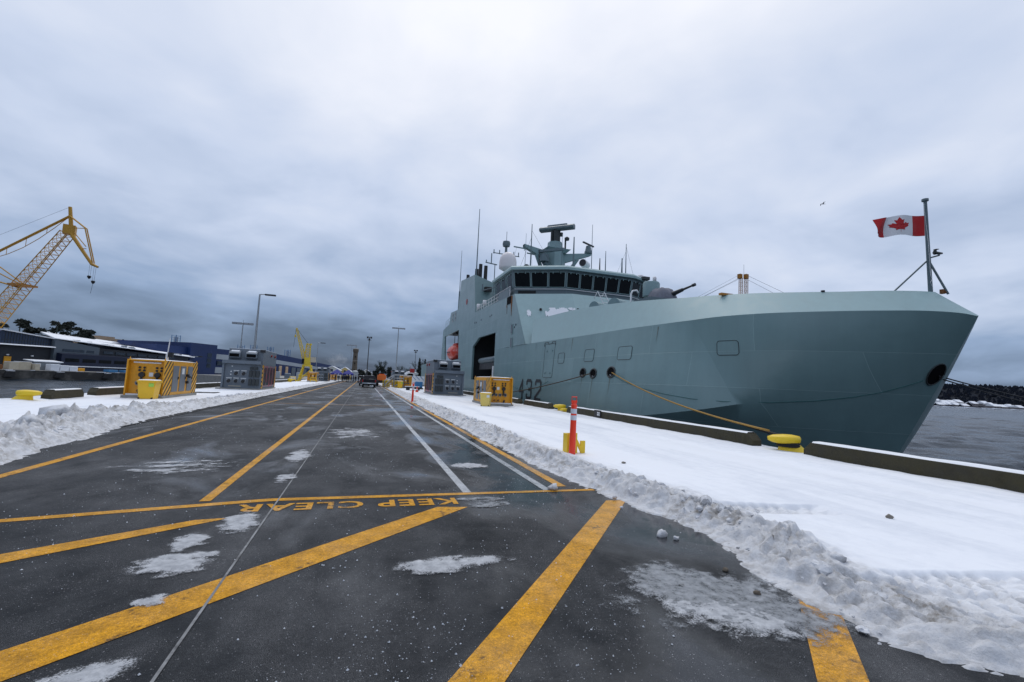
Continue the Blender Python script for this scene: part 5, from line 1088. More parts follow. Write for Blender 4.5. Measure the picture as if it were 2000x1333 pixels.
# ------------------------------------------------------------------ wheeled bins
def wbin(mat):
    o = thing('wheeled_bin', 'x', 'bin')
    def sq(z, a, b, r=0.05): return [(sx * (a - (r if k else 0)), sy * (b - (0 if k else r)), z) for sx, sy, ks in ((1, 1, (1, 0)), (-1, 1, (0, 1)), (-1, -1, (1, 0)), (1, -1, (0, 1))) for k in ks]
    def sq2(z, a, b): return [(a, -b * .85, z), (a, b * .85, z), (a * .85, b, z), (-a * .85, b, z), (-a, b * .85, z), (-a, -b * .85, z), (-a * .85, -b, z), (a * .85, -b, z)]
    m = MB().loft([sq2(0.06, 0.28, 0.30), sq2(0.5, 0.31, 0.34), sq2(0.80, 0.335, 0.37), sq2(0.80, 0.36, 0.40), sq2(0.86, 0.36, 0.40)], close=True); m.add(sq2(0.06, 0.28, 0.30), [tuple(range(8))])
    b = m.build('tub', M[mat], o, off=False)
    m = MB().loft([sq2(0.862, 0.37, 0.41), sq2(0.90, 0.36, 0.40), sq2(0.93, 0.27, 0.30), sq2(0.935, 0.02, 0.02)], close=True); m.build('lid', M['bin_yellow'], o, off=False)
    MB().loft([sq2(0.905, 0.34, 0.37), sq2(0.945, 0.28, 0.31), sq2(0.955, 0.02, 0.02)], close=True).build('snow_cap', M['snow'], o, off=False, smooth=True)
    for x in (-0.24, 0.24): MB().cyl((x - 0.03, 0.26, 0.09), (x + 0.03, 0.26, 0.09), 0.09, n=12).cyl((x - 0.03, -0.24, 0.08), (x + 0.03, -0.24, 0.08), 0.08, n=12).build('wheel', M['rubber'], o, off=False)
    MB().bx(0.12, 0.30, -0.405, -0.375, 0.62, 0.78).build('label_plate', M['green_sticker' if mat == 'bin_yellow' else 'sticker'], b, off=False); return o
WB = wbin('bin_yellow'); tag(WB, 'bright yellow wheeled bin in front of the left orange kiosk', 'bin', 'yellow wheeled bins'); WB.location = (-9.98, 26.85, 0.06); WB.scale = (1.1, 1.1, 1.05)
W2 = wbin('bin_pale'); tag(W2, 'faded yellow wheeled bin beside the right orange kiosk', 'bin', 'yellow wheeled bins'); W2.location = (7.72, 29.2, 0.06); W2.rotation_euler.z = R(-25)
W3 = copy_tree(WB); W3['label'] = 'far yellow bin beside the railing stairs'; W3.location = (5.35, 72.2, 0.06); W3.scale = (1.2, 1.2, 1.25)
# ------------------------------------------------------------------ orange delineator posts, cone
def delineator(x, y, label, z0=0.0, lean=0.0):
    o = thing('delineator_post', label, 'post', (x, y, z0), 0, 'orange delineator posts'); o.rotation_euler = (0, lean, 0)
    MB().lathe([(0.0, 0), (0.078, 0), (0.072, 0.62), (0.068, 1.05), (0.066, 1.18), (0.075, 1.19), (0.075, 1.22), (0.04, 1.25), (0.038, 1.27)], 16).build('tube', M['orange_post'], o, smooth=True, off=False, ang=45)
    for z in (0.93, 1.08): MB().lathe([(0.0719, z - 0.055), (0.0722, z - 0.05), (0.0722, z + 0.05), (0.0719, z + 0.055)], 16).build('reflective_band', M['reflective'], o, smooth=True, off=False)
    g = MB(); q = [(-0.045, 1.24), (-0.062, 1.30), (-0.062, 1.41), (0.062, 1.41), (0.062, 1.30), (0.045, 1.24)]
    g.tube([(a, 0, b) for a, b in q + [q[0]]], 0.017, 6); g.bx(-0.06, 0.06, -0.014, 0.014, 1.25, 1.33); g.build('grip', M['orange_post'], o, off=False); return o
delineator(4.70, 9.75, 'near orange post with two white bands in the right snow ridge', 0.03, R(0.6))
delineator(3.42, 33.5, 'far orange post with white bands near the right grey kiosk', 0.0)
TC = thing('traffic_cone', 'small orange traffic cone left of the right grey kiosk', 'cone', (6.05, 54.8, 0.08))
MB().lathe([(0.2, 0.03), (0.12, 0.3), (0.03, 0.68), (0.0, 0.69)], 14, (6.05, 54.8, 0.08)).build('body', M['cone_orange'], TC, smooth=True); MB().lathe([(0.131, 0.28), (0.085, 0.44)], 14, (6.05, 54.8, 0.08)).build('band', M['white'], TC); MB().bx(5.83, 6.27, 54.58, 55.02, 0.08, 0.12).build('foot', M['cone_orange'], TC)
# yellow steel bracket behind the near post
YB = thing('steel_bracket', 'yellow steel bracket with diagonal brace behind the near orange post', 'bracket', (4.85, 10.1, 0.1))
MB().bx(4.66, 5.02, 10.15, 10.18, 0.08, 0.56).bx(4.66, 4.70, 9.95, 10.15, 0.08, 0.56).build('back_plate', M['bright_yellow'], YB)
MB().bx(4.74, 4.92, 9.93, 9.96, 0.05, 0.40).bx(5.02, 5.14, 9.96, 10.0, 0.12, 0.40).build('front_plate', M['bright_yellow'], YB)
MB().add([(4.80, 9.97, 0.56), (4.86, 9.97, 0.56), (5.14, 9.93, 0.06), (5.06, 9.93, 0.06), (4.80, 10.02, 0.56), (4.86, 10.02, 0.56), (5.14, 9.98, 0.06), (5.06, 9.98, 0.06)], [(0, 1, 2, 3), (7, 6, 5, 4), (0, 4, 5, 1), (1, 5, 6, 2), (2, 6, 7, 3), (3, 7, 4, 0)]).build('brace', M['bright_yellow'], YB)
MT = thing('rubber_mat', 'black rubber mat lying on snow behind the left orange kiosk', 'mat', (-10.0, 35.3, 0.14))
rw = [[(x, y, 0.13 + 0.05 * noise.noise(Vector((x * 2, y * 2, 0)))) for x in np.linspace(-10.7, -9.3, 8)] for y in np.linspace(34.8, 36.2, 8)]
MB().loft(rw).build('sheet', M['rubber'], MT)

# ------------------------------------------------------------------ lamp posts
def lamp(x, y, h, label, kind, mat='galv', r=0.11, dirx=1):
    o = thing('light_pole', label, 'light pole', (x, y, 0))
    MB().cyl((x, y, 0), (x, y, h), r, r * 0.55, 10).build('pole', M[mat], o, smooth=True, ang=40)
    if kind == 'arm':
        MB().cyl((x, y, h), (x + dirx * 0.7, y, h + 0.06), 0.05).build('arm', M[mat], o); MB().cbox((x + dirx * 1.0, y, h + 0.02), (1.0, 0.36, 0.14)).build('lamp_head', M['pole_dark'], o)
    elif kind == 'tee':
        MB().cyl((x - 1.1, y, h), (x + 1.1, y, h), 0.06).build('arm', M[mat], o)
        for s in (-1, -0.4, 0.4, 1): MB().cbox((x + s * 1.1, y - 0.1, h - 0.06), (0.62, 0.4, 0.3)).build('lamp_head', M[mat], o)
        MB().cyl((x, y, h), (x, y, h + 0.5), 0.03).build('tip', M[mat], o)
    else:
        MB().cyl((x - 0.5, y, h), (x + 0.5, y, h), 0.06).cyl((x - 0.5, y, h - 0.7), (x + 0.5, y, h - 0.7), 0.06).build('arm', M[mat], o)
        for s in (-1, 0, 1): MB().cbox((x + s * 0.42, y - 0.15, h - (0.1 if s else 0.6)), (0.4, 0.35, 0.45)).build('lamp_head', M['pole_dark'], o)
    return o
lamp(-10.9, 52.6, 9.65, 'tall grey lamp pole with one arm behind the left grey kiosk', 'arm', r=0.14)
lamp(-17.8, 77.0, 8.75, 'grey pole with a cross head left of the tall single-arm lamp', 'tee', r=0.12)
lamp(-10.1, 108.0, 8.5, 'thin lamp pole with one arm right of the portal crane', 'arm', r=0.09)
lamp(6.6, 104.0, 12.7, 'tall floodlight pole with a wide cross head left of the warship', 'tee', r=0.15)
lamp(0.6, 117.2, 11.3, 'dark slender floodlight pole just beyond the pickup truck', 'cluster', 'pole_dark', r=0.14)
lamp(-3.9, 137.0, 10.3, 'thin pole with a cross head left of the stone tower', 'tee', r=0.09)
lamp(15.6, 152.0, 10.9, 'short floodlight pole behind the evergreen left of the warship', 'cluster', 'pole_dark', r=0.10)

# ------------------------------------------------------------------ pickup truck, seen from behind
TX, TY = 0.80, 72.0
TR = thing('pickup_truck', 'dark pickup truck driving away on the right lane', 'truck', (TX, TY, 0))
def sect(y, pts): return [(TX + p[0], TY + y, p[1]) for p in pts]
bd = lambda w, z0, z1, t: [(-w, z0), (w, z0), (w + 0.03, (z0 + z1) / 2), (w - t, z1), (-w + t, z1), (-w - 0.03, (z0 + z1) / 2)]
MB().loft([sect(0, bd(0.96, 0.55, 1.25, 0.05)), sect(2.0, bd(0.97, 0.5, 1.27, 0.05)), sect(4.2, bd(0.97, 0.5, 1.25, 0.06)), sect(5.5, bd(0.93, 0.5, 1.12, 0.1))], close=True).add(sect(0, bd(0.96, 0.55, 1.25, 0.05)), [tuple(range(6))]).add(sect(5.5, bd(0.93, 0.5, 1.12, 0.1)), [tuple(range(6))]).build('body', M['truck_paint'], TR, bevel=0.03)
cb = MB().loft([sect(1.85, bd(0.92, 1.24, 1.3, 0.05)), sect(2.05, bd(0.88, 1.24, 1.84, 0.16)), sect(3.6, bd(0.88, 1.24, 1.86, 0.16)), sect(4.4, bd(0.9, 1.24, 1.3, 0.05))], close=True).build('cab', M['truck_paint'], TR, bevel=0.03)
MB().add(sect(1.93, [(-0.74, 1.34), (0.74, 1.34)]) + sect(2.02, [(0.66, 1.74), (-0.66, 1.74)]), [(0, 1, 2, 3)]).build('rear_window', M['glass'], cb)
MB().bx(TX - 0.76, TX + 0.76, TY - 0.03, TY, 0.72, 1.2).build('tailgate', M['truck_paint'], TR, bevel=0.01)
MB().bx(TX - 0.98, TX + 0.98, TY - 0.18, TY - 0.02, 0.55, 0.74).build('bumper', M['chrome'], TR, bevel=0.02); MB().bx(TX - 0.26, TX + 0.26, TY - 0.2, TY - 0.18, 0.58, 0.71).build('licence_plate', M['white'], TR)
for s in (-1, 1):
    MB().bx(TX + s * 0.93 - 0.1, TX + s * 0.93 + 0.06, TY - 0.04, TY + 0.05, 0.82, 1.2).build('tail_light', M['tail_red'], TR)
    MB().cbox((TX + s * 1.12, TY + 3.9, 1.3), (0.22, 0.12, 0.2)).build('mirror', M['truck_paint'], TR)
    for y in (0.95, 4.45):
        w = MB().cyl((TX + s * 0.72, TY + y, 0.38), (TX + s * 0.98, TY + y, 0.38), 0.38, n=18).build('wheel', M['rubber'], TR); MB().cyl((TX + s * 0.97, TY + y, 0.38), (TX + s * 0.995, TY + y, 0.38), 0.22, n=12).build('rim', M['chrome'], w)
MB().bx(TX - 0.8, TX + 0.8, TY + 0.5, TY + 5.2, 0.36, 0.56).build('chassis', M['black'], TR)
# parked car farther on
CX, CY = 0.15, 84.0
CA = thing('parked_car', 'dark green car standing ahead of the pickup truck', 'car', (CX, CY, 0))
cs = lambda y, p: [(CX + a, CY + y, b) for a, b in p]
MB().loft([cs(0, bd(0.8, 0.4, 0.95, 0.06)), cs(0.6, bd(0.88, 0.32, 1.0, 0.06)), cs(3.6, bd(0.88, 0.32, 0.98, 0.06)), cs(4.4, bd(0.78, 0.4, 0.8, 0.06))], close=True).add(cs(0, bd(0.8, 0.4, 0.95, 0.06)), [tuple(range(6))]).add(cs(4.4, bd(0.78, 0.4, 0.8, 0.06)), [tuple(range(6))]).build('body', M['car_paint'], CA)
MB().loft([cs(0.15, bd(0.75, 0.96, 1.0, 0.05)), cs(0.55, bd(0.68, 0.96, 1.6, 0.12)), cs(2.4, bd(0.68, 0.96, 1.6, 0.12)), cs(3.1, bd(0.75, 0.96, 1.0, 0.05))], close=True).build('cabin', M['glass'], CA)
for s in (-1, 1):
    MB().bx(CX + s * 0.75 - 0.1, CX + s * 0.75 + 0.1, CY - 0.03, CY + 0.04, 0.7, 0.9).build('tail_light', M['tail_red'], CA)
    for y in (0.8, 3.5): MB().cyl((CX + s * 0.68, CY + y, 0.32), (CX + s * 0.9, CY + y, 0.32), 0.32, n=14).build('wheel', M['rubber'], CA)
# orange loader
LX, LY = 3.2, 88.5
LO = thing('loader', 'orange wheeled loader beyond the pickup on the right verge', 'loader', (LX, LY, 0))
MB().bx(LX - 0.8, LX + 0.75, LY, LY + 2.6, 1.05, 2.05).build('body', M['cloth_orange'], LO, bevel=0.05); MB().bx(LX - 0.5, LX + 0.5, LY + 0.9, LY + 2.1, 2.05, 2.25).build('cab_roof', M['cloth_orange'], LO)
MB().bx(LX - 0.55, LX + 0.55, LY + 0.2, LY + 2.9, 0.55, 1.05).build('chassis', M['black'], LO)
for s in (-1, 1):
    for y in (0.3, 2.4):
        w = MB().cyl((LX + s * 0.55, LY + y, 0.6), (LX + s * 0.95, LY + y, 0.6), 0.6, n=16).build('wheel', M['rubber'], LO); MB().cyl((LX + s * 0.55 - 0.02, LY + y - 0.3, 0.6), (LX + s * 0.97, LY + y - 0.3, 0.6), 0.18, n=10).build('hub', M['steel'], w)
# railed stairs with yellow hoses
ST_ = thing('gangway_stairs', 'small aluminium stairs and landing with handrails on the right verge', 'stairs', (4.6, 75, 0))
for y in (73.0, 74.6):
    g = MB(); g.cyl((3.1, y, 0.35), (4.5, y, 1.95), 0.05).cyl((3.1, y, 0.1), (3.1, y, 1.15), 0.05).cyl((3.1, y, 1.15), (4.5, y, 2.1), 0.05).cyl((4.5, y, 0.1), (4.5, y, 2.2), 0.05).cyl((4.5, y, 2.1), (5.9, y, 2.1), 0.05).cyl((5.9, y, 0.1), (5.9, y, 2.1), 0.05).cyl((4.5, y, 1.6), (5.9, y, 1.6), 0.04).cyl((4.5, y, 0.3), (5.9, y, 1.1), 0.04)
    g.build('handrail', M['galv'], ST_)
for k in range(4): MB().bx(3.3 + k * 0.3, 3.62 + k * 0.3, 73.0, 74.6, 0.3 + k * 0.24, 0.34 + k * 0.24).build('step', M['galv'], ST_)
MB().bx(4.5, 5.9, 73.0, 74.6, 1.12, 1.2).build('landing', M['galv'], ST_)
for i, (x, y, s, lb) in enumerate(((3.5, 76.0, 0.62, 'left coil of yellow hose heaped behind the railing stairs'), (5.0, 76.2, 0.72, 'right coil of yellow hose heaped behind the railing stairs'))):
    m = MB()
    for k in range(4): m.lathe([(s * 0.55, k * 0.28), (s, k * 0.28 + 0.02), (s * 1.05, k * 0.28 + 0.14), (s, k * 0.28 + 0.26), (s * 0.55, k * 0.28 + 0.28)], 14, (x, y, 0.1))
    tag(m.build('hose_coil', M['tow_yellow'], smooth=True, ang=50), lb, 'hose')
# low stores behind the stairs: pallet table, blue tarp, white boom with a red end
PT = thing('pallet_stack', 'blue tarpaulined pallet beside the right grey kiosk', 'pallet', (8.0, 70, 0)); MB().bx(7.3, 8.6, 69.5, 71, 0.15, 0.3).build('pallet', M['timber'], PT); MB().bx(7.4, 8.5, 69.6, 70.9, 0.3, 1.25).build('tarpaulin', M['blue_tarp'], PT, bevel=0.15)
LT = thing('low_trailer', 'low flat trailer with a snow-covered top left of the right grey kiosk', 'trailer', (6.4, 62, 0)); MB().bx(5.3, 7.2, 61.5, 63.5, 0.45, 0.55).build('bed', M['ship_dark'], LT); MB().bx(5.35, 7.15, 61.6, 63.4, 0.553, 0.62).build('snow_cap', M['snow'], LT)
for x in (5.6, 6.9): MB().cyl((x, 61.4, 0.3), (x, 61.6, 0.3), 0.26, n=12).build('wheel', M['rubber'], LT)
BM = thing('white_boom', 'white curved boom with a red box at its end beyond the grey kiosks', 'boom', (11, 113, 0))
MB().tube([(8.8, 113, 1.6), (9.4, 113, 2.6), (10.2, 113, 3.1), (11.0, 113, 3.15), (12.5, 113, 2.7)], 0.28, 8).cyl((11.6, 113, 0), (11.6, 113, 3.0), 0.25).build('boom', M['white'], BM, smooth=True); MB().bx(10.5, 11.5, 112.3, 113.4, 3.05, 4.0).build('red_box', M['red_paint'], BM)
WT = thing('white_barrier', 'white board fence with blue lattice beyond the far orange kiosk', 'fence', (10, 98, 0)); MB().bx(8.6, 12.0, 96, 96.2, 0.4, 2.2).build('board', M['white'], WT)
for k in range(4): MB().cyl((8.6 + k * 0.8, 95.9, 2.2), (9.4 + k * 0.8, 95.9, 1.4), 0.04).build('lattice', M['blue_tarp'], WT)
# ------------------------------------------------------------------ people
def person(x, y, rz, label, cloth='cloth_dark', stride=0.18, s=1.0, arm=0.1):
    v = [(0, 0, 0.95), (0, 0, 1.2), (0, 0, 1.45), (0, 0, 1.56), (0, -0.02, 1.66), (0, 0, 1.78), (0.1, 0, 0.9), (0.11, stride * 0.5, 0.5), (0.11, stride, 0.08), (0.11, stride - 0.16, 0.04), (-0.1, 0, 0.9), (-0.11, -stride * 0.4, 0.5), (-0.11, -stride, 0.08), (-0.11, -stride - 0.16, 0.04),
         (0.2, 0, 1.43), (0.26, arm * 0.3, 1.15), (0.25, -arm, 0.9), (0.25, -arm - 0.03, 0.80), (-0.2, 0, 1.43), (-0.26, -arm * 0.3, 1.15), (-0.25, arm, 0.9), (-0.25, arm - 0.03, 0.80)]
    e = [(0, 1), (1, 2), (2, 3), (3, 4), (4, 5), (0, 6), (6, 7), (7, 8), (8, 9), (0, 10), (10, 11), (11, 12), (12, 13), (2, 14), (14, 15), (15, 16), (16, 17), (2, 18), (18, 19), (19, 20), (20, 21)]
    r = [0.17, 0.17, 0.16, 0.07, 0.10, 0.08, 0.11, 0.08, 0.06, 0.05, 0.11, 0.08, 0.06, 0.05, 0.085, 0.065, 0.05, 0.045, 0.085, 0.065, 0.05, 0.045]
    me = bpy.data.meshes.new('person'); me.from_pydata(v, e, []); o = bpy.data.objects.new('tmp', me); COL.objects.link(o)
    sk = o.modifiers.new('skin', 'SKIN'); 
    for i, d in enumerate(me.skin_vertices[0].data): d.radius = (r[i], r[i] * 0.8); d.use_root = (i == 0)
    o.modifiers.new('sub', 'SUBSURF').levels = 1
    bpy.context.view_layer.update(); m2 = bpy.data.meshes.new_from_object(o.evaluated_get(bpy.context.evaluated_depsgraph_get())); bpy.data.objects.remove(o)
    m2.materials.clear(); m2.materials.append(M[cloth]); m2.materials.append(M['skin'])
    for p in m2.polygons:
        p.use_smooth = True
        if 1.58 < p.center.z < 1.74 and p.center.y < 0.03: p.material_index = 1
    t = bpy.data.objects.new('person', m2); COL.objects.link(t); t.location = (x, y, 0); t.rotation_euler.z = rz; t.scale = (s, s, s); tag(t, label, 'person', 'people gathered at the end of the pier'); 
    h = MB().lathe([(0.0, 1.70), (0.115, 1.70), (0.12, 1.78), (0.08, 1.86), (0.0, 1.88)], 10).build('hat', M['cloth_dark' if cloth == 'cloth_dark' else 'white'], t, off=False, smooth=True); return t
PP = [(-6.9, 124, 'leftmost dark figure standing under the blue canopy'), (-6.0, 123, 'dark figure under the middle of the blue canopy'), (-5.2, 124, 'dark figure at the right leg of the blue canopy'), (-4.5, 120, 'dark clothed walker right of the blue canopy'), (-4.05, 121, 'second dark clothed walker right of the blue canopy'), (-3.6, 119.5, 'dark clothed walker ahead of the stone tower'),
      (-2.95, 118, 'dark clothed walker left of the middle of the road'), (-2.45, 118.5, 'dark clothed walker beside the lane line'), (-1.95, 119.5, 'dark clothed walker with a pale cap'), (-1.2, 117, 'dark clothed walker nearest the slender dark pole')]
for i, (x, y, lb) in enumerate(PP): person(x, y, R(random.uniform(-160, 160)), lb, 'cloth_dark', random.uniform(0.03, 0.26), random.uniform(0.95, 1.08), random.uniform(0, 0.2))
person(-0.1, 112, R(10), 'worker in a lime vest beside the slender dark pole', 'cloth_lime'); person(0.25, 112.5, R(-30), 'worker in an orange vest beside the slender dark pole', 'cloth_orange')
GC_ = thing('utility_cart', 'small pale utility cart standing left of the dark pole', 'cart', (-0.9, 125, 0)); MB().bx(-1.5, -0.4, 124, 126.2, 0.35, 0.95).build('body', M['white'], GC_, bevel=0.08); MB().bx(-1.5, -0.4, 124.1, 126, 1.75, 1.85).build('roof', M['white'], GC_)
for x in (-1.45, -0.45):
    for y in (124.2, 125.9): MB().cyl((x, y, 0.95), (x, y, 1.75), 0.03).cyl((x - 0.08, y, 0.25), (x + 0.08, y, 0.25), 0.25, n=10).build('wheel_post', M['black'], GC_)
for x0, y0, lb in ((-8.2, 125, 'left blue canopy tent at the end of the pier'), (-5.5, 127, 'right blue canopy tent at the end of the pier')):
    c = thing('canopy_tent', lb, 'tent', (x0 + 1.4, y0 + 1.4, 0), 0, 'blue canopy tents'); m = MB()
    a = [(x0, y0, 2.1), (x0 + 2.9, y0, 2.1), (x0 + 2.9, y0 + 2.9, 2.1), (x0, y0 + 2.9, 2.1)]; top = (x0 + 1.45, y0 + 1.45, 3.15); lo = [(p[0], p[1], 1.75) for p in a]
    m.add(a + [top], [(0, 1, 4), (1, 2, 4), (2, 3, 4), (3, 0, 4)]); m.loft([a + [a[0]], lo + [lo[0]]]); m.build('roof', M['tent_blue'], c)
    for p in a: MB().cyl((p[0], p[1], 0), (p[0], p[1], 2.1), 0.03).build('leg', M['white'], c)
    for k in (0.35, 0.6): MB().bx(x0 + 2.9 * k, x0 + 2.9 * k + 0.4, y0 - 0.01, y0, 1.85, 2.0).build('emblem', M['white'], c)
# ------------------------------------------------------------------ land at the head of the pier and the far quay on the left
struct(MB().bx(-46, 60, 152, 700, -4, -0.05).build('shore_ground', M['concrete']))
SA = Vector((-82.4, 141.2, 0)); SE = Vector((0.4659, 0.8848, 0)); SN = Vector((-0.8848, 0.4659, 0)); SROT = math.atan2(SE.y, SE.x)
def sp(u, k, z): return tuple(SA + SE * u + SN * k + Vector((0, 0, z)))
class SB_(MB):
    """boxes laid out along the far quay: u along the quay, k behind its edge"""
    def box(s, u0, u1, k0, k1, z0, z1): return s.add([sp(u, k, z) for z in (z0, z1) for u, k in ((u0, k0), (u1, k0), (u1, k1), (u0, k1))], [(0, 3, 2, 1), (4, 5, 6, 7), (0, 1, 5, 4), (1, 2, 6, 5), (2, 3, 7, 6), (3, 0, 4, 7)])
    def hexa(s, base, top): return s.add([sp(*p) for p in base + top], [(0, 3, 2, 1), (4, 5, 6, 7), (0, 1, 5, 4), (1, 2, 6, 5), (2, 3, 7, 6), (3, 0, 4, 7)])
struct(SB_().box(-120, 240, 0, 400, -4.5, -0.75).build('quay', M['dark_concrete']))
struct(SB_().box(-120, 240, 0.4, 400, -0.74, -0.70).build('quay_top', M['concrete']))
qs = SB_()
for u in np.arange(-20, 160, 5.2):
    a = 0.8 + 2.6 * abs(noise.noise(Vector((u, 0, 0)))); qs.box(u, u + a, 0.1, 0.5, -0.74, -0.62)
tag(qs.build('quay_edge_snow', M['snow']), 'strips of snow along the edge of the far left quay', 'snow', kind='stuff')
def root(name, label, cat, u, k, group=None): return thing(name, label, cat, sp(u, k, -0.7), 0, group)
# dark workshop with glazed upper band and mono-pitch snow roof
WS = root('workshop', 'dark workshop with glazed upper wall and snowy sloping roof at far left', 'building', 8, 20)
SB_().hexa([(-30, 14, -0.7), (19.2, 14, -0.7), (19.2, 60, -0.7), (-30, 60, -0.7)], [(-30, 14, 5.3), (19.2, 14, 5.9), (19.2, 60, 5.9), (-30, 60, 5.3)]).build('wall', M['clad_dark'], WS)
SB_().hexa([(8.0, 14.2, 5.3), (19.2, 14.2, 5.9), (19.2, 60, 5.9), (8.0, 60, 5.3)], [(8.0, 14.2, 9.35), (19.2, 14.2, 8.2), (19.2, 60, 8.2), (8.0, 60, 9.35)]).hexa([(-30, 14.2, 5.3), (7.95, 14.2, 5.3), (7.95, 60, 5.3), (-30, 60, 5.3)], [(-30, 14.2, 7.2), (7.95, 14.2, 9.3), (7.95, 60, 9.3), (-30, 60, 7.2)]).build('glazed_wall', M['clad_glass'], WS)
m = SB_()
for u in np.arange(8.6, 19.0, 0.62): m.box(u, u + 0.09, 14.1, 14.18, 5.7, 9.2 - (u - 8) * 0.105)
m.box(8, 19.2, 14.08, 14.17, 7.0, 7.12); m.build('mullions', M['ship_dark'], WS)
SB_().hexa([(7.5, 13.4, 9.45), (19.6, 13.4, 8.2), (40, 62, 8.2), (30, 62, 9.45)], [(7.5, 13.4, 9.75), (19.6, 13.4, 8.45), (40, 62, 11.6), (30, 62, 12.6)]).build('snow_roof', M['snow'], WS)
SB_().hexa([(-30, 12.0, 5.35), (19.0, 12.0, 5.72), (19.0, 14.2, 5.75), (-30, 14.2, 5.35)], [(-30, 12.2, 5.5), (19.0, 12.2, 5.95), (19.0, 14.2, 6.1), (-30, 14.2, 5.7)]).build('snow_canopy', M['snow'], WS)
for i, (u, k, z0, z1) in enumerate(((1.0, 13.2, 0.6, 3.6), (8.8, 13.8, 0.6, 2.6))): SB_().box(u, u + 2.2 - i * 0.7, k, k + 0.3, z0, z1).build('door', M['yellow'], WS)
for u in (9.2, 14.6): SB_().box(u, u + 0.5, 13.7, 13.95, 2.9, 3.2).build('wall_lamp', M['white'], WS)
# grey hall with low blue lean-to
GH = root('machine_hall', 'grey hall with a strip window above a low navy wall across the water', 'building', 40, 13)
SB_().hexa([(19.3, 13, -0.7), (31.5, 13, -0.7), (31.5, 62, -0.7), (19.3, 62, -0.7)], [(19.3, 13, 8.2), (31.5, 13, 6.7), (31.5, 62, 8.0), (19.3, 62, 10)]).build('wall', M['clad_grey'], GH)
SB_().hexa([(31.6, 13.4, -0.7), (64, 13.4, -0.7), (64, 62, -0.7), (31.6, 62, -0.7)], [(31.6, 13.4, 6.6), (64, 13.4, 5.6), (64, 62, 7.0), (31.6, 62, 8.0)]).build('wall', M['clad_dark'], GH)
for k in range(7): w = SB_().box(33 + k * 3.7, 35.9 + k * 3.7, 13.2, 13.42, 4.95 - k * 0.05, 5.75 - k * 0.05).build('window', M['window_far'], GH)
for u0, u1 in ((21.4, 24.2), (24.3, 27.2), (27.9, 29.9)): SB_().box(u0, u1, 12.9, 13.02, 4.9, 5.6).build('window', M['window_far'], GH)
SB_().hexa([(20.0, 11, -0.7), (64, 11, -0.7), (64, 13, -0.7), (20.0, 13, -0.7)], [(20.0, 11, 4.1), (64, 11, 4.3), (64, 13, 4.6), (20.0, 13, 4.4)]).build('lean_to', M['clad_navy'], GH)
for k in range(9): SB_().box(21.0 + k * 4.6, 24.6 + k * 4.6, 10.93, 11.02, 1.9, 2.9).build('window', M['glass'], GH)
SB_().box(20.0, 64, 10.4, 11.2, 0.55, 0.8).build('snow_ledge', M['snow'], GH)
SB_().hexa([(19.0, 12.7, 8.3), (66, 12.7, 5.75), (114, 60, 8.6), (46, 60, 12.4)], [(19.0, 12.7, 8.5), (66, 12.7, 5.95), (114, 60, 9.0), (46, 60, 12.9)]).build('snow_roof', M['snow'], GH)
rng = random.Random(8)
for k in range(26):
    u = 26 + k * 2.0; kk = 13 + rng.random() * 12; z = float(np.interp(u, [19, 66], [8.5, 5.95])) + (kk - 13) * 0.075
    SB_().box(u, u + 0.8 + rng.random(), kk, kk + 1.2, z, z + 0.25 + 0.45 * rng.random() ** 2).build('roof_vent', M['switch_light' if k % 3 else 'clad_dark'], GH)
SB_().hexa([(24, 34, 9.3), (60, 34, 8.2), (60, 34.4, 8.2), (24, 34.4, 9.3)], [(24, 34, 10.3), (60, 34, 9.2), (60, 38, 9.2), (24, 38, 10.3)]).build('roof_monitor', M['clad_dark'], GH)
# blue buildings
BT = root('blue_block', 'deep blue stepped building rising behind the left kiosks', 'building', 78, 30)
SB_().box(61, 74.5, 25, 60, -0.7, 10.3).build('wall', M['clad_blue'], BT); SB_().box(74.6, 88, 23.5, 60, -0.7, 12.2).build('stair_tower', M['clad_blue'], BT); SB_().box(88.1, 124, 25, 60, -0.7, 10.8).build('wall', M['clad_blue'], BT)
for k in range(3): SB_().box(83.2, 85.4, 23.4, 23.55, 2.2 + k * 2.2, 4.0 + k * 2.2).build('window', M['window_far'], BT)
SB_().box(88.2, 124, 24.7, 25.0, 6.2, 8.4).build('pale_band', M['clad_pale'], BT); SB_().box(88.2, 124, 24.6, 24.99, 0.0, 2.6).build('pale_band', M['clad_pale'], BT)
for k in range(6): SB_().box(90 + k * 5.4, 93.6 + k * 5.4, 24.5, 24.98, 3.6, 5.4).build('window', M['window_far'], BT)
LBG = root('long_shed', 'long blue-topped shed with pale doors behind the portal crane', 'building', 150, 22)
SB_().hexa([(122, 20, -0.7), (182, 20, -0.7), (182, 70, -0.7), (122, 70, -0.7)], [(122, 20, 10.9), (182, 20, 6.6), (182, 70, 8), (122, 70, 11.5)]).build('wall', M['clad_blue'], LBG)
SB_().hexa([(122, 19.8, 5.9), (182, 19.8, 3.2), (182, 20, 3.2), (122, 20, 5.9)], [(122, 19.8, 7.9), (182, 19.8, 4.4), (182, 20, 4.4), (122, 20, 7.9)]).build('pale_band', M['clad_pale'], LBG)
for i, u in enumerate((124.5, 129.6, 134.5, 139.0, 144, 149.5, 155)):
    d = SB_().box(u, u + (1.8 if i < 2 else 3.2), 19.6, 19.98, -0.6, 5.0 - i * 0.22).build('door', M['door_tan' if i < 2 else 'clad_grey'], LBG)
    if i < 2:
        for z in np.arange(0.2, 4.6, 0.75): SB_().box(u, u + 1.8, 19.55, 19.62, z, z + 0.08).build('slat', M['crane_rust'], d)
SB_().box(170, 240, 30, 70, -0.7, 6.0).build('far_wing', M['clad_navy'], LBG)
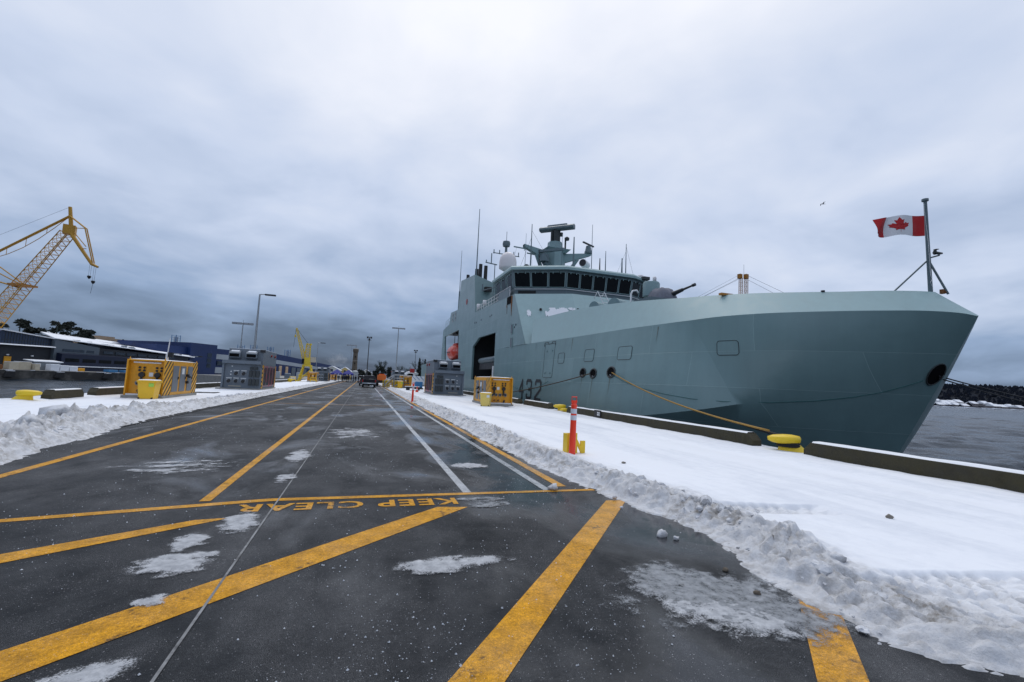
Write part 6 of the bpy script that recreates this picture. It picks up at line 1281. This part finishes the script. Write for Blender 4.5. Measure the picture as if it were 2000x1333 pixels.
# lattice stacks on the roofs
for i, (u, z0, z1) in enumerate(((83, 11.8, 15.8), (121, 10.5, 15.0), (130, 10.8, 15.6), (143, 10.6, 15.8), (158, 9.3, 15.4))):
    o = root('roof_stack', ('leftmost', 'second', 'third', 'fourth', 'rightmost')[i] + ' of the five blue lattice stacks on the blue roofs', 'stack', u, 40, 'blue lattice roof stacks'); o.location.z = z0; m = SB_()
    for a in (0, 2.2):
        for b in (0, 2.2): m.box(u + a, u + a + 0.16, 40 + b, 40.16 + b, z0 - 3.5, z1)
    for z in np.arange(z0, z1, 0.9): m.box(u, u + 2.36, 40, 40.1, z, z + 0.12); m.box(u, u + 2.36, 42.2, 42.3, z, z + 0.12)
    m.build('frame', M['blue_tarp'], o); SB_().box(u + 0.6, u + 1.7, 40.6, 41.6, z0 - 3.5, z1 - 0.8).build('flue', M['clad_pale'], o)
TB = root('tan_block', 'tan flat-roofed block above the trees on the left', 'building', 90, 85)
SB_().box(80, 96, 80, 95, -0.7, 13.6).build('wall', M['tan'], TB); SB_().box(83, 90, 80.5, 94, 13.6, 14.4).build('penthouse', M['tan'], TB)
for k in range(6): SB_().box(81 + k * 2.4, 82.6 + k * 2.4, 79.9, 80.02, 11.6, 12.6).build('window', M['window_far'], TB)
for i, (u, w, k, z1, mat, nm, lb, ct) in enumerate(((3.6, 2.0, 3.5, 1.2, 'cream', 'storage_box', 'cream box at the left end of the far quay', 'box'), (6.0, 2.6, 4.2, 1.35, 'cream', 'container', 'cream container left of the tarpaulined stacks', 'container'), (8.8, 1.1, 3.2, 0.95, 'cream', 'storage_box', 'small cream box left of the shed with the snowy roof', 'box'),
        (12.2, 2.0, 3.0, 1.05, 'tarp', 'tarped_stack', 'left white tarpaulined stack on the far quay', 'stack'), (14.4, 2.1, 3.0, 0.85, 'tarp', 'tarped_stack', 'middle white tarpaulined stack on the far quay', 'stack'), (16.7, 2.0, 3.0, 0.70, 'tarp', 'tarped_stack', 'right white tarpaulined stack on the far quay', 'stack'),
        (1.2, 0.9, 3.0, 0.5, 'rust', 'scrap_bin', 'rusty bin near the left end of the far quay', 'bin'), (19.3, 1.6, 3.5, 0.25, 'yellow', 'forklift_load', 'yellow load right of the white stacks on the far quay', 'load'), (27, 2.8, 3.0, 0.1, 'blue_tarp', 'tarped_stack', 'blue tarpaulined stack left of the orange kiosk', 'stack'), (31.5, 2.8, 3.0, 0.1, 'blue_tarp', 'tarped_stack', 'second blue tarpaulined stack left of the orange kiosk', 'stack'))):
    o = root(nm, lb, ct, u + w / 2, k + 1)
    SB_().box(u, u + w, k, k + 2.0, -0.7, z1).build('shell', M[mat], o, bevel=0.12)
    if mat == 'cream': SB_().box(u + 0.05, u + w - 0.05, k + 0.05, k + 1.95, z1 + 0.004, z1 + 0.1).build('snow_cap', M['snow'], o)
SDH = root('site_hut', 'small hut with a sloping snowy roof behind the white stacks', 'hut', 12, 6); SB_().box(10.4, 16.5, 6, 9, -0.7, 1.5).build('wall', M['switch_light'], SDH); SB_().hexa([(10.0, 5.6, 1.52), (16.8, 5.6, 1.52), (16.8, 9.4, 1.9), (10.0, 9.4, 1.9)], [(10.0, 5.6, 1.72), (16.8, 5.6, 1.72), (16.8, 9.4, 2.1), (10.0, 9.4, 2.1)]).build('snow_roof', M['snow'], SDH); SB_().box(10.7, 11.8, 5.9, 5.99, 0.2, 1.1).build('window', M['white'], SDH)
for i, u in enumerate((0.2, 10.8, 22.8)):
    o = root('quay_fender', ('left', 'middle', 'right')[i] + ' snow-topped fender on the far quay wall', 'fender', u, -0.5); SB_().hexa([(u, -0.9, -2.4), (u + 1.9, -0.9, -2.4), (u + 1.9, 0, -2.4), (u, 0, -2.4)], [(u + 0.6, -0.9, -1.0), (u + 1.9, -0.9, -1.0), (u + 1.9, 0, -1.0), (u + 0.6, 0, -1.0)]).build('block', M['rubber'], o); SB_().box(u + 0.6, u + 1.9, -0.9, -0.02, -0.99, -0.85).build('snow_cap', M['snow'], o)

# ------------------------------------------------------------------ cranes
def lattice(mb, A, B, w0, w1, n, r=0.12, up=Vector((0, 0, 1))):
    A = Vector(A); B = Vector(B); d = (B - A).normalized(); s = d.cross(up).normalized(); t = s.cross(d).normalized(); C = []
    for k in range(n + 1):
        f = k / n; w = w0 + (w1 - w0) * f; c = A.lerp(B, f); C.append([c + s * (w * a) + t * (w * b) for a, b in ((-1, -1), (1, -1), (1, 1), (-1, 1))])
    for q in range(4): mb.cyl(C[0][q], C[n][q], r, r, 5)
    for k in range(n):
        for q in range(4): mb.cyl(C[k][q], C[k + 1][(q + 1) % 4], r * 0.55, n=4, cap=False); mb.cyl(C[k + 1][q], C[k + 1][(q + 1) % 4], r * 0.5, n=4, cap=False)
    return C
CRN = thing('dock_crane', 'tall yellow lattice-boom dock crane leaning in from the left', 'crane', (-110, 172, -0.7))
bt = Vector((-82.3, 159.9, 40.2)); b0 = Vector((-109.6, 172.0, 2.0))
m = MB(); lattice(m, b0.lerp(bt, 0.05), b0.lerp(bt, 0.95), 1.9, 1.15, 26, 0.13); m.build('lattice_boom', M['crane_yellow'], CRN)
MB().cbox((-83.0, 160.2, 39.4), (2.6, 2.4, 2.6), 0.3).build('boom_head', M['crane_yellow'], CRN); MB().cbox(tuple(b0.lerp(bt, 0.55)), (4.6, 4.2, 0.5), -0.4).build('boom_platform', M['crane_rust'], CRN)
jt = Vector((-83.2, 159.4, 45.9)); je = Vector((-76.3, 158.8, 30.0)); jk = Vector((-78.5, 158.5, 40.0))
MB().cyl(jt, (-82.2, 159.6, 38.2), 0.42, 0.55).cyl((-82.2, 159.6, 38.2), je, 0.55, 0.4).cyl(je, (-74.5, 158.3, 29.2), 0.42, 0.3).build('fly_jib', M['crane_yellow'], CRN)
m = MB()
for dy in (-0.5, 0.5): m.cyl(jt.lerp(Vector((-82.2, 159.6, 38.2)), 0.35) + Vector((0, dy, 0)), jk + Vector((0, dy, 0)), 0.16).cyl(jk + Vector((0, dy, 0)), je + Vector((0.4, dy, 0.3)), 0.16)
m.cyl((-82, 159.6, 40), jk, 0.1).cyl((-78.9, 159, 34.2), (-77.9, 158.6, 34.2), 0.1).cyl((-82, 159.6, 39.2), (-78.0, 158.6, 34.8), 0.12); m.build('jib_strut', M['crane_yellow'], CRN)
ta = jt.lerp(Vector((-82.2, 159.6, 38.2)), 0.33); tb = Vector((-114, 172.5, 26.0)); m = MB().cyl(ta, tb, 0.33)
tb2 = [ta.lerp(tb, f) - Vector((0, 0, 2.6 * math.sin(PI * min(1, f * 1.25)))) for f in np.linspace(0, 0.8, 7)]; m.tube(tb2, 0.09, 5)
for f in (0.2, 0.38, 0.55, 0.7): m.cyl(ta.lerp(tb, f), ta.lerp(tb, f) - Vector((0, 0, 2.6 * math.sin(PI * f * 1.25))), 0.07)
m.build('tie_bar', M['crane_yellow'], CRN); MB().cyl(jt, tb + Vector((-2, 0, 5)), 0.035, n=4).build('luffing_wire', M['ship_dark'], CRN)
MB().cyl(b0.lerp(bt, 0.56), (-114, 172.5, 36), 0.16).cyl(b0.lerp(bt, 0.55), (-114, 172.5, 32), 0.16).cyl(b0.lerp(bt, 0.53), (-114, 172.5, 27), 0.2).build('back_stay', M['crane_yellow'], CRN)
m = MB()
for a, b in ((-1, -1), (1, -1), (1, 1), (-1, 1)): m.cyl((-114 + a * 3, 172.5 + b * 3, 2), (-114 + a * 1, 172.5 + b, 36), 0.4, 0.3)
m.bx(-118, -108, 168, 177, 1.5, 6); m.build('tower', M['crane_yellow'], CRN)
for a in (-1, 1):
    for b in (-1, 1): MB().bx(-113 + a * 4.5 - 0.5, -113 + a * 4.5 + 0.5, 172.5 + b * 4 - 0.5, 172.5 + b * 4 + 0.5, -0.7, 1.5).build('leg', M['crane_yellow'], CRN)
for (x, y, z, zt) in ((-76.6, 159.1, 26.3, 30.0), (-75.4, 158.8, 24.9, 29.3)):
    MB().cyl((x - 0.2, y, zt), (x - 0.2, y, z), 0.03, n=4).cyl((x + 0.25, y, zt), (x + 0.2, y, z), 0.03, n=4).build('hoist_wire', M['ship_dark'], CRN); MB().lathe([(0, z - 0.7), (0.3, z - 0.4), (0.5, z + 0.1), (0.4, z + 0.3), (0, z + 0.35)], 10, (x, y, 0)).build('hook_block', M['black'], CRN)
MB().cyl((-75.4, 158.8, 24.5), (-75.9, 159.3, 21.6), 0.04, n=4).build('sling', M['ship_dark'], CRN)
# yellow portal crane on the pier
PC = thing('portal_crane', 'bright yellow portal crane with a raised lattice jib on the left verge', 'crane', (-11, 100.3, 0))
m = MB()
for dy in (-1.2, 1.2):
    m.cyl((-12.4, 100.3 + dy, 0.1), (-11.7, 100.3 + dy * 0.6, 3.2), 0.16).cyl((-9.7, 100.3 + dy, 0.1), (-10.4, 100.3 + dy * 0.6, 3.2), 0.16).cyl((-12.4, 100.3 + dy, 1.3), (-9.9, 100.3 + dy, 1.3), 0.1).cyl((-12.4, 100.3 + dy, 0.3), (-10.1, 100.3 + dy, 2.6), 0.07)
m.bx(-11.9, -10.2, 99.3, 101.3, 3.1, 3.4); m.build('portal', M['crane_bright'], PC)
MB().bx(-11.7, -10.5, 99.5, 101.1, 3.4, 4.9).build('machine_house', M['crane_bright'], PC); MB().bx(-12.0, -11.6, 99.3, 99.9, 3.6, 4.6).build('cab', M['glass'], PC)
m = MB(); lattice(m, (-11.2, 100.2, 4.9), (-11.1, 100.2, 7.6), 0.5, 0.36, 5, 0.06, Vector((0, 1, 0))); m.bx(-11.5, -11.15, 99.9, 100.5, 7.4, 7.75).bx(-10.95, -10.55, 99.9, 100.5, 7.4, 7.75).cyl((-10.75, 100.2, 4.9), (-10.75, 100.2, 7.5), 0.1); m.build('mast', M['crane_bright'], PC)
m = MB(); lattice(m, (-11.7, 100.2, 4.6), (-13.6, 100.2, 10.7), 0.34, 0.12, 16, 0.045, Vector((0, 1, 0))); m.build('lattice_jib', M['crane_bright'], PC)
MB().bx(-10.6, -9.6, 99.6, 100.8, 4.0, 5.0).build('counterweight', M['cream'], PC)
MB().cyl((-13.6, 100.2, 10.7), (-11.2, 100.2, 7.7), 0.03, n=4).cyl((-13.7, 100.2, 10.6), (-13.7, 100.2, 9.3), 0.03, n=4).cyl((-13.75, 100.2, 8.9), (-13.85, 100.2, 6.8), 0.025, n=4).build('wire', M['ship_dark'], PC); MB().lathe([(0, 8.8), (0.14, 8.9), (0.18, 9.1), (0.1, 9.35), (0, 9.4)], 8, (-13.7, 100.2, 0)).build('hook_block', M['crane_bright'], PC)
for x in (-12.4, -9.7): MB().bx(x - 0.3, x + 0.3, 98.8, 101.8, 0.02, 0.35).build('bogie', M['crane_bright'], PC)
for i, x in enumerate((-12.4, -8.9)):
    o = thing('yellow_barrier', ('left', 'right')[i] + ' yellow pipe barrier by the foot of the portal crane', 'barrier', (x, 92, 0)); MB().tube([(x - 0.5, 92, 0.05), (x - 0.5, 92, 0.95), (x + 0.5, 92, 0.95), (x + 0.5, 92, 0.05)], 0.07).cyl((x - 0.5, 92, 0.5), (x + 0.5, 92, 0.5), 0.06).build('frame', M['bright_yellow'], o)
# crane tower standing beyond the warship
C2 = thing('far_crane', 'rust-yellow lattice crane tower showing above the warship bulwark', 'crane', (127, 128, -3)); m = MB()
for dx in (-0.85, 0.75): lattice(m, (126.6 + dx, 128 - dx * 0.5, -3), (127.3 + dx, 128 - dx * 0.5, 43), 0.5, 0.42, 30, 0.1, Vector((0, 1, 0)))
m.build('tower', M['crane_rust'], C2)
for dx in (-1.0, 1.0): MB().cbox((127 + dx, 128 - dx * 0.4, 43.6), (1.3, 1.2, 1.6), 0.2).build('head', M['crane_rust'], C2)
MB().cyl((127.4, 128, 43), (127.4, 128, 48), 0.06, n=4).cyl((125.6, 128.6, 44), (90, 140, 22), 0.03, n=4).cyl((125.6, 128.6, 42.5), (94, 139, 24), 0.03, n=4).cyl((125.6, 128.6, 42.8), (104, 135, 30), 0.05, n=4).cyl((128.8, 127.6, 44), (160, 118, 30), 0.05, n=4).cyl((128.8, 127.6, 42.5), (160, 118, 27), 0.05, n=4).build('wire', M['ship_dark'], C2)

# ------------------------------------------------------------------ head of the pier: tower, sheds, tank, trees
TW = thing('stone_tower', 'tall dark stone tower with a corbelled top at the end of the pier', 'tower', (-6.6, 330, 0))
def oct_(z, r, n=8): return [(-6.6 + r * math.cos(PI / 8 + 2 * PI * k / n), 330 + r * math.sin(PI / 8 + 2 * PI * k / n), z) for k in range(n)]
TWZ = [(0, 2.05), (9, 1.75), (15, 1.62), (17.2, 1.58)]
MB().loft([oct_(z, r) for z, r in TWZ], close=True).build('shaft', M['stone'], TW)
MB().loft([oct_(11.6, 1.74), oct_(11.9, 1.8), oct_(12.2, 1.72)], close=True).build('string_course', M['stone_pale'], TW)
MB().loft([oct_(17.2, 1.6), oct_(18.3, 2.0), oct_(19.6, 2.0), oct_(19.6, 1.5)], close=True).build('parapet', M['stone'], TW); MB().loft([oct_(19.62, 2.05), oct_(19.95, 2.05), oct_(20.1, 1.4), oct_(20.5, 0.05)], close=True).build('cap', M['stone_pale'], TW); MB().cyl((-6.6, 330, 20.3), (-6.6, 330, 22), 0.1).build('finial', M['pole_dark'], TW)
for k, z in enumerate((5, 9.5, 14)): MB().bx(-6.9, -6.4, 328.1, 328.6, z, z + 1.1).build('slit_window', M['hole'], TW)
def shed(x0, x1, y0, y1, ze, zr, label, mat='shed_wall'):
    o = thing('gabled_shed', label, 'shed', ((x0 + x1) / 2, y0, 0), 0, 'white gabled sheds at the head of the pier'); xm = x0 * 0.5 + x1 * 0.5
    MB().prism([(x0, 0), (x1, 0), (x1, ze), (xm, zr), (x0, ze)], 'Y', y0, y1).build('wall', M[mat], o)
    for s, xe in ((-1, x0), (1, x1)): MB().prism([(xm, zr + 0.05), (xe + s * 0.3, ze - 0.15), (xe + s * 0.3, ze + 0.1), (xm, zr + 0.3)], 'Y', y0 - 0.3, y1).build('snow_roof', M['snow'], o)
    MB().bx(xm - 0.7, xm + 0.7, y0 - 0.05, y0, 0, 2.2).build('door', M['clad_grey'], o); MB().bx(xm - 0.4, xm + 0.4, y0 - 0.05, y0, ze - 0.6, ze + 0.4).build('window', M['window_far'], o)
shed(-14.0, -8.6, 178, 196, 3.4, 4.6, 'leftmost white gabled shed with snowy roof behind the blue canopies'); shed(-9.6, -5.0, 190, 215, 3.2, 4.7, 'middle pale gabled shed left of the stone tower', 'shed_yellow'); shed(-2.0, 3.6, 200, 225, 2.6, 4.4, 'rightmost white gabled shed right of the grey tank')
LW = thing('low_house', 'low white-roofed house right of the slender dark pole', 'house', (2.5, 170, 0)); MB().bx(1.2, 4.2, 170, 178, 0, 2.4).build('wall', M['shed_wall'], LW); MB().bx(1.0, 4.4, 169.8, 178.2, 2.41, 2.8).build('snow_roof', M['snow'], LW)
TK = thing('storage_tank', 'grey cylindrical tank at the foot of the stone tower', 'tank', (-2.9, 160, 0)); MB().lathe([(0, 0), (0.95, 0), (0.95, 3.1), (0.6, 3.35), (0, 3.45)], 16, (-2.9, 160, 0)).build('shell', M['tank'], TK, smooth=True, ang=40); MB().lathe([(0.955, 1.5), (0.975, 1.55), (0.955, 1.6)], 16, (-2.9, 160, 0)).build('hoop', M['galv'], TK)
for i, x in enumerate((-33, -31.2, -29.0, -26.5, -23.6, -20.4)):
    o = thing('stacked_crate', ('first', 'second', 'third', 'fourth', 'fifth', 'sixth')[i] + ' grey crate from the left in the row beyond the far bullrail', 'crate', (x, 152.5 + i, -0.05), 0, 'crates behind the left verge'); MB().bx(x, x + 1.6, 153 + i, 154.6 + i, -0.05, 1.4 + 0.4 * (i % 2)).build('box', M['clad_pale' if i % 2 else 'switch_grey'], o, bevel=0.05); MB().bx(x + 0.05, x + 1.55, 153.05 + i, 154.55 + i, 1.41 + 0.4 * (i % 2), 1.5 + 0.4 * (i % 2)).build('snow_cap', M['snow'], o)
# ---- trees
def leafcloud(mb, rng, c, rx, ry, rz, n, s):
    V = []; F = []; o = len(mb.v)
    for i in range(n):
        while True:
            p = (rng.uniform(-1, 1), rng.uniform(-1, 1), rng.uniform(-1, 1))
            if sum(q * q for q in p) < 1: break
        a, b = rng.uniform(0, 6.28), rng.uniform(-0.9, 0.9); sz = s * rng.uniform(0.6, 1.3)
        u = Vector((math.cos(a), math.sin(a), 0)) * sz; w = Vector((-math.sin(a) * math.sin(b), math.cos(a) * math.sin(b), math.cos(b))) * sz * 0.6
        q = Vector((c[0] + p[0] * rx, c[1] + p[1] * ry, c[2] + p[2] * rz)); k = o + len(V); V += [tuple(q - u - w), tuple(q + u - w * 0.6), tuple(q + w)]; F.append((k, k + 1, k + 2))
    mb.v += V; mb.f += F
def evergreen(x, y, h, w, seed, label, z=0.0, style='round', s=0.35):
    rng = random.Random(seed); o = thing('evergreen_tree', label, 'tree', (x, y, z), 0, 'evergreen trees'); 
    MB().cyl((x, y, z), (x, y, z + h * 0.9), w * 0.10, w * 0.03, 7).build('trunk', M['bark'], o); m = MB()
    if style == 'round':
        for k in range(9): a = rng.uniform(0, 6.28); r = rng.uniform(0, 0.55) * w; leafcloud(m, rng, (x + r * math.cos(a), y + r * math.sin(a), z + h * rng.uniform(0.35, 0.85)), w * 0.42, w * 0.42, h * 0.17, 70, s)
    elif style == 'flat':
        for k in range(11):
            f = rng.uniform(0.35, 1.0); a = rng.uniform(0, 6.28); r = (1.08 - f) * w * rng.uniform(0.5, 1.1) + 0.1 * w; leafcloud(m, rng, (x + r * math.cos(a), y + r * math.sin(a), z + h * f), w * 0.36, w * 0.36, h * 0.055, 60, s)
        for k in range(4): a = rng.uniform(0, 6.28); m.cyl((x, y, z + h * 0.5), (x + w * 0.7 * math.cos(a), y + w * 0.7 * math.sin(a), z + h * (0.6 + 0.1 * k)), w * 0.03, w * 0.01, 5)
    else:
        for k in range(12): f = k / 12; leafcloud(m, rng, (x, y, z + h * (0.2 + 0.78 * f)), w * (1.02 - f) * 0.75, w * (1.02 - f) * 0.75, h * 0.06, int(90 * (1.1 - f)), s)
    m.build('crown', M['leaf'], o)
def bare(x, y, h, w, seed, label, r=0.22):
    rng = random.Random(seed); o = thing('bare_tree', label, 'tree', (x, y, 0), 0, 'leafless trees'); t = MB(); m = MB()
    def grow(mb, p, d, ln, rad, dep):
        q = p + d * ln; mb.cyl(p, q, rad, rad * 0.7, 5, False)
        if dep == 0: return
        for k in range(3 if dep > 1 else 4):
            nd = (d + Vector((rng.uniform(-1, 1) * w, rng.uniform(-1, 1) * w, rng.uniform(-0.15, 0.5)))).normalized(); grow(m, q if k else p.lerp(q, 0.75), nd, ln * rng.uniform(0.6, 0.82), rad * 0.6, dep - 1)
    grow(t, Vector((x, y, 0)), Vector((0, 0, 1)), h * 0.30, r, 5); t.build('trunk', M['bark'], o); m.build('crown', M['bark'], o)
bare(5.8, 155, 8.6, 0.75, 3, 'bare tree rising over dark evergreens left of the tall floodlight pole'); bare(11.6, 154, 6.8, 1.0, 9, 'wide bare tree just right of the tall floodlight pole', 0.2); bare(18.0, 158, 9.2, 0.7, 14, 'bare tree behind the evergreens beside the warship')
for i, (x, y, h, w, st, lb) in enumerate(((5.2, 150, 5.2, 2.0, 'round', 'broad dark evergreen left of the far grey kiosk'), (7.9, 149, 5.8, 1.4, 'round', 'dark evergreen beside the foot of the floodlight pole'), (3.6, 152, 4.2, 1.4, 'round', 'low dark evergreen beyond the orange loader'), (-0.9, 162, 4.6, 1.8, 'round', 'rounded dark tree behind the slender dark pole'), (1.6, 163, 3.6, 1.3, 'round', 'small rounded dark tree right of the slender dark pole'),
        (16.6, 148, 8.6, 1.6, 'cone', 'tall pointed evergreen left of the right grey kiosk'), (18.6, 150, 8.4, 1.4, 'cone', 'second pointed evergreen nearest the warship stern'), (14.2, 150, 4.6, 1.7, 'round', 'low evergreen left of the pointed pair'), (19.9, 149, 7.0, 1.5, 'round', 'dark evergreen half hidden by the right grey kiosk'))):
    evergreen(x, y, h, w, 40 + i, lb, 0, st, 0.30)
TL = [(6, 56, 13.2, 3.6), (14, 52, 12.2, 3.4), (34.4, 50, 14.6, 3.2), (40, 52, 13.8, 3.0), (45.2, 50, 15.9, 3.0), (49.5, 50, 15.2, 2.8), (53.3, 51, 13.9, 2.6), (57, 52, 13.2, 2.4), (61, 60, 13.4, 2.4), (65, 62, 13.6, 2.2), (29.5, 52, 13.0, 3.4)]
for i, (u, k, z, w) in enumerate(TL):
    p = sp(u, k, -0.7); evergreen(p[0], p[1], z + 1.7, w * 1.35, 70 + i, 'evergreen number %d from the left above the snowy workshop roof' % (i + 1) if False else ('farthest left', 'second', 'sixth', 'seventh', 'eighth', 'ninth', 'tenth', 'eleventh', 'twelfth', 'last', 'fifth')[i] + ' of the dark pines lined up behind the workshop roof', -0.7, 'flat', 0.62)
p = sp(82, 66, -0.7); evergreen(p[0], p[1], 14.2, 2.2, 99, 'lone dark conifer left of the blue stepped building', -0.7, 'cone', 0.5)

# ------------------------------------------------------------------ far shore on the right
def hx(x): return x
hill = []; nx, ny = 90, 26
for j in range(ny + 1):
    row = []
    for i in range(nx + 1):
        x = 330 + i * 11.5; y0 = 318 - 0.09 * (x - 540) ; y = y0 + j * 16; f = j / ny
        z = -2.6 + 24 * sst(0.03, 0.55, f) * (0.55 + 0.75 * sst(520, 900, x)) + 7 * noise.noise(Vector((x * 0.008, y * 0.008, 3))) * f * 2
        row.append((x, y, z))
    hill.append(row)
struct(MB().loft(hill).build('hillside', M['leaf_far'], smooth=True))
hb = BVHTree.FromPolygons([Vector(p) for r in hill for p in r], [(a * (nx + 1) + b, a * (nx + 1) + b + 1, (a + 1) * (nx + 1) + b + 1, (a + 1) * (nx + 1) + b) for a in range(ny) for b in range(nx)])
def hz_(x, y):
    h = hb.ray_cast(Vector((x, y, 200)), Vector((0, 0, -1))); return h[0].z if h[0] is not None else -2.6
rng = random.Random(21); m = MB()
for k in range(4200):
    x = rng.uniform(340, 1100); y = 318 - 0.09 * (x - 540) + 8 + rng.random() ** 1.2 * 330; z = hz_(x, y)
    h = rng.uniform(3, 6.5); r = h * rng.uniform(0.35, 0.65)
    if y < 318 - 0.09 * (x - 540) + 58 and rng.random() < (0.96 if x < 740 else 0.7): continue
    if x < 680 and y > 318 - 0.09 * (x - 540) + 85 and rng.random() < 0.85: continue
    n = 5; base = [(x + r * math.cos(2 * PI * q / n + k), y + r * math.sin(2 * PI * q / n + k), z + h * 0.15) for q in range(n)]; o = len(m.v)
    mid = [(x + r * 0.55 * math.cos(2 * PI * q / n + k), y + r * 0.55 * math.sin(2 * PI * q / n + k), z + h * 0.6) for q in range(n)]
    m.v += base + mid + [(x, y, z + h)]; m.f += [(o + q, o + (q + 1) % n, o + n + (q + 1) % n, o + n + q) for q in range(n)] + [(o + n + q, o + n + (q + 1) % n, o + 2 * n) for q in range(n)]
tag(m.build('hillside_wood', M['leaf_far']), 'dark conifer wood covering the far hillside', 'wood', kind='stuff')
WHR = []
def house(x, y, w, d, h, z, label, wall='house_wall'):
    o = thing('shore_house', label, 'house', (x, y, z), 0, 'snow-roofed houses on the far shore')
    MB().bx(x, x + w, y, y + d, z - 1.5, z + h).build('wall', M[wall], o)
    MB().prism([(y - 0.6, z + h), (y + d + 0.6, z + h), (y + d / 2, z + h + d * 0.36)], 'X', x - 0.5, x + w + 0.5).build('snow_roof', M['snow'], o)
    for q in range(max(1, int(w / 5))): MB().bx(x + 1.2 + q * 4.5, x + 3 + q * 4.5, y - 0.08, y, z + h * 0.35, z + h * 0.75).build('window', M['window_far'], o)
ords = ['first', 'second', 'third', 'fourth', 'fifth', 'sixth', 'seventh', 'eighth', 'ninth', 'tenth', 'eleventh', 'twelfth', 'thirteenth', 'fourteenth', 'fifteenth', 'sixteenth']
xs_ = sorted([rng.uniform(545, 750) for k in range(16)])
for i, x in enumerate(xs_):
    y = 318 - 0.09 * (x - 540) + rng.uniform(8, 26); house(x, y, rng.uniform(6, 14), rng.uniform(6, 9), rng.uniform(1.6, 2.6), hz_(x, y) + 0.3, ords[i] + ' snow-roofed house from the bow along the far waterside')
for i in range(14):
    x = 546 + i * 13 + rng.uniform(-5, 5); y = 318 - 0.09 * (x - 540) + rng.uniform(34, 52); house(x, y, rng.uniform(6, 11), rng.uniform(7, 10), 2.2, hz_(x, y) + 1.2, ords[i] + ' snow-roofed house from the bow in the second row above the far waterside')
for i in range(10):
    x = 520 + i * 13 + rng.uniform(-4, 4); y = 318 - 0.09 * (x - 540) + rng.uniform(110, 175); house(x, y, rng.uniform(8, 15), 8, 4.0, hz_(x, y) + 2.5, ords[i] + ' snow-roofed house from the bow up on the far ridge')
RH = thing('red_building', 'red building standing by the far waterside just right of the bow', 'building', (545, 345, 0)); zz = hz_(548, 345); MB().bx(536, 562, 345, 356, zz - 2, zz + 8).build('wall', M['red_paint'], RH); MB().prism([(344, zz + 8), (357, zz + 8), (350.5, zz + 11)], 'X', 535, 563).build('snow_roof', M['snow'], RH)
for k in range(4): MB().bx(539 + k * 6, 541.5 + k * 6, 344.9, 345, zz + 3, zz + 5.5).build('window', M['window_far'], RH)
sh_ = MB(); 
for k in range(300):
    x = 430 + k * 2.6; y = 318 - 0.09 * (x - 540) - 1; 
    if rng.random() < 0.85: sh_.cbox((x, y, -2.5 + 0.3 * rng.random()), (2.6, 3 + 3 * rng.random(), 0.6 + 0.9 * rng.random()), rng.random())
tag(sh_.build('shore_snow', M['snow']), 'broken line of snow along the far waterside', 'snow', kind='stuff')

# ------------------------------------------------------------------ birds
def gull(x, y, z, s, rz, label):
    o = thing('gull', label, 'bird', (x, y, z), rz); o.scale = (s, s, s)
    MB().lathe([(0.0, -0.28), (0.05, -0.2), (0.08, -0.02), (0.06, 0.14), (0.045, 0.2), (0.0, 0.27)], 8, (0, 0, 0), 'Y', 1, 0.9).build('body', M['bird'], o, off=False, smooth=True)
    for sd in (-1, 1): MB().loft([[(sd * 0.04, -0.07, 0.03), (sd * 0.04, 0.09, 0.03)], [(sd * 0.33, -0.06, 0.16), (sd * 0.33, 0.11, 0.15)], [(sd * 0.58, -0.10, 0.12), (sd * 0.56, 0.04, 0.12)], [(sd * 0.86, -0.2, 0.02), (sd * 0.84, -0.15, 0.02)]]).build('wing', M['bird'], o, off=False, smooth=True)
    MB().add([(-0.02, -0.26, 0), (0.02, -0.26, 0), (0.07, -0.40, 0), (-0.07, -0.40, 0)], [(0, 1, 2, 3)]).build('tail', M['bird'], o, off=False)
gull(47.6, 36.6, 23.3, 0.75, R(70), 'gull gliding in the sky above the warship bulwark'); gull(-1.2, 80.0, 6.3, 0.25, R(20), 'tiny bird in the sky above the stone tower')
# steam drifting up behind the long blue shed
st = bpy.data.materials.new('steam'); st.use_nodes = True; t = st.node_tree; t.nodes.remove(t.nodes['Principled BSDF']); pv = N(t, 'ShaderNodeVolumePrincipled'); pv.inputs['Color'].default_value = (0.9, 0.92, 0.95, 1)
o_ = N(t, 'ShaderNodeTexCoord').outputs['Object']; gr = N(t, 'ShaderNodeTexGradient'); gr.gradient_type = 'SPHERICAL'; mp = N(t, 'ShaderNodeMapping'); mp.inputs['Scale'].default_value = (0.14, 0.2, 0.2); L(t, o_, mp.inputs[0]); L(t, mp.outputs[0], gr.inputs[0])
L(t, mth(t, 'MULTIPLY', mth(t, 'MULTIPLY', gr.outputs[1], ramp(t, nz(t, o_, 0.35, 5, 0.6), [(0.45, 0.0), (0.65, 1.0)])), 0.22), pv.inputs['Density']); L(t, pv.outputs[0], t.nodes['Material Output'].inputs['Volume'])
so = MB().lathe([(0.05, -4.5), (3.5, -3), (6, 0), (3.5, 3), (0.05, 4.5)], 10).build('steam', st); so.location = (-14, 255, 9.5); tag(so, 'white puff of steam above the end of the long blue shed', 'steam', kind='stuff')
